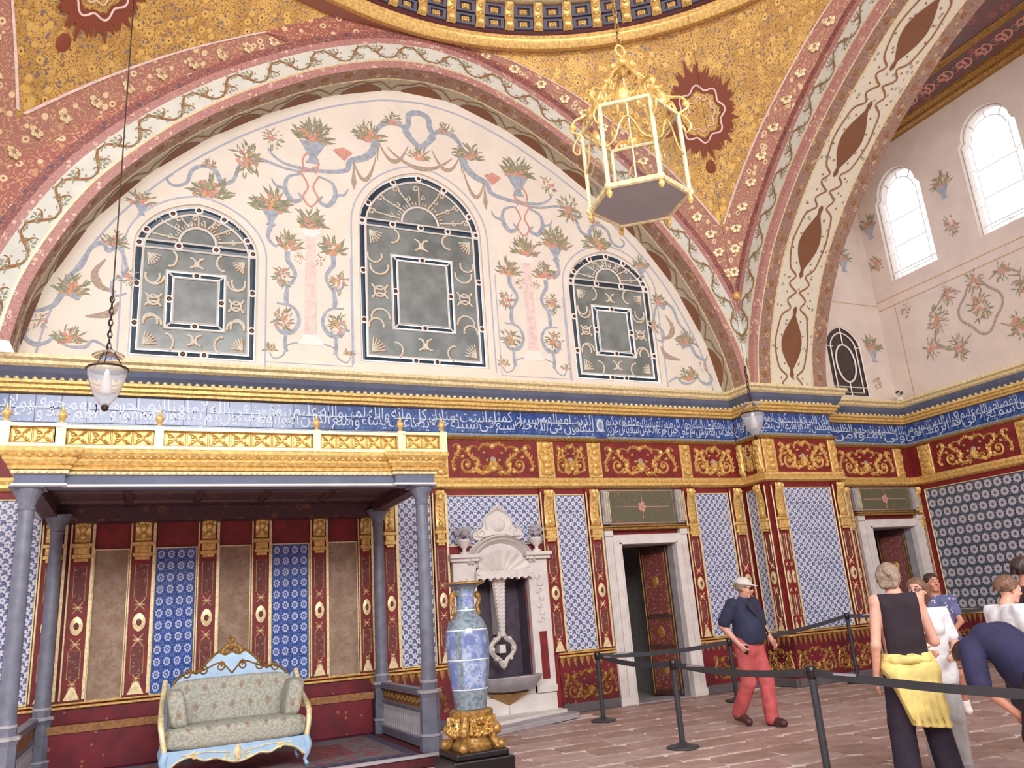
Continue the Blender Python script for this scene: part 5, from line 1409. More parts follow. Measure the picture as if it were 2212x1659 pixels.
# ------------------------------------------------------------------ sofa
def sofa_fabric():
    m = Mat('silver_brocade', .7); c = m.co('Object'); u, v = (c[0]*5.2), ((c[2]+c[1]*.9)*4.2)
    row = v.floor(); a, b = (u+(row*.5)).fract()-.5, v.fract()-.5; r = (a*a*2.6+b*b).sqrt(); n = m.noise(40, 3)
    k = m.mix(n.ss(.35, .65), L(146, 146, 134), L(176, 176, 162)); k = m.mix((r+n*.3).lt(.38)*.7, k, L(146, 126, 114)); k = m.mix((r+n*.3).lt(.26)*.7, k, L(130, 116, 92)); m.col(k); m.bump(n, .2, .003); return m.m
M['sofa_fab'] = sofa_fabric(); M['sofa_blue'] = plain('pale_blue_lacquer', L(160, 192, 222), .35, var=.08, scale=10)
def rbox(name, mat, parent, x0, x1, y0, y1, z0, z1, r=.05, puff=0.0, seg=4, fn=None):
    """cushion: a subdivided box with rounded edges and a bulge"""
    bm = bmesh.new(); bmesh.ops.create_cube(bm, size=1.0)
    bmesh.ops.subdivide_edges(bm, edges=bm.edges[:], cuts=7, use_grid_fill=True)
    for v in bm.verts:
        p = v.co*2; q = Vector((p.x, p.y, p.z)); e = [max(0, abs(c)-.0) for c in q]
        k = 6.0; l = (abs(q.x)**k+abs(q.y)**k+abs(q.z)**k)**(1/k); q = q/l if l > 0 else q
        bul = 1+puff*(1-q.x**2)*(1-q.y**2)
        co = Vector(((x0+x1)/2+q.x*(x1-x0)/2, (y0+y1)/2+q.y*(y1-y0)/2, (z0+z1)/2+q.z*(z1-z0)/2*bul)); v.co = fn(co) if fn else co
    me = bpy.data.meshes.new(name); bm.to_mesh(me); bm.free(); me.materials.append(mat); me.polygons.foreach_set('use_smooth', [True]*len(me.polygons))
    o = bpy.data.objects.new(name, me); return link(o, parent)
def sofa():
    T_ = tag(wempty('sofa', (.96, 9.9, .14)), 'pale blue carved settee with silver brocade upholstery under the canopy', 'sofa')
    a0, a1, yf, yb = .24, 1.70, 9.48, 10.18; c = (a0+a1)/2; hw = (a1-a0)/2
    # apron, scalloped below
    Ff = FY(yf+.05); bot = smooth_pts([(-1, .30), (-.93, .26), (-.82, .33), (-.62, .37), (-.45, .32), (-.3, .33), (-.14, .29), (0, .27), (.14, .29), (.3, .33), (.45, .32), (.62, .37), (.82, .33), (.93, .26), (1, .30)], 4)
    m = MB(); m.prism(Ff, [(c+hw*x, z) for x, z in bot]+[(c+hw, .45), (c-hw, .45)], 0, .05); ap = m.build('apron', M['sofa_blue'], T_)
    g = MB(); g.stroke(Ff, [(c+hw*x, z+.01) for x, z in bot], .022, .012, .05); g.blob(Ff, c, .36, .04, .09, .03, 0, 10, .05)
    for s in (-1, 1):
        g.stroke(Ff, spiral(c+s*.10, .34, .05, 90, 1.2, s, 12), .018, .012, .05); g.stroke(Ff, spiral(c+s*.42, .385, .04, 90, 1.2, -s, 12), .016, .012, .05); g.stroke(Ff, [(c+s*.1, .38), (c+s*.3, .41), (c+s*.55, .40)], .016, .012, .05)
    g.build('gilt_carving', M['gold_pale'], ap)
    m = MB(); m.box(a0+.02, a0+.06, yf+.06, yb, .33, .45); m.box(a1-.06, a1-.02, yf+.06, yb, .33, .45); m.box(a0, a1, yb-.04, yb, .33, .45); m.build('seat_rail', M['sofa_blue'], T_)
    for x, y, s in ((a0+.03, yf+.03, -1), (a1-.03, yf+.03, 1), (a0+.03, yb-.02, -1), (a1-.03, yb-.02, 1)):
        m = MB(); m.tube([(x, y, .43), (x+s*.025, y-.02, .36), (x+s*.015, y-.015, .28), (x-s*.01, y, .21), (x+s*.01, y-.01, .165), (x+s*.02, y-.02, .158)], [.045, .042, .032, .02, .022, .026], 10); m.build('leg', M['sofa_blue'], T_, smooth=True)
    rbox('seat_cushion', M['sofa_fab'], T_, a0+.0, a1-.0, yf-.03, yb-.08, .44, .66, puff=.18)
    lean = lambda p: Vector((p.x, p.y+(p.z-.6)*.22, p.z))
    rbox('back_cushion', M['sofa_fab'], T_, a0+.05, a1-.05, yb-.14, yb+.0, .55, 1.10, puff=0, fn=lean)
    # crest rail
    top = smooth_pts([(-1, 1.05), (-.9, 1.12), (-.75, 1.17), (-.6, 1.16), (-.45, 1.25), (-.25, 1.36), (-.12, 1.33), (0, 1.36), (.12, 1.33), (.25, 1.36), (.45, 1.25), (.6, 1.16), (.75, 1.17), (.9, 1.12), (1, 1.05)], 4)
    Fb = frame((0, yb+.03, 0), (1, 0, 0), (0, .12, 1), (0, -1, .12)); m = MB(); h2 = hw-.1
    m.prism(Fb, [(c+h2*x, z) for x, z in top]+[(c+h2, .95), (c-h2, .95)], -.02, .03); cr = m.build('crest_rail', M['sofa_blue'], T_)
    g = MB(); g.stroke(Fb, [(c+h2*x, z) for x, z in top], .03, .02, .03)
    for s in (-1, 1):
        for q in (.2, .5, .78): g.stroke(Fb, spiral(c+s*h2*q, 1.13+.09*(1-q), .055, 90, 1.3, s, 14), .02, .015, .03)
        g.stroke(Fb, smooth_pts([(c, 1.12), (c+s*.12, 1.24), (c+s*.26, 1.2), (c+s*.4, 1.14)], 4), .02, .015, .03)
    for k in range(9): a = PI*k/8; g.blob(Fb, c+.10*math.cos(a), 1.36+.07*math.sin(a), .03, .03, .02, a, 6, .03)
    for k in range(5): g.blob(Fb, c+(k % 2)*.03-.015, 1.40+k*.03, .04-.005*k, .028, .025, 0, 7, .01)
    g.build('gilt_carving', M['gold_dark'], cr)
    for s, x in ((-1, a0+.02), (1, a1-.02)):
        m = MB(); m.tube([(x+s*.0, yf+.04, .44), (x+s*.02, yf+.02, .55), (x+s*.04, yf+.08, .68), (x+s*.04, yf+.2, .74), (x+s*.03, yb-.15, .86), (x+s*.0, yb+.05, 1.10)], [.03, .028, .03, .032, .03, .03], 10); m.build('arm', M['gold_pale'], T_, smooth=True)
    m = MB(); m.tube([(a0+.05, yb-.0, .44), (a0+.05, yb+.12, 1.06)], .028, 8); m.tube([(a1-.05, yb, .44), (a1-.05, yb+.12, 1.06)], .028, 8); m.build('back_post', M['sofa_blue'], T_)
    for s, x, lab in ((-1, a0+.13, 'round brocade bolster leaning at the left end of the settee'), (1, a1-.13, 'round brocade bolster leaning at the right end of the settee')):
        def fn(p, x=x, s=s): return Vector((x+(p.x-x)+s*(p.z-.85)*.18, p.y, p.z))
        o = rbox('bolster', M['sofa_fab'], None, x-.09, x+.09, 9.58, 10.0, .645, 1.03, fn=fn); tag(o, lab, 'cushion', 'bolsters on the settee')
sofa()

# ------------------------------------------------------------------ porcelain vase on a gilt stand
def porcelain():
    m = Mat('famille_rose_porcelain', .15); c = m.co('Object'); x, y, z = c[0], c[1], c[2]
    th = (y*-1.0).atan2(x*-1.0-.0001)*(1/(2*PI)); n = m.noise(26, 4); d, cc = m.voro(34); n2 = m.noise(9, 3)
    k = m.mix(n.ss(.35, .65), L(96, 112, 130), L(136, 150, 158)); k = m.mix(d.lt(.3)*cc.gt(.55), k, L(120, 150, 136)); k = m.mix(d.lt(.25)*cc.lt(.25), k, L(170, 120, 140))
    pan = ((th*4.0+.5).fract()-.5).abs().lt(.40); zz = z.gt(.20)*z.lt(.46)+z.gt(.48)*z.lt(.74)+z.gt(.97)*z.lt(1.15)
    s = m.mix(n2.ss(.35, .6), L(166, 182, 210), L(104, 122, 176)); s = m.mix(d.lt(.28)*cc.gt(.5), s, L(150, 110, 160)); s = m.mix(d.lt(.28)*cc.lt(.3), s, L(100, 140, 110))
    k = m.mix((pan*zz).min(1.0), k, s)
    for zb in (.19, .47, .755, .95): k = m.mix((z-zb).abs().lt(.006), k, L(210, 220, 235))
    k = m.mix(z.gt(1.19), k, L(96, 92, 104)); m.col(k); return m.m
VX, VY = 3.03, 8.0
def vase():
    T_ = tag(wempty('vase_stand', (VX, VY, 0)), 'carved gilt and black lacquer stand holding the tall porcelain vase', 'stand')
    m = MB(); m.box(VX-.31, VX+.31, VY-.31, VY+.31, 0, .24); m.box(VX-.27, VX+.27, VY-.27, VY+.27, .24, .30); m.build('pedestal', M['black'], T_, bevel=.012)
    m = MB(); m.lathe([(.20, .30), (.21, .34), (.17, .38), (.16, .46), (.18, .54), (.215, .60), (.22, .645), (.20, .665), (.12, .668)], 24, (VX, VY, 0)); m.build('gilt_drum', M['gold_dark'], T_, smooth=True)
    for k in range(4):
        a = PI/4+k*PI/2+.1; cx, cy = VX+.22*math.cos(a), VY+.22*math.sin(a); m = MB()
        m.tube([(VX+.19*math.cos(a), VY+.19*math.sin(a), .60), (VX+.24*math.cos(a), VY+.24*math.sin(a), .50), (VX+.21*math.cos(a), VY+.21*math.sin(a), .40), (VX+.26*math.cos(a), VY+.26*math.sin(a), .33), (VX+.31*math.cos(a), VY+.31*math.sin(a), .315)], [.04, .045, .04, .05, .035], 8)
        m.ball((VX+.25*math.cos(a), VY+.25*math.sin(a), .48), .055, 8, 6); m.ball((VX+.29*math.cos(a), VY+.29*math.sin(a), .34), .05, 8, 6); m.build('dragon_foot', M['gold_dark'], T_, smooth=True)
    for k in range(4):
        g = MB(); a = k*PI/2+.1; Fk = frame((VX+.19*math.cos(a), VY+.19*math.sin(a), 0), (-math.sin(a), math.cos(a), 0), (0, 0, 1), (math.cos(a), math.sin(a), 0))
        rinceau(g, Fk, 0, .52, .24, .18, .03, .4); g.build('gilt_relief', M['gold'], T_)
    T2 = tag(empty('vase', (VX, VY, .667)), 'tall blue and pink porcelain floor vase in front of the fountain', 'vase')
    prof = [(.05, 0), (.15, 0), (.158, .02), (.165, .08), (.195, .28), (.215, .48), (.222, .62), (.212, .74), (.175, .84), (.125, .90), (.098, .96), (.092, 1.05), (.10, 1.13), (.135, 1.18), (.195, 1.205), (.205, 1.22), (.19, 1.228), (.13, 1.20), (.08, 1.12), (.08, .95)]
    pr = smooth_pts(prof, 3); m = MB(); m.lathe(pr, 40); m.build('body', porcelain(), T2, smooth=True)
    for s in (-1, 1):
        m = MB(); a = .3+(0 if s > 0 else PI); ca, sa = math.cos(a), math.sin(a)
        m.tube([(ca*r, sa*r, z) for r, z in ((.10, 1.10), (.16, 1.12), (.185, 1.05), (.15, .98), (.17, .92), (.15, .88))], [.02, .022, .024, .02, .024, .012], 8); m.ball((ca*.165, sa*.165, 1.09), .034, 8, 6); m.build('dragon_handle', M['gold_dark'], T2, smooth=True)
    m = MB(); m.lathe([(.196, 1.207), (.212, 1.212), (.212, 1.226), (.19, 1.232)], 40, caps=False); m.build('gilt_rim', M['gold_dark'], T2, smooth=True)
vase()

# ------------------------------------------------------------------ marble wall fountain
M['niche'] = plain('dark_niche_stone', L(82, 72, 86), .35, var=.2, scale=10)
def fountain():
    T_ = tag(wempty('wall_fountain', (5.05, 11.5, 0)), 'white marble wall fountain with scallop shell, urns and basin between gilt pilasters', 'fountain')
    C_ = 5.07; G = lambda a, b, c=0.0: FD(a, b, c+.005)
    m = MB()
    for a0, a1 in ((4.26, 4.64), (5.52, 5.86)):
        m.fbox(G, a0, a1, .36, 2.36, 0, .10, .006); m.fbox(G, a0-.03+.03, a1, .36, .46, 0, .13, .006)
    fr = m.build('pier', M['marble'], T_)
    e = MB(); e.fbox(G, 5.63, 5.76, .55, 1.25, .10, .108, .003); e.fbox(G, 4.36, 4.50, .55, 1.25, .10, .108, .003); e.build('inlay', M['red'], fr)
    e = MB()
    for cx in (4.45, 5.69):
        for k in range(7): e.blob(G, cx+(.03 if k % 2 else -.03), 1.42+k*.11, .05, .05, .025, k, 7, .10); e.stroke(G, spiral(cx, 1.42+k*.11, .05, 90*k, 1, 1, 8), .014, .02, .10)
    e.build('carved_foliage', M['marble'], fr)
    for a0, a1 in ((4.22, 4.68), (5.48, 5.90)): m = MB(); m.fbox(G, a0, a1, 2.36, 2.41, 0, .16, .006); m.fbox(G, a0-.02, a1+.02, 2.408, 2.47, 0, .20, .01); m.build('capital', M['marble'], T_)
    # arch moulding and spandrel
    m = MB(); m.stroke(G, arc(C_, 2.26, .50, 8, 172, 24, .42), .12, .10, .06); m.stroke(G, arc(C_, 2.26, .56, 8, 172, 24, .47), .05, .10, .10)
    poly = arc(C_, 2.26, .60, 0, 180, 24, .50); m.prism(G, poly, 0, .06); ar = m.build('arch', M['marble'], T_)
    # shell: fan of ribs hollowed into the niche head
    sh = MB(); n = 9; R_ = .47
    vs = []; N = 54
    for i in range(N+1):
        t = PI*i/N; rip = .5+.5*math.cos(2*PI*n*i/N)
        for k in range(6):
            q = k/5; r = R_*q*(1-.035*rip*q); dep = .16-.13*(1-q)**.8*1.0+.03*rip*q
            vs.append(G(C_+r*math.cos(t), 2.14+r*math.sin(t)*.80-.03*(1-q), .02+.18*q+.025*rip*q-.05*q*math.sin(t)))
    sh.add(vs, [(i*6+k, (i+1)*6+k, (i+1)*6+k+1, i*6+k+1) for i in range(N) for k in range(5)])
    # drooping lower lip
    lip = [(C_-.47+.94*i/36, 2.15+.045*abs(math.sin(i*PI/4.5))-.055*math.sin(PI*i/36)*0) for i in range(37)]
    sh.prism(G, [(x, z-.10) for x, z in lip]+[(C_+.47, 2.2), (C_-.47, 2.2)], .12, .20)
    sh.build('scallop_shell', M['marble'], T_, smooth=True)
    m = MB(); m.fbox(G, 4.66, 5.50, .62, 2.15, -.33, -.30); m.fbox(G, 4.66, 4.672, .62, 2.15, -.30, .0); m.fbox(G, 5.488, 5.50, .62, 2.15, -.30, .0); m.fbox(G, 4.67, 5.49, 2.138, 2.15, -.3, 0); m.fbox(G, 4.67, 5.49, .62, .632, -.3, 0); m.build('niche_slab', M['niche'], T_)
    # crest
    m = MB(); F2 = lambda a, b, c=0.0: G(C_+a, 2.70+b, c)
    m.prism(F2, [(x, z) for x, z in smooth_pts([(-.42, .0), (-.40, .12), (-.26, .18), (-.24, .32), (-.12, .42), (0, .52), (.12, .42), (.24, .32), (.26, .18), (.40, .12), (.42, .0), (.2, -.02), (0, .06), (-.2, -.02)], 3, True)], .0, .06)
    m.blob(F2, 0, .22, .13, .12, .06, 0, 14, .06)
    for s in (-1, 1):
        m.stroke(F2, spiral(s*.30, .10, .09, 90, 1.3, -s, 14), .03, .03, .06); m.stroke(F2, smooth_pts([(s*.2, .16), (s*.22, .32), (s*.1, .42), (0, .46)], 4), .04, .03, .06); m.stroke(F2, smooth_pts([(s*.1, .06), (s*.25, .03), (s*.4, .04)], 4), .03, .03, .06)
    for k in range(5): m.blob(F2, .05*(k-2), .45+.03*(2-abs(k-2)), .03, .04, .04, 0, 7, .06)
    m.build('crest', M['marble'], T_)
    for x, sgn in ((4.46, -1), (5.70, 1)):
        m = MB(); y = D-.10; m.lathe([(.07, 2.47), (.07, 2.50), (.03, 2.52), (.03, 2.55), (.075, 2.60), (.10, 2.67), (.085, 2.70)], 14, (x, y, 0)); u = m.build('urn', M['marble'], T_, smooth=True)
        m = MB(); rn = random.Random(3+sgn)
        for k in range(16): a, q = rn.uniform(0, 2*PI), rn.uniform(0, .13); m.ball((x+q*math.cos(a), y+.5*q*math.sin(a), 2.74+rn.uniform(0, .14)), rn.uniform(.03, .05), 7, 5)
        m.build('carved_flowers', M['marble_grey'], u, smooth=True)
        m = MB()
        for s in (-1, 1): m.tube([(x+s*.08, y, 2.62), (x+s*.14, y, 2.68), (x+s*.10, y, 2.74)], .014, 6)
        m.build('handle', M['marble_grey'], u)
    # hanging garland and lozenge spout plate
    m = MB(); Fn = lambda a, b, c=0.0: G(a, b, c+.02)
    pr = [(0, 2.10), (0, 1.27)]
    n = 16
    for i in range(n):
        t = i/(n-1); w = .13*(1-t)+.05*t; z = 2.10-t*.85
        for k in (-1, 0, 1): m.blob(Fn, C_-.03+k*w*.5, z+.02*(k % 2), w*.5, .05, .06, 0, 7, -.02)
    m.fbox(Fn, C_-.07, C_+.01, 1.25, 2.1, -.30, -.02); m.build('carved_garland', M['marble'], T_)
    m = MB(); lz = smooth_pts([(0, .27), (.06, .16), (.15, .10), (.20, 0), (.14, -.10), (.06, -.16), (0, -.27), (-.06, -.16), (-.14, -.10), (-.20, 0), (-.15, .10), (-.06, .16)], 3, True)
    m.stroke(Fn, [(C_-.03+x, 1.04+z) for x, z in lz], .07, .05, -.02, closed=True); 
    for k in range(8): a = k*PI/4; m.blob(Fn, C_-.03+.17*math.cos(a), 1.04+.2*math.sin(a), .04, .04, .06, 0, 7, -.02)
    m.fbox(Fn, C_-.08, C_+.02, .98, 1.10, -.30, -.02); m.build('spout_plate', M['marble'], T_)
    # basin
    m = MB(); m.lathe([(.05, .40), (.25, .42), (.42, .50), (.50, .58), (.52, .64), (.49, .655), (.40, .62), (.05, .56)], 32, (C_-.02, D-.02, 0), sx=1.05, sy=1.15, a0=PI, a1=2*PI); m.build('basin', M['marble_grey'], T_, smooth=True)
    m = MB(); m.lathe([(.001, .12), (.03, .14), (.045, .17), (.03, .2), (.06, .23), (.16, .30), (.30, .38), (.34, .42)], 24, (C_-.02, D-.02, 0), a0=PI, a1=2*PI); m.build('corbel', M['gold_dark'], T_, smooth=True)
    m = MB(); m.fbox(G, 4.26, 5.05, .0, .36, 0, .09, .008); m.fbox(G, 5.055, 5.86, .0, .36, 0, .09, .008); m.fbox(G, 4.64, 5.52, .36, .62, 0, .05, .004); m.build('base_slab', M['marble'], T_)
    m = MB(); Fz = lambda a, b, c=0.0: Vector((a, b, c)); m.prism(Fz, [(4.0, D-.06), (4.0, 10.45), (4.45, 10.62), (5.95, 11.22), (6.0, 11.3), (6.0, D-.06)], 0, .07); o = m.build('step', M['marble_grey'], T_, bevel=.01)
    m = MB(); m.prism(Fz, [(4.05, D-.06), (4.05, 10.85), (4.5, 11.0), (5.6, 11.4), (5.9, 11.5), (5.9, D-.06)], .07, .11); m.build('upper_step', M['marble'], o)
fountain()

# ------------------------------------------------------------------ hanging lantern
def chain(mb, x, y, z0, z1, r=.012, link_=.07):
    n = int((z1-z0)/link_)
    for i in range(n):
        z = z0+i*link_; a = (i % 2)*PI/2
        pts = [(x+.018*math.cos(t)*math.cos(a), y+.018*math.cos(t)*math.sin(a), z+link_*.5+link_*.62*math.sin(t)) for t in [2*PI*k/6 for k in range(6)]]
        mb.tube(pts, r*.55, 4, closed=True)
def lantern():
    x, y, zb, zt, R_ = 3.84, 5.24, 4.97, 5.76, .44
    T_ = tag(wempty('lantern', (x, y, zb)), 'hexagonal gilt and glass lantern hanging on a chain from the dome', 'lantern')
    a0 = math.atan2(-y, -x)+PI/6-.05; cs = [(x+R_*math.cos(a0+k*PI/3), y+R_*math.sin(a0+k*PI/3)) for k in range(6)]
    for z, r in ((zb, .028), (zt, .02)):
        m = MB(); m.tube([(p[0], p[1], z) for p in cs], r, 8, closed=True); m.build('hexagon_frame', M['gold_pale'], T_)
    for k, (px, py) in enumerate(cs):
        m = MB(); m.tube([(px, py, zb), (px, py, zt)], .02, 8); m.ball((px, py, zb), .04, 8, 6); po = m.build('post', M['gold_pale'], T_, smooth=True)
        m = MB(); m.lathe([(.03, 0), (.018, -.02), (.028, -.045), (.022, -.07), (.004, -.09)], 8, (px, py, zb-.02)); m.build('drop_finial', M['gold'], po, smooth=True)
        dx, dy = (x-px), (y-py); m = MB()
        S3 = lambda pts: [(px+dx*q, py+dy*q, z) for q, z in pts]
        m.tube(S3(smooth_pts([(0, zt), (-.22, zt+.06), (-.12, zt+.16), (.15, zt+.2), (.35, zt+.3), (.62, zt+.48), (.9, zt+.60)], 4)), .014, 6); m.tube(S3(smooth_pts([(.0, zt+.02), (-.15, zt-.06), (-.22, zt-.14), (-.12, zt-.2), (-.06, zt-.12)], 4)), .010, 6); m.tube(S3(spiral(.2, zt+.12, .1, 0, 1.2, 1, 12)), .011, 6); m.tube(S3(spiral(.5, zt+.34, .08, 0, 1.2, -1, 12)), .011, 6)
        m.ball((px-dx*.18, py-dy*.18, zt+.09), .035, 7, 5); m.ball((px+dx*.35, py+dy*.35, zt+.32), .03, 7, 5); m.build('scroll_bracket', M['gold'], T_, smooth=True)
        # pane with a gilt arch in its head
        q = cs[(k+1) % 6]; u = Vector((q[0]-px, q[1]-py, 0)); w = u.length; u.normalize(); nn = Vector((u.y, -u.x, 0)); Fk = frame((px, py, 0), u, (0, 0, 1), nn)
        m = MB(); m.fbox(Fk, .015, w-.015, zb+.02, zt-.01, -.002, .002); pa = m.build('pane', M['glass'], T_)
        g = MB(); pts = smooth_pts([(.02, zt-.42), (.10, zt-.36), (.16, zt-.22), (w/2, zt-.16), (w-.16, zt-.22), (w-.10, zt-.36), (w-.02, zt-.42)], 4); g.tube([Fk(a, b, .01) for a, b in pts], .009, 6); g.build('arch_bead', M['gold'], T_)
        g = MB(); g.blob(Fk, w/2, zt+.06, .06, .09, .03, 0, 8); g.stroke(Fk, smooth_pts([(.04, zt+.02), (w*.25, zt+.08), (w/2, zt+.03), (w*.75, zt+.08), (w-.04, zt+.02)], 4), .03, .02); g.build('gilt_cresting', M['gold'], T_)
    m = MB(); m.prism(lambda a, b, c=0.0: Vector((a, b, zb+c)), cs, -.012, -.004); m.build('bottom_pane', plain('frosted_bottom_glass', L(150, 146, 148), .3, var=.06, scale=3), T_)
    m = MB(); m.tube([(x, y, zb+.08), (x, y, zt+.5)], .009, 8); m.lathe([(.0, .03), (.045, .04), (.03, .07), (.045, .1), (.012, .13)], 12, (x, y, zb+.02)); m.build('inner_rod', M['gold_pale'], T_, smooth=True)
    m = MB(); m.lathe([(.004, 0), (.05, .04), (.07, .08), (.03, .12), (.045, .15), (.02, .2), (.004, .22)], 12, (x, y, zt+.52)); pts = [(x+.05*math.cos(t), y, zt+.80+.06*math.sin(t)) for t in [2*PI*k/12 for k in range(12)]]; m.tube(pts, .012, 6, closed=True)
    for k in range(6): a = k*PI/3; m.ball((x+.10*math.cos(a), y+.10*math.sin(a), zt+.6), .035, 7, 5)
    m.build('crown', M['gold'], T_, smooth=True)
    m = MB(); chain(m, x, y, zt+.84, 16.3, .016, .09); m.build('chain', M['gold_dark'], T_)
lantern()
M['metal_dark'] = plain('dark_bronze', L(70, 60, 56), .4, .7, var=.2)
def jar_lamp(x, y, zb, zt, ztop, label, rw=.007):
    T_ = tag(wempty('hanging_lamp', (x, y, zb)), label, 'lamp', 'glass jar lamps hung on chains'); h = zt-zb
    m = MB(); m.lathe([(.02, 0), (.055, .03), (.10, .10), (.14, .2), (.165, .30), (.175, h), (.170, h), (.160, .30), (.135, .2), (.095, .10), (.05, .035), (.02, .006)], 28, (x, y, zb), caps=False); m.build('glass_jar', M['jar'], T_, smooth=True)
    m = MB(); m.tube([(x+.178*math.cos(t), y+.178*math.sin(t), zt) for t in [2*PI*k/24 for k in range(24)]], .010, 6, closed=True); m.build('rim', M['metal_dark'], T_, smooth=True)
    m = MB(); m.lathe([(.004, -.05), (.03, -.03), (.035, 0), (.02, .02), (.01, .03)], 10, (x, y, zb)); m.build('bottom_knob', M['metal_dark'], T_, smooth=True)
    m = MB(); m.lathe([(.04, .12), (.05, .14), (.05, .22), (.03, .3), (.012, .36)], 12, (x, y, zb), caps=True); m.build('bulb', M['white'], T_, smooth=True)
    m = MB()
    for k in range(3): a = k*2*PI/3+.4; m.tube([(x+.172*math.cos(a), y+.172*math.sin(a), zt), (x+.02*math.cos(a), y+.02*math.sin(a), zt+.22)], .005, 5)
    m.build('suspension_wire', M['metal_dark'], T_)
    m = MB(); m.lathe([(.14, .0), (.142, .008), (.10, .035), (.05, .05), (.012, .06)], 24, (x, y, zt+.13), caps=False); m.build('smoke_bell', M['jar'], T_, smooth=True)
    m = MB(); chain(m, x, y, zt+.2, zt+.75, .016, .06); m.tube([(x, y, zt+.7), (x, y, ztop)], rw, 6); m.build('chain', M['metal_dark'], T_)
jar_lamp(-.42, 8.0, 3.66, 4.02, 12.95, 'glass jar lamp hanging in front of the left lunette window')
jar_lamp(8.13, 9.0, 3.80, 4.14, 12.3, 'glass jar lamp hanging in front of the corner pier', .003)

# ------------------------------------------------------------------ barrier posts with belts
M['post'] = plain('charcoal_post', L(66, 68, 74), .4, .3, var=.1); M['belt'] = plain('dark_belt', L(62, 62, 68), .7, var=.1)
ST = [(5.98, 10.57, .93), (5.46, 7.95, .92), (5.34, 5.70, .92), (8.42, 10.66, .92), (11.06, 10.74, 1.14), (5.02, 2.2, .92), (14.15, 9.6, 1.10)]
SL = ['barrier post in front of the crimson dado left of the open doorway', 'barrier post standing alone on the flags in the middle foreground', 'nearest barrier post, right of the middle one, at the bottom of the picture', 'barrier post behind the man in red trousers', 'barrier post beside the corner pier, behind the woman in black', 'barrier post beyond the right edge of the picture holding the near belt', 'barrier post by the right wall behind the visitors']
links = {0: [3, 1], 1: [2], 2: [5], 3: [4], 4: [6]}
for i, (x, y, h) in enumerate(ST):
    T_ = tag(wempty('barrier_post', (x, y, 0)), SL[i], 'barrier post', 'belt barrier posts')
    m = MB(); m.lathe([(.17, 0), (.18, .008), (.17, .022), (.08, .04), (.045, .06)], 28, (x, y, 0)); m.build('base', M['post'], T_, smooth=True)
    m = MB(); m.lathe([(.032, .05), (.032, h-.10)], 16, (x, y, 0)); m.build('pole', M['post'], T_, smooth=True)
    m = MB(); m.lathe([(.034, h-.11), (.042, h-.10), (.042, h-.015), (.03, h)], 16, (x, y, 0)); m.build('belt_head', M['black'], T_, smooth=True)
    for j in links.get(i, []):
        x2, y2, h2 = ST[j]; d = Vector((x2-x, y2-y, 0)); l = d.length; d.normalize(); nn = Vector((d.y, -d.x, 0)); m = MB(); K = 12
        if l > .1:
            vs = []
            for k in range(K+1):
                t = k/K; s = .04+(l-.08)*t; z = (h-.055)+(h2-h)*t-.05*4*t*(1-t)*min(1, l/2.5)
                for dz in (-.032, .032):
                    for c in (-.002, .002): vs.append(Vector((x, y, 0))+d*s+nn*c+Vector((0, 0, z+dz)))
            fs = []
            for k in range(K):
                b = 4*k
                for (p, q) in ((0, 1), (1, 3), (3, 2), (2, 0)): fs.append((b+p, b+q, b+4+q, b+4+p))
            m.add(vs, fs+[(0, 1, 3, 2), (4*K, 4*K+1, 4*K+3, 4*K+2)]); m.build('belt', M['belt'], T_)
            Fd = frame((x, y, h-.055), d, (0, 0, 1), nn)
            m = MB(); m.fbox(Fd, .28, .55, -.010, .010, .003-.01, .006-.01); m.fbox(Fd, .28, .55, -.010, .010, .003, .005); m.build('belt_print', M['marble_grey'], T_)
# ------------------------------------------------------------------ surveillance camera on the cornice
T_ = tag(wempty('security_camera', (14.40, 11.44, 5.28)), 'small white security camera standing on the cornice in the corner', 'camera')
m = MB(); m.box(14.36, 14.44, 11.40, 11.48, 5.275, 5.38); m.build('bracket', M['white'], T_, bevel=.006)
m = MB(); m.tube([(14.44, 11.47, 5.42), (14.32, 11.32, 5.40)], .045, 12); c_ = m.build('housing', M['white'], T_, smooth=True)
m = MB(); m.tube([(14.325, 11.326, 5.401), (14.30, 11.295, 5.396)], .036, 12); m.build('lens', M['black'], c_)
m = MB(); m.box(14.37, 14.47, 11.42, 11.5, 5.44, 5.48); m.build('cable_box', M['black'], T_, bevel=.006)
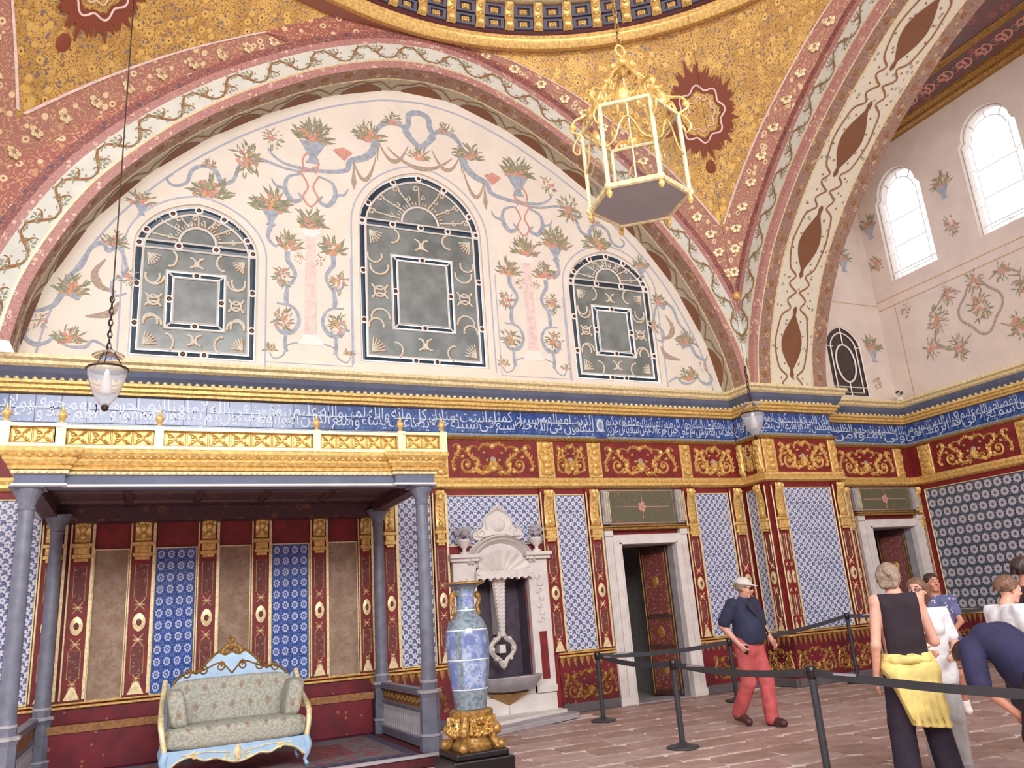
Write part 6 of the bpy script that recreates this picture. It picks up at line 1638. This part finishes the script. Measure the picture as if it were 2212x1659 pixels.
# ------------------------------------------------------------------ people: implicit surfaces turned into meshes
def nets(prims, res=.010, clips=(), subtract=()):
    """prims: (kind, data..., k). kind 'c' tapered capsule a,b,ra,rb ; 'e' ellipsoid centre, radii, 3x3 axes"""
    lo = np.array([1e9]*3); hi = -lo; bx = []
    for p in prims:
        if p[0] == 'c':
            a, b = np.array(p[1], float), np.array(p[2], float); r = max(p[3], p[4]); l, h = np.minimum(a, b)-r, np.maximum(a, b)+r
        else:
            c = np.array(p[1], float); r = max(p[2]); l, h = c-r, c+r
        bx.append((l, h)); lo = np.minimum(lo, l); hi = np.maximum(hi, h)
    lo -= .03; hi += .03; n = np.ceil((hi-lo)/res).astype(int)+1
    f = np.full(n, .5, np.float32)
    ax = [lo[i]+np.arange(n[i])*res for i in range(3)]
    for p, (l, h) in zip(prims, bx):
        k = p[-1]; mg = k+.03
        i0 = np.maximum(0, np.floor((l-mg-lo)/res).astype(int)); i1 = np.minimum(n, np.ceil((h+mg-lo)/res).astype(int)+1)
        X_, Y_, Z_ = np.meshgrid(ax[0][i0[0]:i1[0]], ax[1][i0[1]:i1[1]], ax[2][i0[2]:i1[2]], indexing='ij')
        P = np.stack([X_, Y_, Z_], -1)
        if p[0] == 'c':
            a, b = np.array(p[1], float), np.array(p[2], float); d = b-a; q = P-a
            t = np.clip((q@d)/max(d@d, 1e-9), 0, 1); g = np.linalg.norm(q-t[..., None]*d, axis=-1)-(p[3]+(p[4]-p[3])*t)
        else:
            q = (P-np.array(p[1], float))@np.array(p[3], float).T; r = np.array(p[2], float)
            k0 = np.linalg.norm(q/r, axis=-1); k1 = np.linalg.norm(q/(r*r), axis=-1); g = k0*(k0-1)/np.maximum(k1, 1e-6)
        s = f[i0[0]:i1[0], i0[1]:i1[1], i0[2]:i1[2]]
        hh = np.clip(.5+.5*(s-g)/k, 0, 1); f[i0[0]:i1[0], i0[1]:i1[1], i0[2]:i1[2]] = s*(1-hh)+g*hh-k*hh*(1-hh)
    if clips:
        X_, Y_, Z_ = np.meshgrid(*ax, indexing='ij')
        for (nx, ny, nz, d) in clips: f = np.maximum(f, (X_*nx+Y_*ny+Z_*nz-d).astype(np.float32))
    f[0] = f[-1] = .5; f[:, 0] = f[:, -1] = .5; f[:, :, 0] = f[:, :, -1] = .5
    ins = f < 0; m = n-1
    cnt = np.zeros(m, np.float32); acc = np.zeros((*m, 3), np.float32)
    C8 = [(i, j, k) for i in (0, 1) for j in (0, 1) for k in (0, 1)]
    def cor(a, o): return a[o[0]:o[0]+m[0], o[1]:o[1]+m[1], o[2]:o[2]+m[2]]
    for o in C8:
        for d in range(3):
            if o[d]: continue
            o2 = list(o); o2[d] = 1
            A_, B_ = cor(f, o), cor(f, o2); x = (A_ < 0) != (B_ < 0)
            t = np.where(x, A_/np.where(x, A_-B_, 1), 0)
            cnt += x
            for e in range(3): acc[..., e] += np.where(x, o[e]+(t if e == d else 0), 0)
    act = cnt > 0; idx = np.full(m, -1, np.int64); ids = np.argwhere(act); idx[act] = np.arange(len(ids))
    V = lo+(ids+acc[act]/cnt[act][:, None])*res
    Q = []
    for d in range(3):
        sl = [slice(1, m[i]) for i in range(3)]; sl2 = list(sl); sl[d] = slice(0, m[d]); a_ = ins[tuple(slice(1, n[i]-1) if i != d else slice(0, n[i]-1) for i in range(3))]; b_ = ins[tuple(slice(1, n[i]-1) if i != d else slice(1, n[i]) for i in range(3))]
        e = np.argwhere(a_ != b_); fl = a_[a_ != b_]
        base = e.copy()
        for i in range(3):
            if i != d: base[:, i] += 1
        u, v = [(1, 2), (2, 0), (0, 1)][d]
        def cell(du, dv):
            c = base.copy(); c[:, u] -= du; c[:, v] -= dv; return idx[c[:, 0], c[:, 1], c[:, 2]]
        q = np.stack([cell(1, 1), cell(0, 1), cell(0, 0), cell(1, 0)], 1); q[~fl] = q[~fl][:, ::-1]; Q.append(q)
    Q = np.concatenate(Q); Q = Q[(Q >= 0).all(1)]
    return V, Q
def net_obj(name, prims, mat, parent, res=.010, clips=()):
    V, Q = nets(prims, res, clips)
    me = bpy.data.meshes.new(name); me.vertices.add(len(V)); me.vertices.foreach_set('co', V.astype(np.float32).ravel())
    me.loops.add(len(Q)*4); me.loops.foreach_set('vertex_index', Q.ravel().astype(np.int32)); me.polygons.add(len(Q))
    me.polygons.foreach_set('loop_start', np.arange(len(Q), dtype=np.int32)*4); me.polygons.foreach_set('use_smooth', [True]*len(Q))
    me.update(calc_edges=True); me.validate(); me.materials.append(mat)
    o = bpy.data.objects.new(name, me); return link(o, parent)
def skin_mat(name, c):
    m = Mat(name, .5); n = m.noise(18, 3); m.col(m.mix(n.ss(.3, .7), sc3(c, .9), sc3(c, 1.08))); m.b.inputs['Subsurface Weight'].default_value = .08; m.b.inputs['Subsurface Radius'].default_value = (.02, .008, .004); return m.m
def cloth_mat(name, c, c2=None, sc=20):
    m = Mat(name, .85); n = m.noise(7, 4); n2 = m.noise(220, 2); k = m.mix(n.ss(.3, .7), sc3(c, .78), sc3(c, 1.15))
    if c2: d, cc = m.voro(sc); k = m.mix(d.lt(.33)*cc.gt(.4), k, c2)
    m.col(k); m.bump(n, .5, .03); return m.m
SK = [skin_mat('fair_skin', L(214, 160, 140)), skin_mat('tan_skin', L(196, 136, 112))]
I3 = np.eye(3)
class Person:
    def __init__(s, name, loc, face, h, skin, label, sex='m'):
        s.root = wempty(name, loc); tag(s.root, label, 'person'); s.root['group'] = 'visitors in the hall'
        s.f = np.array([face[0], face[1], 0.])/math.hypot(*face); s.r = np.array([s.f[1], -s.f[0], 0.]); s.u = np.array([0, 0, 1.])
        s.o = np.array([loc[0], loc[1], loc[2]]); s.k = h/1.75; s.skin = skin; s.sex = sex
        J = dict(pel=(0, 0, .96), spi=(0, 0, 1.12), che=(0, .0, 1.30), nek=(0, -.01, 1.46), hed=(0, .02, 1.62))
        for sd, g in (('R', 1), ('L', -1)):
            w = .185 if sex == 'm' else .165
            J['sh'+sd] = (g*w, -.01, 1.405); J['el'+sd] = (g*(w+.05), -.04, 1.13); J['wr'+sd] = (g*(w+.06), .04, .88)
            J['hi'+sd] = (g*.09, 0, .92); J['kn'+sd] = (g*.10, .03, .50); J['an'+sd] = (g*.10, -.02, .09); J['to'+sd] = (g*.115, .14, .035)
        s.J = J; s.hyaw = 0.0; s.hpitch = 0.0
    def P(s, p): return s.o+(s.r*p[0]+s.f*p[1]+s.u*p[2])*s.k
    def j(s, n): return s.P(s.J[n])
    def c(s, a, b, ra, rb, k=.03):
        a = s.J[a] if isinstance(a, str) else a; b = s.J[b] if isinstance(b, str) else b
        return ('c', s.P(a), s.P(b), ra*s.k, rb*s.k, k)
    def torso_axes(s, lean=None):
        up = s.j('che')-s.j('pel'); up = up/np.linalg.norm(up); r = s.r; f = np.cross(up, r); return np.array([r, f, up])
    def haxes(s):
        cy, sy = math.cos(s.hyaw), math.sin(s.hyaw); f = s.f*cy+s.r*sy; r = np.cross(f, s.u); cp, sp = math.cos(s.hpitch), math.sin(s.hpitch); f2 = f*cp+s.u*sp; u = np.cross(r, f2); return np.array([r, f2, u])
    def H(s, x, y, z):
        A_ = s.haxes(); return s.j('hed')+(A_[0]*x+A_[1]*y+A_[2]*z)*s.k
    def head(s, infl=0.0):
        A_ = s.haxes(); k = s.k; e = lambda x, y, z, a, b, c, kk=.02: ('e', s.H(x, y, z), ((a+infl)*k, (b+infl)*k, (c+infl)*k), A_, kk)
        cc = lambda p, q, ra, rb, kk: ('c', s.H(*p), s.H(*q), ra*k, rb*k, kk)
        out = [e(0, -.012, .025, .076, .094, .092), e(0, .022, -.045, .058, .068, .075)]
        if not infl:
            out += [cc((0, .088, .015), (0, .108, -.022), .009, .015, .012), cc((-.014, .098, -.026), (.014, .098, -.026), .008, .008, .01),
                    cc((-.04, .078, .022), (.04, .078, .022), .012, .012, .015), cc((-.02, .082, -.062), (.02, .082, -.062), .010, .010, .012), cc((-.018, .070, -.098), (.018, .070, -.098), .016, .016, .02)]
            for g in (-1, 1): out += [('e', s.H(g*.077, -.005, -.01), (.010*k, .020*k, .032*k), A_, .008), ('e', s.H(g*.04, .058, -.03), (.026*k, .026*k, .022*k), A_, .02)]
        return out
    def hand(s, sd, curl=.5, dirv=None, palm=None):
        w = s.j('wr'+sd); e = s.j('el'+sd); d = (w-e) if dirv is None else np.array(dirv, float); d = d/np.linalg.norm(d)
        n = np.array(palm, float) if palm is not None else (-s.r if sd == 'R' else s.r)          # direction the palm faces
        n = n-d*(n@d); n = n/np.linalg.norm(n); t = np.cross(d, n); t = t if (t@s.f) > 0 else -t   # thumb side
        k = s.k; out = [('c', w, w+d*.03*k, .026*k, .028*k, .012)]
        for q in (-.026, -.009, .009, .026): out.append(('c', w+d*.025*k+t*q*.7*k, w+d*.085*k+t*q*k, .015*k, .013*k, .012))
        for q, l in ((.027, .070), (.009, .080), (-.009, .074), (-.026, .058)):
            p = w+d*.085*k+t*q*k; a = curl*.5; 
            for seg, ln in enumerate((.45, .32, .23)):
                a += curl*(.4 if seg else .1); v = d*math.cos(a)+n*math.sin(a); p2 = p+v*l*ln*k; out.append(('c', p, p2, (.0098-.0009*seg)*k, (.0092-.001*seg)*k, .004)); p = p2
        p = w+d*.03*k+t*.024*k; v1 = d*.62+t*.65+n*.35; v1 = v1/np.linalg.norm(v1); p2 = p+v1*.045*k; v2 = d*.85+t*.25+n*(.3+.3*curl); v2 = v2/np.linalg.norm(v2)
        out += [('c', p, p2, .0125*k, .0115*k, .010), ('c', p2, p2+v2*.034*k, .0112*k, .0092*k, .004)]
        s.grip = w+d*.085*k+n*.03*k
        return out
    def torso(s, infl=0.0, belly=0.0, bust=0.0):
        J = s.J; A_ = s.torso_axes(); k = s.k; up = np.array(J['che'])-np.array(J['pel']); L0 = np.linalg.norm(up); up = up/L0; fy = np.cross(up, np.array([1, 0, 0])); i = infl
        pt = lambda x, y, t: tuple(np.array(J['pel'])+np.array([x, 0, 0])+fy*y+up*L0*t)
        w = 1.0 if s.sex == 'm' else .92; o = []
        for g in (-1, 1):
            o += [s.c(pt(g*.06, 0, -.08), pt(g*.055, 0, .45), .112*w+i, .100*w+i, .04), s.c(pt(g*.055, 0, .45), pt(g*.085*w, -.005, 1.12), .100*w+i, .098*w+i, .04), s.c(pt(g*.06, 0, 1.22), 'sh'+('R' if g > 0 else 'L'), .075+i, .056+i, .03)]
        if s.sex != 'm': o += [s.c(pt(-.07, 0, -.12), pt(.07, 0, -.12), .118+i, .118+i, .04), s.c(pt(-.06, -.04, -.14), pt(.06, -.04, -.14), .10+i, .10+i, .03)]
        if belly: o.append(('e', s.P(pt(0, .06, .40)), ((.165+i)*k, (.15+i)*k, (.20+i)*k), A_, .05))
        if bust:
            for g in (-1, 1): o.append(('e', s.P(pt(g*.07, .085, .95)), ((.07+i)*k, (.06+i)*k, (.07+i)*k), A_, .03))
        return o
    def arm(s, sd, infl=0.0, lo=True, frac=1.0):
        e = np.array(s.J['el'+sd]); h = np.array(s.J['sh'+sd]); e2 = tuple(h+(e-h)*frac); q = 1.0 if s.sex == 'm' else .86
        o = [s.c('sh'+sd, e2, .056*q+infl, (.044*q if frac == 1 else .05*q)+infl, .02)]
        if lo: o.append(s.c('el'+sd, 'wr'+sd, .043*q+infl, .028*q+infl, .02))
        return o
    def leg(s, sd, infl=0.0, flare=0.0, to='an'):
        return [s.c('hi'+sd, 'kn'+sd, .088+infl, .058+infl+flare*.5, .03), s.c('kn'+sd, to+sd, .056+infl+flare*.5, .040+infl+flare, .02)]
    def foot(s, sd, infl=0.0):
        a = s.J['an'+sd]; t = s.J['to'+sd]; he = (a[0], a[1]-.03, max(a[2]-.045, .04) if a[2] < .12 else a[2]-.05)
        return [s.c('an'+sd, he, .038+infl, .036+infl, .02), s.c(he, t, .036+infl, .030+infl, .02), s.c(a, t, .034+infl, .028+infl, .03)]
    def body(s, curl=(.5, .5), palm=(None, None), belly=0, bust=0, dirs=(None, None)):
        pr = s.torso(0, belly, bust)+[s.c('che', 'nek', .06, .055, .03), s.c('nek', tuple(np.array(s.J['hed'])*.75+np.array(s.J['nek'])*.25-np.array([0, 0, .02])), .054, .05, .02)]+s.head()
        for i, sd in enumerate('RL'): pr += s.arm(sd)+s.hand(sd, curl[i], dirs[i], palm[i])+s.leg(sd)+s.foot(sd)
        s.bodyo = net_obj('body', pr, s.skin, s.root, .0085); s.face(); return s
    def face(s):
        A_ = s.haxes()
        for g in (-1, 1):
            m = MB(); m.ball(tuple(s.H(g*.032, .080, .012)), .0125*s.k, 8, 6); e = m.build('eye', M['white'], s.bodyo, smooth=True)
            m = MB(); m.ball(tuple(s.H(g*.032, .090, .012)), .006*s.k, 8, 6); m.build('iris', M['black'], e, smooth=True)
        m = MB(); m.tube([tuple(s.H(x, .0935-abs(x)*.35, -.060-abs(x)*.05)) for x in (-.024, -.012, 0, .012, .024)], [.003, .005, .0055, .005, .003], 6); m.build('mouth', M['p_red'], s.bodyo, smooth=True)
        m = MB()
        for g in (-1, 1): m.tube([tuple(s.H(g*x, .090-x*.2, .036+.004*math.sin(x*60))) for x in (.016, .032, .048)], [.003, .004, .002], 5)
        m.build('eyebrows', M['wood_dark'], s.bodyo)
    def wear(s, name, prims, mat, clips=(), res=.010): return net_obj(name, prims, mat, s.root, res, clips)
    def hair(s, mat, style='short', seed=1):
        A_ = s.haxes(); k = s.k; rn = random.Random(seed); pr = [('e', s.H(0, -.018, .034), (.086*k, .100*k, .094*k), A_, .015)]
        cl = []
        n = A_[1]*.80-A_[2]*.62; c0 = s.H(0, .050, .040); cl.append((*n, float(n@c0)))
        for i in range(60):
            a = rn.uniform(-2.6, 2.6)+PI; q = rn.uniform(-.4, .9); x, y, z = .082*math.sin(a)*math.cos(q), .094*math.cos(a)*math.cos(q)-.02, .09*math.sin(q)+.03
            pr.append(('c', s.H(x, y, z), s.H(x*1.05, y*1.05-.008, z-.035), .012*k, .008*k, .008))
        if style == 'long':
            for g in (-1, 1): pr += [('c', s.H(g*.07, -.03, .02), s.H(g*.085, -.04, -.14), .03*k, .03*k, .03)]
            pr += [('c', s.H(0, -.07, .02), s.H(0, -.075, -.15), .05*k, .05*k, .04)]
        elif style == 'bob':
            pr += [('c', s.H(g*.055, -.06, .0), s.H(g*.045, -.065, -.075), .035*k, .028*k, .03) for g in (-1, 0, 1)]
        return s.wear('hair', pr, mat, cl, .009)
HB_ = {'grey': plain('grey_blond_hair', L(140, 120, 104), .6, var=.35, scale=60), 'dark': plain('dark_brown_hair', L(58, 40, 40), .5, var=.3, scale=60), 'brown': plain('brown_hair', L(112, 82, 64), .55, var=.3, scale=60)}

# ---- man with cap
def man():
    s = Person('person', (7.02, 8.50, 0), (.16, -.98), 1.80, SK[0], 'man in a pale cap, navy short-sleeved shirt and red trousers walking past the doorway')
    s.J.update(elR=(.29, -.12, 1.17), wrR=(.22, .04, .95), elL=(-.22, .06, 1.13), wrL=(-.17, .22, .96), knR=(.09, -.01, .50), anR=(.10, -.22, .15), toR=(.11, -.08, .05), knL=(-.07, .13, .50), anL=(-.03, .16, .09), toL=(-.03, .32, .04), hed=(0, .05, 1.60), nek=(0, .01, 1.46))
    s.hyaw = -.55; s.hpitch = -.22
    s.body(curl=(1.1, .8), belly=1)
    navy = cloth_mat('navy_shirt', L(44, 48, 74)); red = cloth_mat('coral_red_trousers', L(190, 88, 88)); sh = plain('brown_shoe', L(76, 42, 42), .5)
    pr = s.torso(.022, 1)+s.arm('R', .028, False, .82)+s.arm('L', .028, False, .82)+[s.c('che', 'nek', .07, .07, .03)]
    s.wear('shirt', pr, navy, [(0, 0, -1, -.93*s.k), (0, 0, 1, 1.50*s.k)])
    pr = [s.c((-.07, 0, .98), (.07, 0, .98), .13, .13, .04), s.c((-.06, 0, .88), (.06, 0, .88), .135, .135, .04)]+s.leg('R', .022, .022)+s.leg('L', .022, .022)
    s.wear('trousers', pr, red, [(0, 0, 1, 1.03*s.k)])
    for sd in 'RL': s.wear('shoe', s.foot(sd, .012), sh, [(0, 0, 1, (.10 if sd == 'L' else .2)*s.k)])
    s.hair(HB_['grey'], 'short', 4)
    A_ = s.haxes(); k = s.k; cap = plain('pale_cap', L(206, 200, 194), .8, var=.1)
    pr = [('e', s.H(0, -.012, .045), (.094*k, .108*k, .090*k), A_, .01), ('e', s.H(0, .095, .050), (.068*k, .075*k, .010*k), A_, .012)]
    n = -A_[2]; c0 = s.H(0, 0, .040); s.wear('cap', pr, cap, [(*n, float(n@c0))], .007)
    m = MB()
    for g in (-1, 1): m.ball(tuple(s.H(g*.034, .093, .010)), .02, 8, 5, (1, 1, .8))
    m.tube([tuple(s.H(-.075, .02, .012)), tuple(s.H(-.055, .085, .012)), tuple(s.H(.055, .085, .012)), tuple(s.H(.075, .02, .012))], .003, 5); m.build('sunglasses', M['black'], s.root, smooth=True)
    a, b = s.P((-.16, .10, 1.44)), s.P((.14, .19, 1.02)); m = MB(); m.tube([tuple(s.P((.12, .02, 1.47))), tuple(s.P((.06, .13, 1.38))), tuple(s.P((-.02, .20, 1.22))), tuple(s.P((-.12, .22, 1.05))), tuple(s.P((-.2, .12, .98)))], .012, 6); m.build('bag_strap', M['black'], s.root)
    s.hand('R', 1.1); g = s.grip; m = MB(); Fp = frame(tuple(g), tuple(s.f), (0, 0, 1), tuple(s.r)); m.fbox(Fp, -.035, .035, -.06, .05, -.008, .008, .003); tag(m.build('phone', M['black']), 'black phone in the hand of the man in red trousers', 'phone')
man()
# ---- woman with the yellow wrap, seen from behind
def woman():
    s = Person('person', (5.56, 4.86, 0), (.50, .87), 1.74, SK[0], 'woman in a black sleeveless top with a yellow wrap round her hips, seen from behind', 'f')
    s.J.update(elL=(-.235, -.05, 1.10), wrL=(-.25, .03, .86), elR=(.23, -.02, 1.10), wrR=(.14, .22, 1.16), anL=(-.16, -.02, .09), toL=(-.18, .14, .035), knL=(-.13, .03, .5), anR=(.16, -.02, .09), toR=(.18, .14, .035), knR=(.13, .03, .5))
    s.J.update(shL=(-.160, -.01, 1.435), shR=(.160, -.01, 1.435), hed=(0, .04, 1.61), nek=(0, .0, 1.49), che=(0, 0, 1.33))
    s.hyaw = .5; s.hpitch = -.25
    s.body(curl=(1.0, .5), bust=1)
    blk = cloth_mat('black_top', L(40, 26, 36)); tr_ = cloth_mat('black_trousers', L(38, 28, 44)); yl = cloth_mat('yellow_wrap', L(226, 204, 126))
    s.wear('top', s.torso(.018, 0, 1)+[s.c('che', 'nek', .075, .06, .03)], blk, [(0, 0, -1, -.97*s.k), (0, 0, 1, 1.49*s.k)]+[(*(s.r*g), float((s.r*g)@s.P((g*.150, 0, 0)))) for g in (1, -1)])
    s.wear('trousers', [s.c((-.07, 0, .95), (.07, 0, .95), .125, .125, .04)]+s.leg('R', .020, .040)+s.leg('L', .020, .040), tr_, [(0, 0, 1, 1.02*s.k), (0, 0, -1, -.03)])
    w = [s.c((-.07, 0, .98), (.07, 0, .98), .125, .125, .04), s.c((-.085, -.02, .88), (.085, -.02, .88), .142, .142, .04), s.c((-.085, -.01, .74), (.09, -.01, .74), .140, .140, .04), s.c((-.08, 0, .60), (.10, 0, .60), .138, .138, .03), s.c((-.06, 0, .44), (.11, 0, .44), .138, .138, .03)]
    for q in range(-3, 4): w.append(s.c((q*.045, -.13, .92), (q*.055, -.145, .44), .014, .02, .02))
    tilt = s.u*.99+s.r*.10; c0 = s.P((0, 0, .49)); nl = -s.r*.95-s.u*.31; c1 = s.P((-.21, 0, .90))
    wr = s.wear('wrap', w, yl, [(0, 0, 1, 1.03*s.k), tuple(-tilt)+(float(-tilt@c0),), tuple(nl)+(float(nl@c1),)])
    wb_ = [s.c((-.13+.05*i, -.115-.03*math.sin(i*.78), .985+.006*(i % 2)), (-.08+.05*i, -.115-.03*math.sin((i+1)*.78), .98), .03, .03, .02) for i in range(4)]+[s.c((-.17, -.05, .98), (-.13, -.11, .98), .03, .03, .02), s.c((.11, -.12, .975), (.165, -.03, .96), .03, .036, .02), s.c((.165, -.03, .96), (.185, -.02, .84), .03, .02, .02)]
    s.wear('wrap_knot', wb_, yl)
    for sd in 'RL': s.wear('shoe', s.foot(sd, .010), M['black'], [(0, 0, 1, .08)])
    s.hair(HB_['grey'], 'bob', 2)
woman()
def visitor_white():
    s = Person('person', (6.18, 5.16, 0), (-.62, -.78), 1.60, SK[0], 'young woman with glasses and a white shirt half hidden behind the woman in black', 'f')
    s.J.update(elR=(.22, .02, 1.12), wrR=(.10, .22, 1.08), elL=(-.24, .0, 1.12), wrL=(-.16, .22, 1.05)); s.hyaw = .5
    s.body(curl=(.8, .8), bust=1); wh = cloth_mat('white_shirt', L(226, 224, 228)); 
    s.wear('shirt', s.torso(.022, 0, 1)+s.arm('R', .024, False, .7)+s.arm('L', .024, False, .7)+[s.c((-.07, 0, .84), (.07, 0, .84), .14, .14, .04)], wh, [(0, 0, -1, -.78*s.k), (0, 0, 1, 1.46*s.k)])
    s.wear('trousers', [s.c((-.07, 0, .92), (.07, 0, .92), .12, .12, .04)]+s.leg('R', .02, .02)+s.leg('L', .02, .02), cloth_mat('stone_trousers', L(190, 186, 186)), [(0, 0, 1, 1.0*s.k)])
    for sd in 'RL': s.wear('shoe', s.foot(sd, .012), M['marble_grey'], [(0, 0, 1, .09)])
    s.hair(HB_['brown'], 'long', 6)
    m = MB()
    for g in (-1, 1): m.tube([tuple(s.H(g*.034+.022*math.cos(t), .100, .010+.016*math.sin(t))) for t in [2*PI*i/12 for i in range(12)]], .0025, 5, closed=True); m.tube([tuple(s.H(g*.056, .099, .014)), tuple(s.H(g*.082, 0, .014))], .0025, 5)
    m.build('glasses', M['black'], s.root)
visitor_white()
def visitor_blue():
    s = Person('person', (8.95, 7.22, 0), (-.75, -.66), 1.66, SK[1], 'dark-haired visitor in a blue patterned top and white sneakers holding a water bottle', 'f')
    s.J.update(elR=(.22, .04, 1.13), wrR=(.12, .28, 1.14), elL=(-.23, .06, 1.12), wrL=(-.12, .30, 1.02), anR=(.10, .18, .09), toR=(.11, .34, .035), knR=(.10, .14, .5), anL=(-.10, -.2, .12), toL=(-.11, -.06, .04), knL=(-.10, .0, .5)); s.hyaw = -.5
    s.body(curl=(.9, .9), bust=1)
    s.wear('top', s.torso(.022, 0, 1)+s.arm('R', .022, False, .6)+s.arm('L', .022, False, .6), cloth_mat('blue_floral_top', L(96, 100, 140), L(190, 190, 206), 26), [(0, 0, -1, -.90*s.k), (0, 0, 1, 1.46*s.k)])
    s.wear('shorts', [s.c((-.07, 0, .92), (.07, 0, .92), .125, .125, .04), s.c('hiR', 'knR', .11, .10, .03), s.c('hiL', 'knL', .11, .10, .03)], cloth_mat('khaki_shorts', L(150, 120, 100)), [(0, 0, 1, .99*s.k), (0, 0, -1, -.56*s.k)])
    for sd in 'RL': s.wear('sneaker', s.foot(sd, .014), M['white'], [(0, 0, 1, (.11 if sd == 'R' else .15))])
    s.hair(HB_['dark'], 'short', 8)
    m = MB(); m.tube([tuple(s.P((.14, .0, 1.46))), tuple(s.P((.05, .15, 1.3))), tuple(s.P((-.1, .17, 1.1))), tuple(s.P((-.2, .06, .95)))], .014, 6); m.build('bag_strap', M['p_brown'], s.root)
    s.hand('L', .9); g = s.grip; m = MB(); m.lathe([(.002, -.10), (.031, -.10), (.032, -.06), (.030, .0), (.032, .05), (.028, .075), (.012, .10), (.012, .12)], 16, tuple(g)); b = m.build('water_bottle', M['jar'], smooth=True); tag(b, 'clear plastic water bottle held by the visitor in blue', 'bottle')
    m = MB(); m.lathe([(.014, .115), (.014, .135), (.002, .136)], 12, tuple(g)); m.build('bottle_cap', M['white'], b)
visitor_blue()
def boy():
    s = Person('person', (6.50, 4.58, 0), (.86, -.30), 1.58, SK[0], 'boy in a white T-shirt turned towards the right edge of the picture')
    s.J.update(elR=(.23, .02, 1.13), wrR=(.14, .24, 1.10), elL=(-.23, .02, 1.13), wrL=(-.12, .26, 1.10), hed=(0, .05, 1.60)); s.hpitch = -.25; s.hyaw = .1
    s.body(curl=(.8, .8))
    s.wear('t_shirt', s.torso(.022)+s.arm('R', .032, False, .75)+s.arm('L', .032, False, .75)+[s.c('che', 'nek', .07, .06, .03)], cloth_mat('white_t_shirt', L(226, 226, 232)), [(0, 0, -1, -.85*s.k), (0, 0, 1, 1.47*s.k)])
    s.wear('shorts', [s.c((-.07, 0, .92), (.07, 0, .92), .125, .125, .04)]+s.leg('R', .03, .03)+s.leg('L', .03, .03), cloth_mat('dark_shorts', L(60, 56, 70)), [(0, 0, 1, 1.0*s.k), (0, 0, -1, -.48*s.k)])
    for sd in 'RL': s.wear('shoe', s.foot(sd, .012), M['white'], [(0, 0, 1, .09)])
    s.hair(HB_['brown'], 'short', 10)
boy()
def visitor_edge():
    s = Person('person', (7.22, 4.86, 0), (.80, -.10), 1.72, SK[1], 'dark-haired man behind the boy at the right edge of the picture')
    s.hyaw = .1; s.body(curl=(.5, .5)); s.wear('shirt', s.torso(.022)+s.arm('R', .03, False, .8)+s.arm('L', .03, False, .8)+[s.c('che', 'nek', .07, .065, .03)], cloth_mat('dark_collar_shirt', L(60, 40, 50)), [(0, 0, -1, -.88*s.k), (0, 0, 1, 1.48*s.k)])
    s.wear('trousers', [s.c((-.07, 0, .92), (.07, 0, .92), .125, .125, .04)]+s.leg('R', .02, .02)+s.leg('L', .02, .02), cloth_mat('grey_trousers', L(90, 86, 92)), [(0, 0, 1, 1.0*s.k)])
    for sd in 'RL': s.wear('shoe', s.foot(sd, .012), M['black'], [(0, 0, 1, .09)])
    s.hair(HB_['dark'], 'short', 12)
visitor_edge()
def bending():
    s = Person('person', (5.70, 3.84, 0), (-.02, 1.0), 1.68, SK[1], 'person in a navy polo shirt bending forward in the lower right corner')
    s.J.update(pel=(0, -.02, .93), spi=(0, .12, 1.05), che=(0, .30, 1.13), nek=(0, .46, 1.10), hed=(0, .60, 1.02), shR=(.185, .42, 1.10), shL=(-.185, .42, 1.10), elL=(-.29, .34, .86), wrL=(-.15, .20, .66), elR=(.29, .34, .86), wrR=(.15, .20, .66), knR=(.11, .10, .50), knL=(-.11, .10, .50), anR=(.11, -.06, .09), anL=(-.11, -.02, .09), toR=(.12, .10, .035), toL=(-.12, .14, .035))
    s.hpitch = -1.0
    s.body(curl=(.8, .8)); navy = cloth_mat('navy_polo', L(42, 40, 74))
    s.wear('polo_shirt', s.torso(.026, 1)+s.arm('R', .034, False, .95)+s.arm('L', .034, False, .95)+[s.c('che', 'nek', .08, .07, .03)], navy)
    s.wear('trousers', [s.c((-.07, -.03, .90), (.07, -.03, .90), .135, .135, .04)]+s.leg('R', .03, .03)+s.leg('L', .03, .03), cloth_mat('maroon_dark_trousers', L(44, 26, 42)), [(0, 0, 1, .98*s.k)])
    for sd in 'RL': s.wear('shoe', s.foot(sd, .012), M['black'], [(0, 0, 1, .09)])
    s.hair(HB_['dark'], 'short', 14)
bending()
